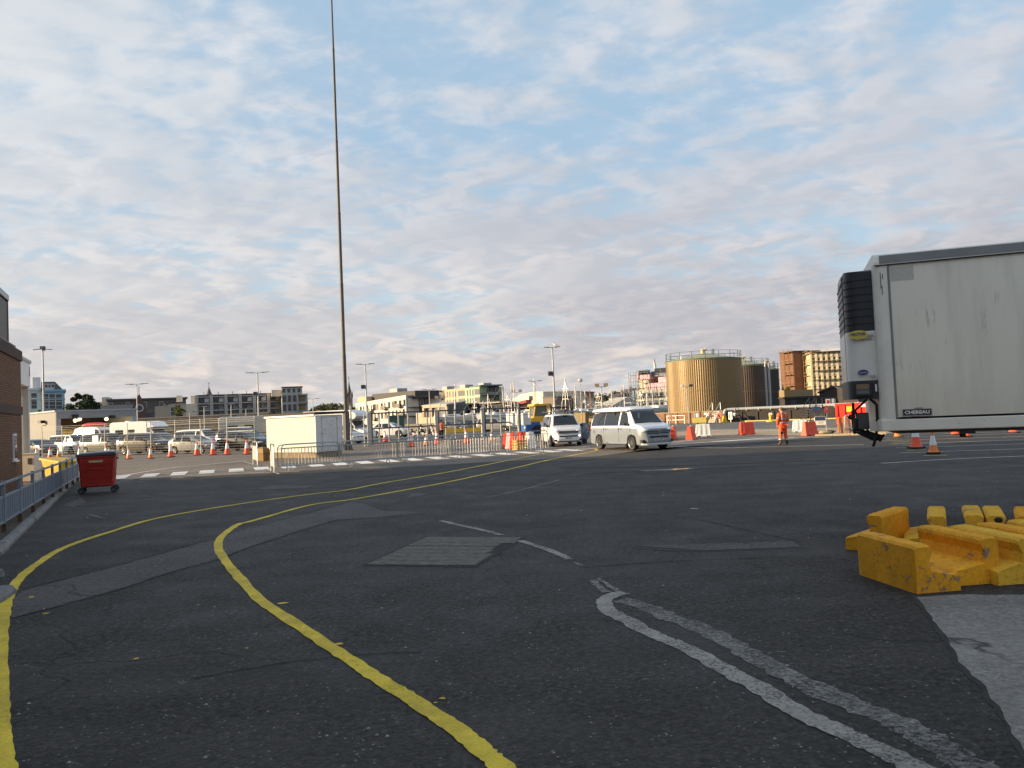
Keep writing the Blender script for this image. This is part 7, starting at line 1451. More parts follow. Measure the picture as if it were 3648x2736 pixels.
for f in range(4):
    zf = zt - 2.6 - f * 2.6
    for k in range(3): win(t2, l * (.1 + .2 * k), zf + .3, l * .13, 1.9, 0, M_frd, None, .1)
    win(t2, l * .8, zf + .3, l * .3, 2.0, 1.8, M_fr, mat('warm_pane', (.25, .19, .08), .3, var=.5, scale=.3), .1); MB().box(l * .6, l + .3, -.2, 1.8, zf + 2.35, zf + 2.55).build('balcony_slab', M_tg2, t2)
for x in (l * .62, l * 1.0): MB().box(x - .15, x + .15, -.2, .1, 0, zt - .3).build('balcony_column', M_tg2, t2)
# ---- spires
def spire(label, px, ytip, ybase, Y, wd, tower):
    c = gx(px, Y); t = thing('church_spire', label, 'church spire', c); zt = zat(px, ytip, Y); zb = zat(px, ybase, Y); M_sp = mat('spire_slate', (.10, .095, .095), .8); M_st = mat('spire_stone', (.20, .17, .14), .9, var=.2)
    MB().box(-wd / 2, wd / 2, -wd / 2, wd / 2, 0, zb).build('tower', M_st, t); MB().lathe([(wd * .56, zb), (wd * .18, zb + (zt - zb) * .62), (.0, zt)], 8).build('spire', M_sp, t); MB().bar((0, 0, zt - .5), (0, 0, zt + 1.8), .18).bar((-.5, 0, zt + 1.1), (.5, 0, zt + 1.1), .16).build('cross', M_st, t)
    if tower:
        for sx in (-1, 1):
            for sy in (-1, 1): MB().lathe([(wd * .12, zb - wd * .4), (wd * .12, zb + wd * .3), (0, zb + wd)], 6, (sx * wd * .48, sy * wd * .48, 0)).build('pinnacle', M_st, t)
        for z in (zb - wd * 1.3, ): MB().box(-wd * .15, wd * .15, -wd * .52, -wd * .5, z, z + wd * .9).build('belfry_opening', M_frd, t)
        MB().prism([(-wd * 3, 0), (-wd * 3, zb * .35), (-wd * 1.8, zb * .62), (-wd * .5, zb * .35), (-wd * .5, 0)], 'y', -wd, wd).build('nave', M_st, t)
spire('small pointed church spire rising behind the grey terrace', 747, 1374, 1404, 420, 2.6, False); spire('tall slender stone church spire beside the lighting mast', 1247, 1353, 1410, 430, 2.8, True)
# ---- pale apartments
p, l, a_ = blk(1268, 272, 1448, 250); t = thing('pale_apartments', 'long pale apartment block with scattered windows and balconies', 'apartment block', p, a_); M_pa = mat('pale_brick', (.62, .56, .47), .8, var=.06, scale=.3); zt = zat(1360, 1424, 260)
MB().prism([(0, 0), (0, zt - .6), (l, zt + .9), (l, 0)], 'y', 0, 14).build('wall', M_pa, t); MB().box(1, l * .22, .3, 12, zt - .6, zt + 1.5).build('setback_storey', mat('terracotta_render', (.55, .38, .25), .8), t); MB().box(l * .22, l * 1.05, 2.5, 12, zt - .4, zt + 2.2).build('setback_storey', mat('dark_cladding', (.05, .045, .045), .7), t); MB().box(l * .45, l * .6, 5, 9, zt + 2.2, zt + 3.6).build('plant_room', M_tg2, t)
M_bw = mat('brown_panel', (.18, .10, .06), .7); rnd = random.Random(4)
for f in range(3):
    for k in range(14):
        x = l * (k + .5) / 14; zf = (zt - .6 + 1.5 * x / l) - 3.2 - f * 3.0 - .2
        if zf < .5: continue
        win(t, x + rnd.uniform(-.3, .3), zf, rnd.choice((.7, 1.0, 1.4)), 2.1, 0, M_frd if k % 2 else M_fr, None, .1, None, False)
        if (k * 3 + f) % 4 == 0: b_ = MB().box(x - 1.0, x + 1.0, -1.3, 0, zf - .25, zf).build('balcony', M_bw, t); MB().box(x - 1.0, x + 1.0, -1.3, -1.22, zf, zf + 1.0).build('balcony_front', mat('balcony_glass', (.18, .19, .17), .3), b_)
        elif (k + f) % 5 == 0: MB().box(x + .6, x + 1.3, -.05, 0, zf, zf + 2.1).build('brick_panel', M_bw, t)
p2, l2_, a2_ = blk(1449, 250.3, 1534, 253); t = thing('dark_balcony_block', 'dark shaded apartment wing with stacked balconies', 'apartment block', p2, a2_); M_db = mat('shaded_wing', (.075, .08, .09), .7, var=.15, scale=.3); zt2 = zat(1490, 1416, 256); MB().box(0, l2_, 1.6, 13, 0, zt2).build('wall', M_db, t); MB().box(-.1, .4, -.2, 1.6, 0, zt2 + .6).build('end_fin', mat('blue_fin', (.25, .33, .40), .6), t); MB().box(0, l2_, 0, 13, zt2, zt2 + .4).build('roof', M_frd, t)  # shade on this wing is put into its dark wall colour
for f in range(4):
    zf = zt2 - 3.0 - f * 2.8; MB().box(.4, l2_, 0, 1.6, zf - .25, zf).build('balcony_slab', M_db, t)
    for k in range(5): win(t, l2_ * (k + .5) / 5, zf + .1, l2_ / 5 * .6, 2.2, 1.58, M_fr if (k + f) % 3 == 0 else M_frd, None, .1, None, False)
# ---- terracotta and green apartments
p, l, a_ = blk(1528, 300, 1716, 280); t = thing('terracotta_green_flats', 'apartment block striped terracotta and pale green with penthouses', 'apartment block', p, a_); M_tc = mat('terracotta_flats', (.60, .40, .25), .8, var=.05); M_gn = mat('pale_green_flats', (.33, .45, .30), .8, var=.05); zL, zR = zat(1530, 1394, 300), zat(1716, 1377, 280)
zz = lambda u: zL + (zR - zL) * u
for u0, u1, m in ((0, .19, M_tc), (.19, .33, None), (.33, .71, M_tc), (.71, .98, M_gn)):
    if m: MB().prism([(l * u0, 0), (l * u0, zz(u0)), (l * u1, zz(u1)), (l * u1, 0)], 'y', 0, 12).build('bay', m, t)
    else: MB().prism([(l * u0, 0), (l * u0, zz(u0)), (l * u1, zz(u1)), (l * u1, 0)], 'y', 1.5, 12).build('recessed_bay', M_bw, t)
for f in range(4):
    for u in (.06, .13, .38, .43, .49, .54, .60, .76, .81, .86):
        win(t, l * u, zz(u) - 3.0 - f * 3.0, .6, 2.3, 0, M_fr, None, .1, None, False)
    for u in (.26, .66, .94): b_ = MB().box(l * (u - .05), l * (u + .05), -.05, 1.5, zz(u) - 3.1 - f * 3.0, zz(u) - 2.9 - f * 3.0).build('balcony_slab', M_vw, t); MB().box(l * (u - .045), l * (u + .045), -.12, -.02, zz(u) - 2.7 - f * 3, zz(u) - .8 - f * 3).build('dark_opening', M_frd, b_)
for u in (.17, .52, .86): MB().box(l * (u - .05), l * (u + .05), 4, 8, zz(u), zz(u) + 1.5).build('plant_room', M_tg2, t)
p2, l2_, a2_ = blk(1717, 280.3, 1788, 283); t = thing('dark_green_wing', 'shaded end wing of the green flats with four tiers of balconies', 'apartment block', p2, a2_); zt2 = zat(1750, 1378, 290); MB().box(0, l2_, 1.8, 14, 0, zt2).build('wall', M_db, t); MB().box(-.2, l2_ + .6, -.3, 14, zt2, zt2 + .5).build('roof', mat('roof_blue_grey', (.10, .14, .15), .6), t)  # end side of the green flats, its shade painted as dark walls
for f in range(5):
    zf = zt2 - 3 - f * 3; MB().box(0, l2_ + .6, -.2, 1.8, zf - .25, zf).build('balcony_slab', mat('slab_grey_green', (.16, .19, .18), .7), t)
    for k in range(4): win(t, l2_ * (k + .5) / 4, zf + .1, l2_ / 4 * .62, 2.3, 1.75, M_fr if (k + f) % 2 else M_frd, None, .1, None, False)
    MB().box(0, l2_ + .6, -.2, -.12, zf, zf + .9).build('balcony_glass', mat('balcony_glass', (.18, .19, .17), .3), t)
# ---- low quay buildings
p, l, a_ = blk(1482, 232, 1592, 226); t = thing('framed_low_building', 'low beige building with a row of dark square openings', 'building', p, a_); zt = zat(1550, 1441, 229); M_bg = mat('beige_frame', (.55, .43, .30), .8); MB().box(l * .25, l, .8, 10, 0, zt).build('wall', M_frd, t); MB().box(0, l * .25, 0, 10, 0, zt - 2.2).build('annex', M_bg, t); MB().box(l * .24, l, 0, .8, zt - .9, zt).build('lintel', M_bg, t); MB().box(l * .24, l, .0, .8, 0, zt - 3.6).build('plinth', M_bg, t)
for k in range(4): MB().box(l * (.24 + .25 * k) - .3, l * (.24 + .25 * k) + .3, .0, .8, zt - 3.6, zt - .9).build('pier', M_bg, t)
p, l, a_ = blk(1592, 226, 1660, 232); t = thing('grey_ribbed_shed', 'dark grey ribbed shed with sloping roof behind the gate', 'shed', p, a_); z0, z1 = zat(1593, 1443, 226), zat(1655, 1431, 230); MB().prism([(0, 0), (0, z0), (l, z1), (l, 0)], 'y', 0, 10).build('wall', mat('ribbed_grey', (.13, .135, .14), .6), t); MB().prism([(-.2, z0), (l + .2, z1), (l + .2, z1 + .3), (-.2, z0 + .3)], 'y', -.2, 10).build('roof', M_tg2, t)
for k in range(14): MB().box(l * k / 14, l * k / 14 + .2, -.12, 0, 0, z0).build('rib', mat('ribbed_grey', (.13, .135, .14), .6), t)
p, l, a_ = blk(1660, 236, 1786, 230); t = thing('dark_quay_building', 'low dark quay building with glazed front behind the boat masts', 'building', p, a_); zt = zat(1720, 1438, 233); MB().box(0, l, 0, 10, 0, zt).build('wall', M_dk2, t); MB().box(-.2, l + .3, -1.2, 10, zt, zt + .35).build('roof', mat('pale_roof_edge', (.42, .36, .28), .7), t)
for k in range(7): win(t, l * (k + .5) / 7, zt - 3.4, l / 7 * .7, 2.8, 0, M_frd, None, .12)
p, l, a_ = blk(1828, 240, 1938, 226); t = thing('cream_terminal', 'cream low building with curved roof and maroon canopy band', 'building', p, a_); zt = zat(1880, 1405, 233); M_ct = mat('cream_terminal_wall', (.68, .57, .43), .8, var=.05); MB().prism([(0, 0), (0, zt - 1), (l * .3, zt + .2), (l * .7, zt + .6), (l, zt + .4), (l, 0)], 'y', 0, 14).build('wall', M_ct, t); MB().prism([(0, zt - 3.6), (l * .6, zt - 2.4), (l * .6, zt - 1.6), (0, zt - 2.5)], 'y', -1.5, 0).build('canopy', mat('maroon_canopy', (.20, .025, .03), .6), t); MB().box(-3, l * .95, -2, 0, zt - 6.2, zt - 4.4).build('lower_band', mat('peach_band', (.62, .46, .32), .8), t)
for k in range(4): win(t, l * (.12 + .22 * k), .5, l * .16, 3.2, 0, M_frd, None, .12)
win(t, l * .62, zt - 1.9, 2.0, 1.4, 0, M_frd, None, .1, None, False)
p, l, a_ = blk(1936, 224, 1976, 222); t = thing('brown_block', 'plain brown block left of the tall lamp post', 'building', p, a_); zt = zat(1950, 1417, 223); MB().box(0, l, 0, 10, 0, zt).build('wall', mat('brown_block', (.24, .175, .13), .85, var=.08), t); MB().box(-.1, l + .1, -.1, 10, zt, zt + .3).build('roof', M_frd, t); win(t, l * .5, zt - 3, 1.4, 1.4, 0, M_frd)
p, l, a_ = blk(1968, 252, 2088, 248); t = thing('white_grey_flats', 'white and grey modern flats behind the tall lamp post', 'apartment block', p, a_); zt = zat(2030, 1400, 250); M_wf = mat('flats_white', (.52, .52, .51), .75); MB().box(0, l, 0, 12, 0, zt - 2.6).build('wall', M_wf, t); MB().box(.5, l - .5, 1, 12, zt - 2.6, zt).build('upper_storey', mat('flats_grey', (.16, .15, .145), .7), t); MB().box(0, l, .5, 12, zt, zt + .3).build('roof', M_frd, t); MB().box(-3.5, 1.5, .5, 10, zt - 2.6, zt + .2).build('lit_corner', M_ct, t)
for k in range(6): win(t, l * (k + .5) / 6, zt - 2.2, l / 6 * .6, 1.8, 1.0, M_frd, None, .1, None, False)
for f in range(3):
    for k in range(7): win(t, l * (k + .5) / 7, zt - 5.3 - f * 2.8, l / 7 * .5, 2.1, 0, M_frd if k % 2 else M_fr, None, .1, None, False)
p, l, a_ = blk(2088, 206, 2184, 196); t = thing('pale_hangar', 'pale grey hangar with broad sloping roof behind the camper van', 'hangar', p, a_); z0, z1 = zat(2090, 1458, 205), zat(2160, 1417, 200); MB().box(0, l, 0, 10, 0, z0).build('wall', mat('hangar_wall', (.42, .36, .28), .8), t); MB().add([(0, -.3, z0), (l, -.3, z0 + .5), (l * .98, 5, z1), (l * .55, 5, z1), (0, 10, z0), (l, 10, z0)], [(0, 1, 2, 3), (0, 3, 4), (3, 2, 5, 4), (1, 5, 2)]).build('roof', mat('hangar_roof', (.36, .34, .31), .6, var=.06), t)
for k in range(5): win(t, l * (k + .5) / 5, 1.0, l / 5 * .6, 2.2, 0, M_frd)
for i, (pl_, pr_, Y, yt, col, lab) in enumerate(((2172, 2200, 300, 1408, (.55, .50, .42), 'pale rendered house behind the hangar roof'), (2196, 2236, 310, 1402, (.45, .45, .45), 'grey and white house on the slope behind the boat masts'), (2232, 2258, 290, 1412, (.62, .33, .12), 'orange house lit by the sun on the slope'), (2214, 2242, 420, 1392, (.60, .50, .38), 'small pale house high on the slope'), (2246, 2270, 330, 1425, (.30, .2, .15), 'brown house left of the scaffolded tower'), (2150, 2215, 250, 1442, (.33, .25, .18), 'brown waterfront house behind the camper van'), (2040, 2062, 500, 1430, (.5, .45, .4), 'small pale far house behind the flats'))):
    p, l, a_ = blk(pl_, Y, pr_, Y - 4); t = thing('house', lab, 'house', p, a_, 'houses on the slope'); zt = zat((pl_ + pr_) / 2, yt, Y); MB().box(0, l, 0, 8, 0, zt - 1.2).build('wall', mat('house_wall_%d' % i, col, .8, var=.06), t); MB().prism([(-.3, zt - 1.2), (4, zt + .8), (8.3, zt - 1.2)], 'x', -.3, l + .3).build('roof', M_slate, t); MB().box(l * .7, l * .7 + .7, 3, 4, zt - .5, zt + 1.8).build('chimney', M_bw, t)
    for f in range(2):
        for k in range(2): win(t, l * (.28 + .44 * k), zt - 3.4 - f * 3, min(1.1, l * .25), 1.5, 0)
# ---- scaffolded pink tower
p, l, a_ = blk(2258, 244, 2400, 236); t = thing('scaffolded_pink_tower', 'pink tower block under construction wrapped in scaffolding', 'building', p, a_); z1 = zat(2300, 1326, 240); z2 = zat(2330, 1366, 240); z3_ = zat(2330, 1380, 240); M_pk = mat('pink_sheathing', (.62, .38, .42), .8, var=.06); M_cc = mat('raw_concrete_floors', (.42, .38, .30), .9, var=.15, scale=.4)
MB().box(l * .12, l, 4, 16, 0, z2).build('core', M_cc, t); MB().box(l * .03, l * .36, 2.5, 14, z2 + 1.5, z1).build('pink_storey', M_pk, t); MB().box(l * .36, l, 3.5, 14, z2 + 2.2, z1 + .3).build('grey_storey', mat('grey_membrane', (.15, .16, .17), .7), t); MB().box(l * .03, l * .3, 3.2, 14, 0, z2 + 1.5).build('lit_storeys', mat('cream_boards', (.62, .52, .40), .8, var=.1, scale=.5), t); MB().box(l * .30, l * .95, 2.4, 12, z2 - 2.8, z2 + .2).box(l * .58, l * .95, 2.2, 12, z2 + .2, z2 + 1.9).build('pink_block', M_pk, t); MB().box(0.2, l, .8, 3, 0, z3_ - .6).build('lower_front', mat('boarded_front', (.36, .37, .33), .85, var=.4, scale=.35), t); MB().box(-.4, .2, .5, 5, 0, z3_ - .6).build('blue_sheeting', mat('blue_sheet', (.06, .18, .30), .5, var=.25, scale=.5), t)
MB().prism([(l * .34, z1 + .3), (l * .34, z1 + 4.2), (l * .37, z1 + 1.4), (l * .50, z1 + .6), (l * .50, z1 + .3)], 'y', 6, 7).build('lift_core_fin', mat('fin_cream', (.75, .70, .58), .7), t)
for k in range(4): win(t, l * (.135 + .065 * k), z2 + 2.9, 1.2, 1.4, 2.5, M_frd, None, .08, None, False)
for k in range(3): win(t, l * (.52 + .15 * k), z2 + 3.1, 2.0, 1.6, 3.5, M_frd, None, .08, None, False)
for f in range(5):
    for k in range(6): win(t, l * (.1 + .15 * k), z3_ - 3.0 - f * 2.4, 1.3, 1.5, .8, M_frd, None, .08, None, False)
scaffold(t, -.5, l, .5, 0, z3_, 2.4, 2.2, mat('scaffold_tube', (.10, .11, .125), .6, metal=.1)); scaffold(t, l * .08, l * .36, 2.3, z3_ - 4, z1, 2.0, 2.2, MATS['scaffold_tube']); scaffold(t, -2.4, l * .07, 3.5, 0, z1 - .5, 1.6, 2.0, MATS['scaffold_tube'])
# ---- brown brick tower and scaffolded office
p, l, a_ = blk(2790, 252, 2838, 246); t = thing('brown_brick_tower', 'brown brick stair tower with scaffolding on the right skyline', 'tower', p, a_); z1 = zat(2810, 1257, 249); M_bt = brickmat('tower_brick', (.23, .105, .06), (.17, .08, .05), (.16, .11, .08), .6, .2); MB().box(0, l, 0, 10, 0, z1).build('wall', M_bt, t); MB().box(-.2, l + .2, -.2, 10.2, z1, z1 + .4).build('parapet', M_bdark, t); MB().box(l * .95, l * 2.05, 22, 28, 0, z1 + 5.2).build('rear_shaft', M_bt, t); MB().bar((l * 1.5, 25, z1 + 5), (l * 1.5, 25, z1 + 14), .4).build('mast', M_white, t)
scaffold(t, l * .3, l * .95, -.3, 0, z1, 2.0, 3.0, mat('rusty_scaffold', (.28, .16, .08), .7)); scaffold(t, -3.2, -.3, 3, 0, z1 - 5, 1.5, 2.2, mat('pale_scaffold', (.5, .42, .28), .7))
p, l, a_ = fblk(2900, 3012, 240, 10); t = thing('scaffolded_office', 'cream seven-storey office block with rows of dark windows and scaffolding', 'office block', p, a_); M_of = mat('office_cream', (.66, .58, .42), .8, var=.06, scale=.3); z1 = zat(2940, 1262, 245); pl2 = gx(2842, 262) - p; lv = rotz((pl2.x, pl2.y, 0), -a_)
MB().prism([(0, 0), (l, 0), (l, 14), (lv.x, lv.y)], 'z', 0, z1).build('wall', M_of, t); MB().prism([(-.3, -.5), (l, -.5), (l, 14), (lv.x - .3, lv.y)], 'z', z1, z1 + .6).build('roof', mat('office_roof', (.25, .18, .12), .8), t)
ll = math.hypot(lv.x, lv.y); la = math.atan2(-lv.y, -lv.x)
for f in range(7):
    zf = z1 - 2.9 - f * 2.75
    if zf < .3: continue
    for k in range(6): win(t, l * (k + .5) / 6, zf, l / 6 * .62, 1.75, 0, M_of, None, .35)
    for k in range(7): c = Vector((lv.x, lv.y, 0)) * ((k + .5) / 7); win(t, c.x, zf, ll / 7 * .45, 1.5, c.y, M_of, mat('office_pane_warm', (.22, .16, .06), .3, var=.3), .3, la)
    MB().box(0, l, -.30, 0, zf + 2.0, zf + 2.6).build('spandrel', M_of, t)
for k in range(7): MB().box(l * k / 6 - .3, l * k / 6 + .3, -.45, 0, 0, z1).build('column', M_of, t)
scaffold(t, 0, l, -.6, 0, z1 + .5, 3.2, 2.75, mat('yellow_scaffold', (.42, .33, .16), .7), 1.0, .07)
sr = scaffold(t, 0, ll, 0, 0, z1, 2.4, 2.75, MATS['yellow_scaffold'], 1.0, .08); sr.location = (lv.x, lv.y, 0); sr.rotation_euler = (0, 0, la)

# ================================================================ LAMP POSTS
M_lp = mat('lamp_post_grey', (.34, .35, .36), .5, metal=.3)
def lamp(label, px, yt, Y, kind='T', arm=.9, flood=None, th=.09):
    c = gx(px, Y); z = zat(px, yt, Y); c = A(px, yt, Y); t = thing('lamp_post', label, 'lamp post', (c.x, c.y, 0), 0, 'lamp posts of the port'); MB().cyl((0, 0, 0), (0, 0, z), th * 1.1, th * .6, 10).build('pole', M_lp, t, smooth=50)
    if kind == 'T':
        MB().bar((-arm * .7, 0, z), (arm * .7, 0, z), .06).build('arm', M_lp, t)
        for s_ in (-1, 1): MB().hexa([(s_ * arm * .45, -.14, z - .02), (s_ * arm * 1.25, -.12, z + .04), (s_ * arm * 1.25, .12, z + .04), (s_ * arm * .45, .14, z - .02), (s_ * arm * .45, -.14, z + .07), (s_ * arm * 1.25, -.10, z + .10), (s_ * arm * 1.25, .10, z + .10), (s_ * arm * .45, .14, z + .07)]).build('lamp_head', M_dgrey, t)
    elif kind == 'X':
        for k in range(4): a = k * math.pi / 2 + .3; MB().bar((0, 0, z), (1.6 * math.cos(a), 1.6 * math.sin(a), z - .15), .3, .10).build('lamp_head', M_dgrey, t)
        MB().box(-.35, .35, -.35, .35, z, z + .5).build('lamp_hub', M_dgrey, t)
    elif kind == 'F':
        MB().bar((-.8, 0, z - .1), (.8, 0, z - .1), .09).build('arm', M_lp, t)
        for s_ in (-1, 1): MB().cbox((s_ * .75, -.1, z + .2), .75, .3, .55).build('lamp_head', mat('flood_head_tan', (.38, .28, .18), .6), t)
    elif kind == 'B': MB().ball((0, 0, z + .1), .42, .42, .32, 12, 8).build('lamp_head', mat('globe_grey_warm', (.5, .42, .36), .5), t)
    if flood: zf = zat(px, flood, Y); MB().cbox((-.35, -.15, zf), .5, .3, .5, .3).bar((-.3, 0, zf - .1), (0, 0, zf - .1), .06).build('floodlight', M_dgrey, t)
    return t, c
for a in (('tall four-armed lamp post beside the canopy at the left', 152, 1243, 150, 'X', 1, None, .2), ('double-armed lamp post behind the grey shed corner', 487, 1369, 112, 'T', 1.3), ('double-armed lamp post with floodlight before the terraced flats', 917, 1328, 112, 'T', 1.35, 1402, .13), ('short double-armed lamp post left of the lighting mast', 1114, 1421, 150, 'T', 1.2),
    ('double-armed lamp post with floodlight right of the lighting mast', 1301, 1298, 102, 'T', .95, 1378, .11), ('double-armed lamp post before the dark balcony wing', 1529, 1388, 120, 'T', .9), ('double-armed lamp post before the cream low building', 1906, 1358, 122, 'T', .9), ('globe-headed lamp post right of the white-grey flats', 2067, 1357, 135, 'B'), ('twin-headed floodlight post behind the camper van', 2142, 1376, 135, 'F', 1, None, .13),
    ('small twin-headed floodlight post left of the cream low building', 1841, 1396, 170, 'F'), ('short lamp post before the yellow-green tree', 675, 1468, 125, 'T', .8), ('short lamp post before the second flat of the terrace', 727, 1448, 118, 'T', 1.1), ('short lamp post before the third flat of the terrace', 823, 1439, 118, 'T', 1.2), ('short lamp post before the fifth flat of the terrace', 876, 1457, 125, 'T', .8), ('low lamp post before the retaining wall', 783, 1492, 112, 'T', 1.0), ('lamp post among the boat masts behind the gate', 1568, 1418, 170, 'F')): lamp(*a)
lt, lc = lamp('tall lamp post with floodlight and a gull on top right of the dock tractor', 1967, 1238, 92, 'T', .75, 1331, .13)
gu = thing('seagull', 'white gull perched on the tall lamp post', 'gull', (lc.x + .42, lc.y, lc.z + .10), R(160)); M_gu = mat('gull_white', (.75, .75, .74), .7)
MB().loft([[(x, y * w_, .17 + z * w_ + x * .25) for y, z in [(.10 * math.cos(k * .785), .11 * math.sin(k * .785)) for k in range(8)]] for x, w_ in ((-.34, .1), (-.2, .55), (0, 1), (.14, .9), (.22, .5), (.25, .45))] + [[(x, y * w_, z0 + z * w_) for y, z in [(.10 * math.cos(k * .785), .11 * math.sin(k * .785)) for k in range(8)]] for x, w_, z0 in ((.27, .58, .32), (.33, .55, .36), (.38, .3, .35))]).build('body', M_gu, gu, smooth=60)
MB().cyl((.37, 0, .35), (.46, 0, .33), .025, .008, 6).build('beak', M_syel, gu); MB().bar((0, -.04, 0), (0, -.04, .1), .015).bar((0, .04, 0), (0, .04, .1), .015).build('legs', M_syel, gu)
for s_ in (-1, 1): MB().hexa([(-.36, s_ * .05, .12), (.1, s_ * .095, .16), (.1, s_ * .115, .16), (-.36, s_ * .07, .12), (-.30, s_ * .05, .19), (.08, s_ * .08, .28), (.08, s_ * .10, .28), (-.30, s_ * .07, .19)]).build('wing', mat('gull_grey', (.35, .36, .38), .7), gu)

# ================================================================ SAILING BOATS laid up behind the gate
M_al = mat('mast_aluminium', (.58, .55, .50), .4, metal=.4); M_alr = mat('mast_brown', (.35, .15, .06), .6)
def boat(label, px, yt, Y, m=None, L=9, rz=.4, pair=0.0, lean=0.0, spread=2):
    q = A(px, yt, Y); t = thing('sailing_boat', label, 'sailing boat', (q.x, q.y, 0), rz, 'sailing boats laid up ashore'); zt = q.z; m = m or M_al; hz = .5
    MB().loft([[(x * L / 9, y * w_, hz + z + sh) for y, z in ((-1.35, 1.5), (-1.2, .8), (-.6, .25), (0, 0), (.6, .25), (1.2, .8), (1.35, 1.5), (0, 1.6))] for x, w_, sh in ((-4.3, .65, .25), (-3, .9, .05), (0, 1, 0), (2.4, .75, .1), (4.0, .25, .4), (4.6, .03, .7))]).build('hull', mat('boat_hull_white', (.62, .62, .60), .35), t, smooth=40)
    MB().hexa([(-2.0, -.8, 2.0), (2.0, -.6, 2.0), (2.0, .6, 2.0), (-2.0, .8, 2.0), (-1.8, -.6, 2.5), (1.2, -.45, 2.5), (1.2, .45, 2.5), (-1.8, .6, 2.5)]).build('cabin', M_white, t, bevel=.05); MB().box(-1.2, .6, -.66, .66, 2.2, 2.36).build('cabin_window', M_frd, t); MB().prism([(-.6, .0), (.6, 0), (.9, .7), (-.9, .7)], 'y', -.12, .12).build('keel', M_dgrey, t)
    MB().cyl((.5, 0, 2.0), (.5 + lean, 0, zt), .11, .08, 8).build('mast', m, t, smooth=50); MB().bar((.4, 0, 3.3), (-3.2, 0, 3.3), .14).build('boom', m, t)
    for k in range(spread): z = 2.5 + (zt - 2.5) * (k + 1) / (spread + 1); MB().bar((.5 + lean * z / zt, -.8, z), (.5 + lean * z / zt, .8, z), .05).build('spreader', m, t)
    sy = MB()
    for s_ in (-1, 1): sy.bar((.4, s_ * 1.2, 2.1), (.5 + lean, 0, zt - .3), .035)
    sy.bar((4.3, 0, 2.3), (.5 + lean, 0, zt - .2), .035).bar((-4.2, 0, 2.1), (.5 + lean, 0, zt - .1), .03); sy.build('rigging', m, t)
    for x in (-1.8, 1.6):
        for s_ in (-1, 1): MB().bar((x, s_ * 1.5, 0), (x, s_ * .9, 1.0), .08).build('cradle_leg', M_dgrey, t)
for i, (px, yt, Y, mm) in enumerate(((1608, 1368, 165, M_al), (1681, 1412, 170, M_al), (1734, 1405, 160, M_al), (1722, 1428, 172, M_al), (1783, 1374, 158, M_al), (1803, 1400, 175, M_al), (1827, 1352, 162, M_al), (1821, 1366, 168, M_al), (1890, 1350, 165, M_al), (2005, 1348, 160, M_al), (2046, 1374, 168, M_al), (2086, 1392, 175, M_al), (2095, 1390, 170, M_alr), (2126, 1394, 172, M_al), (2177, 1387, 165, M_al), (2225, 1371, 168, M_al), (2265, 1382, 170, M_al), (2276, 1387, 174, M_al), (2302, 1391, 168, M_al), (2326, 1384, 165, M_al), (2363, 1338, 162, M_al), (2378, 1398, 172, M_al))):
    lab = ['slim pale mast left of the ribbed grey shed', 'short slim mast before the green flats', 'bright mast before the shaded green wing', 'short mast in front of the low dark quay building', 'pale mast left of the tall pair before the cream building', 'short mast between the green wing and the tall pair', 'tallest mast of the pair left of the cream building', 'second mast of the pair left of the cream building', 'mast in front of the cream building beside a lamp post', 'tall mast just right of the tall lamp post', 'mast before the right end of the white-grey flats', 'short pale mast beside the brown one', 'brown varnished mast right of the flats', 'pale mast before the hangar roof', 'mast at the right end of the hangar roof', 'mast before the grey house on the slope', 'left mast of the pair at the pink tower edge', 'right mast of the pair at the pink tower edge', 'mast before the blue sheeting of the pink tower', 'mast before the boarded front of the pink tower', 'tall mast close to the left side of the ochre tank', 'short mast beside the tall one near the ochre tank'][i]
    boat('laid-up sailing boat with ' + lab, px, yt, Y, mm, 8 + i % 3, .3 + .5 * (i % 4), lean=random.uniform(-.3, .3), spread=1 + i % 2)
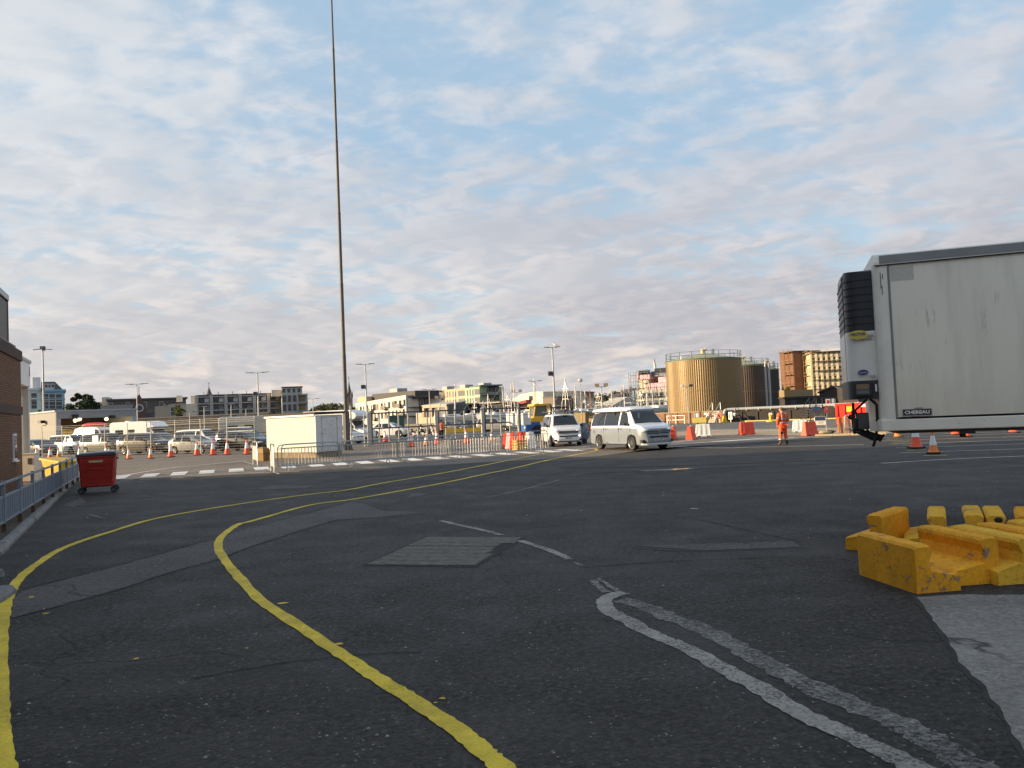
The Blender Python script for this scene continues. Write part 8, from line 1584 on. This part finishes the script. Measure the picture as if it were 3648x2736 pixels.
# stored-boat yard clutter: sandy bank behind the gate
sb_ = struct(MB().hexa([(-45, 128, 0), (20, 128, 0), (20, 150, 0), (-45, 150, 0), (-44, 132, 1.0), (19, 132, .9), (19, 148, .9), (-44, 148, 1.0)]).build('earth_bank', mat('sandy_bank', (.34, .255, .15), .95, var=.3, scale=.3)))

# ================================================================ HILLS
def hill(name, px0, px1, yt, Y, m, seed, amp=.25, n=60, depth=120):
    rnd = random.Random(seed); vs = []; fs = []; x0, x1 = gx(px0, Y).x, gx(px1, Y).x; zm = zat((px0 + px1) / 2, yt, Y); h = []
    for i in range(n + 1): u = i / n; h.append(zm * (1 - abs(2 * u - 1) ** 2.2) * (1 + amp * .35 * math.sin(u * 9 + seed) + amp * .2 * rnd.uniform(-1, 1)) + 2)
    for j, (dy, k) in enumerate(((-60, 0), (0, .75), (depth * .4, 1), (depth, .6))):
        for i in range(n + 1): vs.append((x0 + (x1 - x0) * i / n, Y + dy, h[i] * k))
    w_ = n + 1
    for j in range(3):
        for i in range(n): fs.append((j * w_ + i, j * w_ + i + 1, (j + 1) * w_ + i + 1, (j + 1) * w_ + i))
    o = struct(MB().add(vs, fs).build(name, m, smooth=60)); return x0, x1, h, Y, depth
M_hill = mat('hill_scrub', (.075, .075, .045), .95, var=.4, scale=.02)
for px0, px1, yt, seed, lab in ((1980, 2620, 1402, 2, 'distant wooded slope behind the boat masts'), (1040, 1300, 1462, 5, 'distant tree line beside the church spire')):
    x0, x1, h, Y, dp = hill('hill', px0, px1, yt, 760, M_hill, seed); lm = MB(); rnd = random.Random(seed)
    for i in range(230):
        u = rnd.random(); hh = h[int(u * 60)]; k = rnd.choice((.8, .9, 1.0, 1.0)); r_ = rnd.uniform(2, 4.6); leaf_cloud(lm, (x0 + (x1 - x0) * u, Y + (k - .75) * 4 * dp * .4 * rnd.random(), hh * k + r_ * .4), r_, r_, r_ * .8, 46, 1.0, rnd)
    tag(lm.build('hillside_wood', leaf_mat('far_leaf_%d' % seed, (.085, .088, .05), .3)), lab, 'wood', kind='stuff')
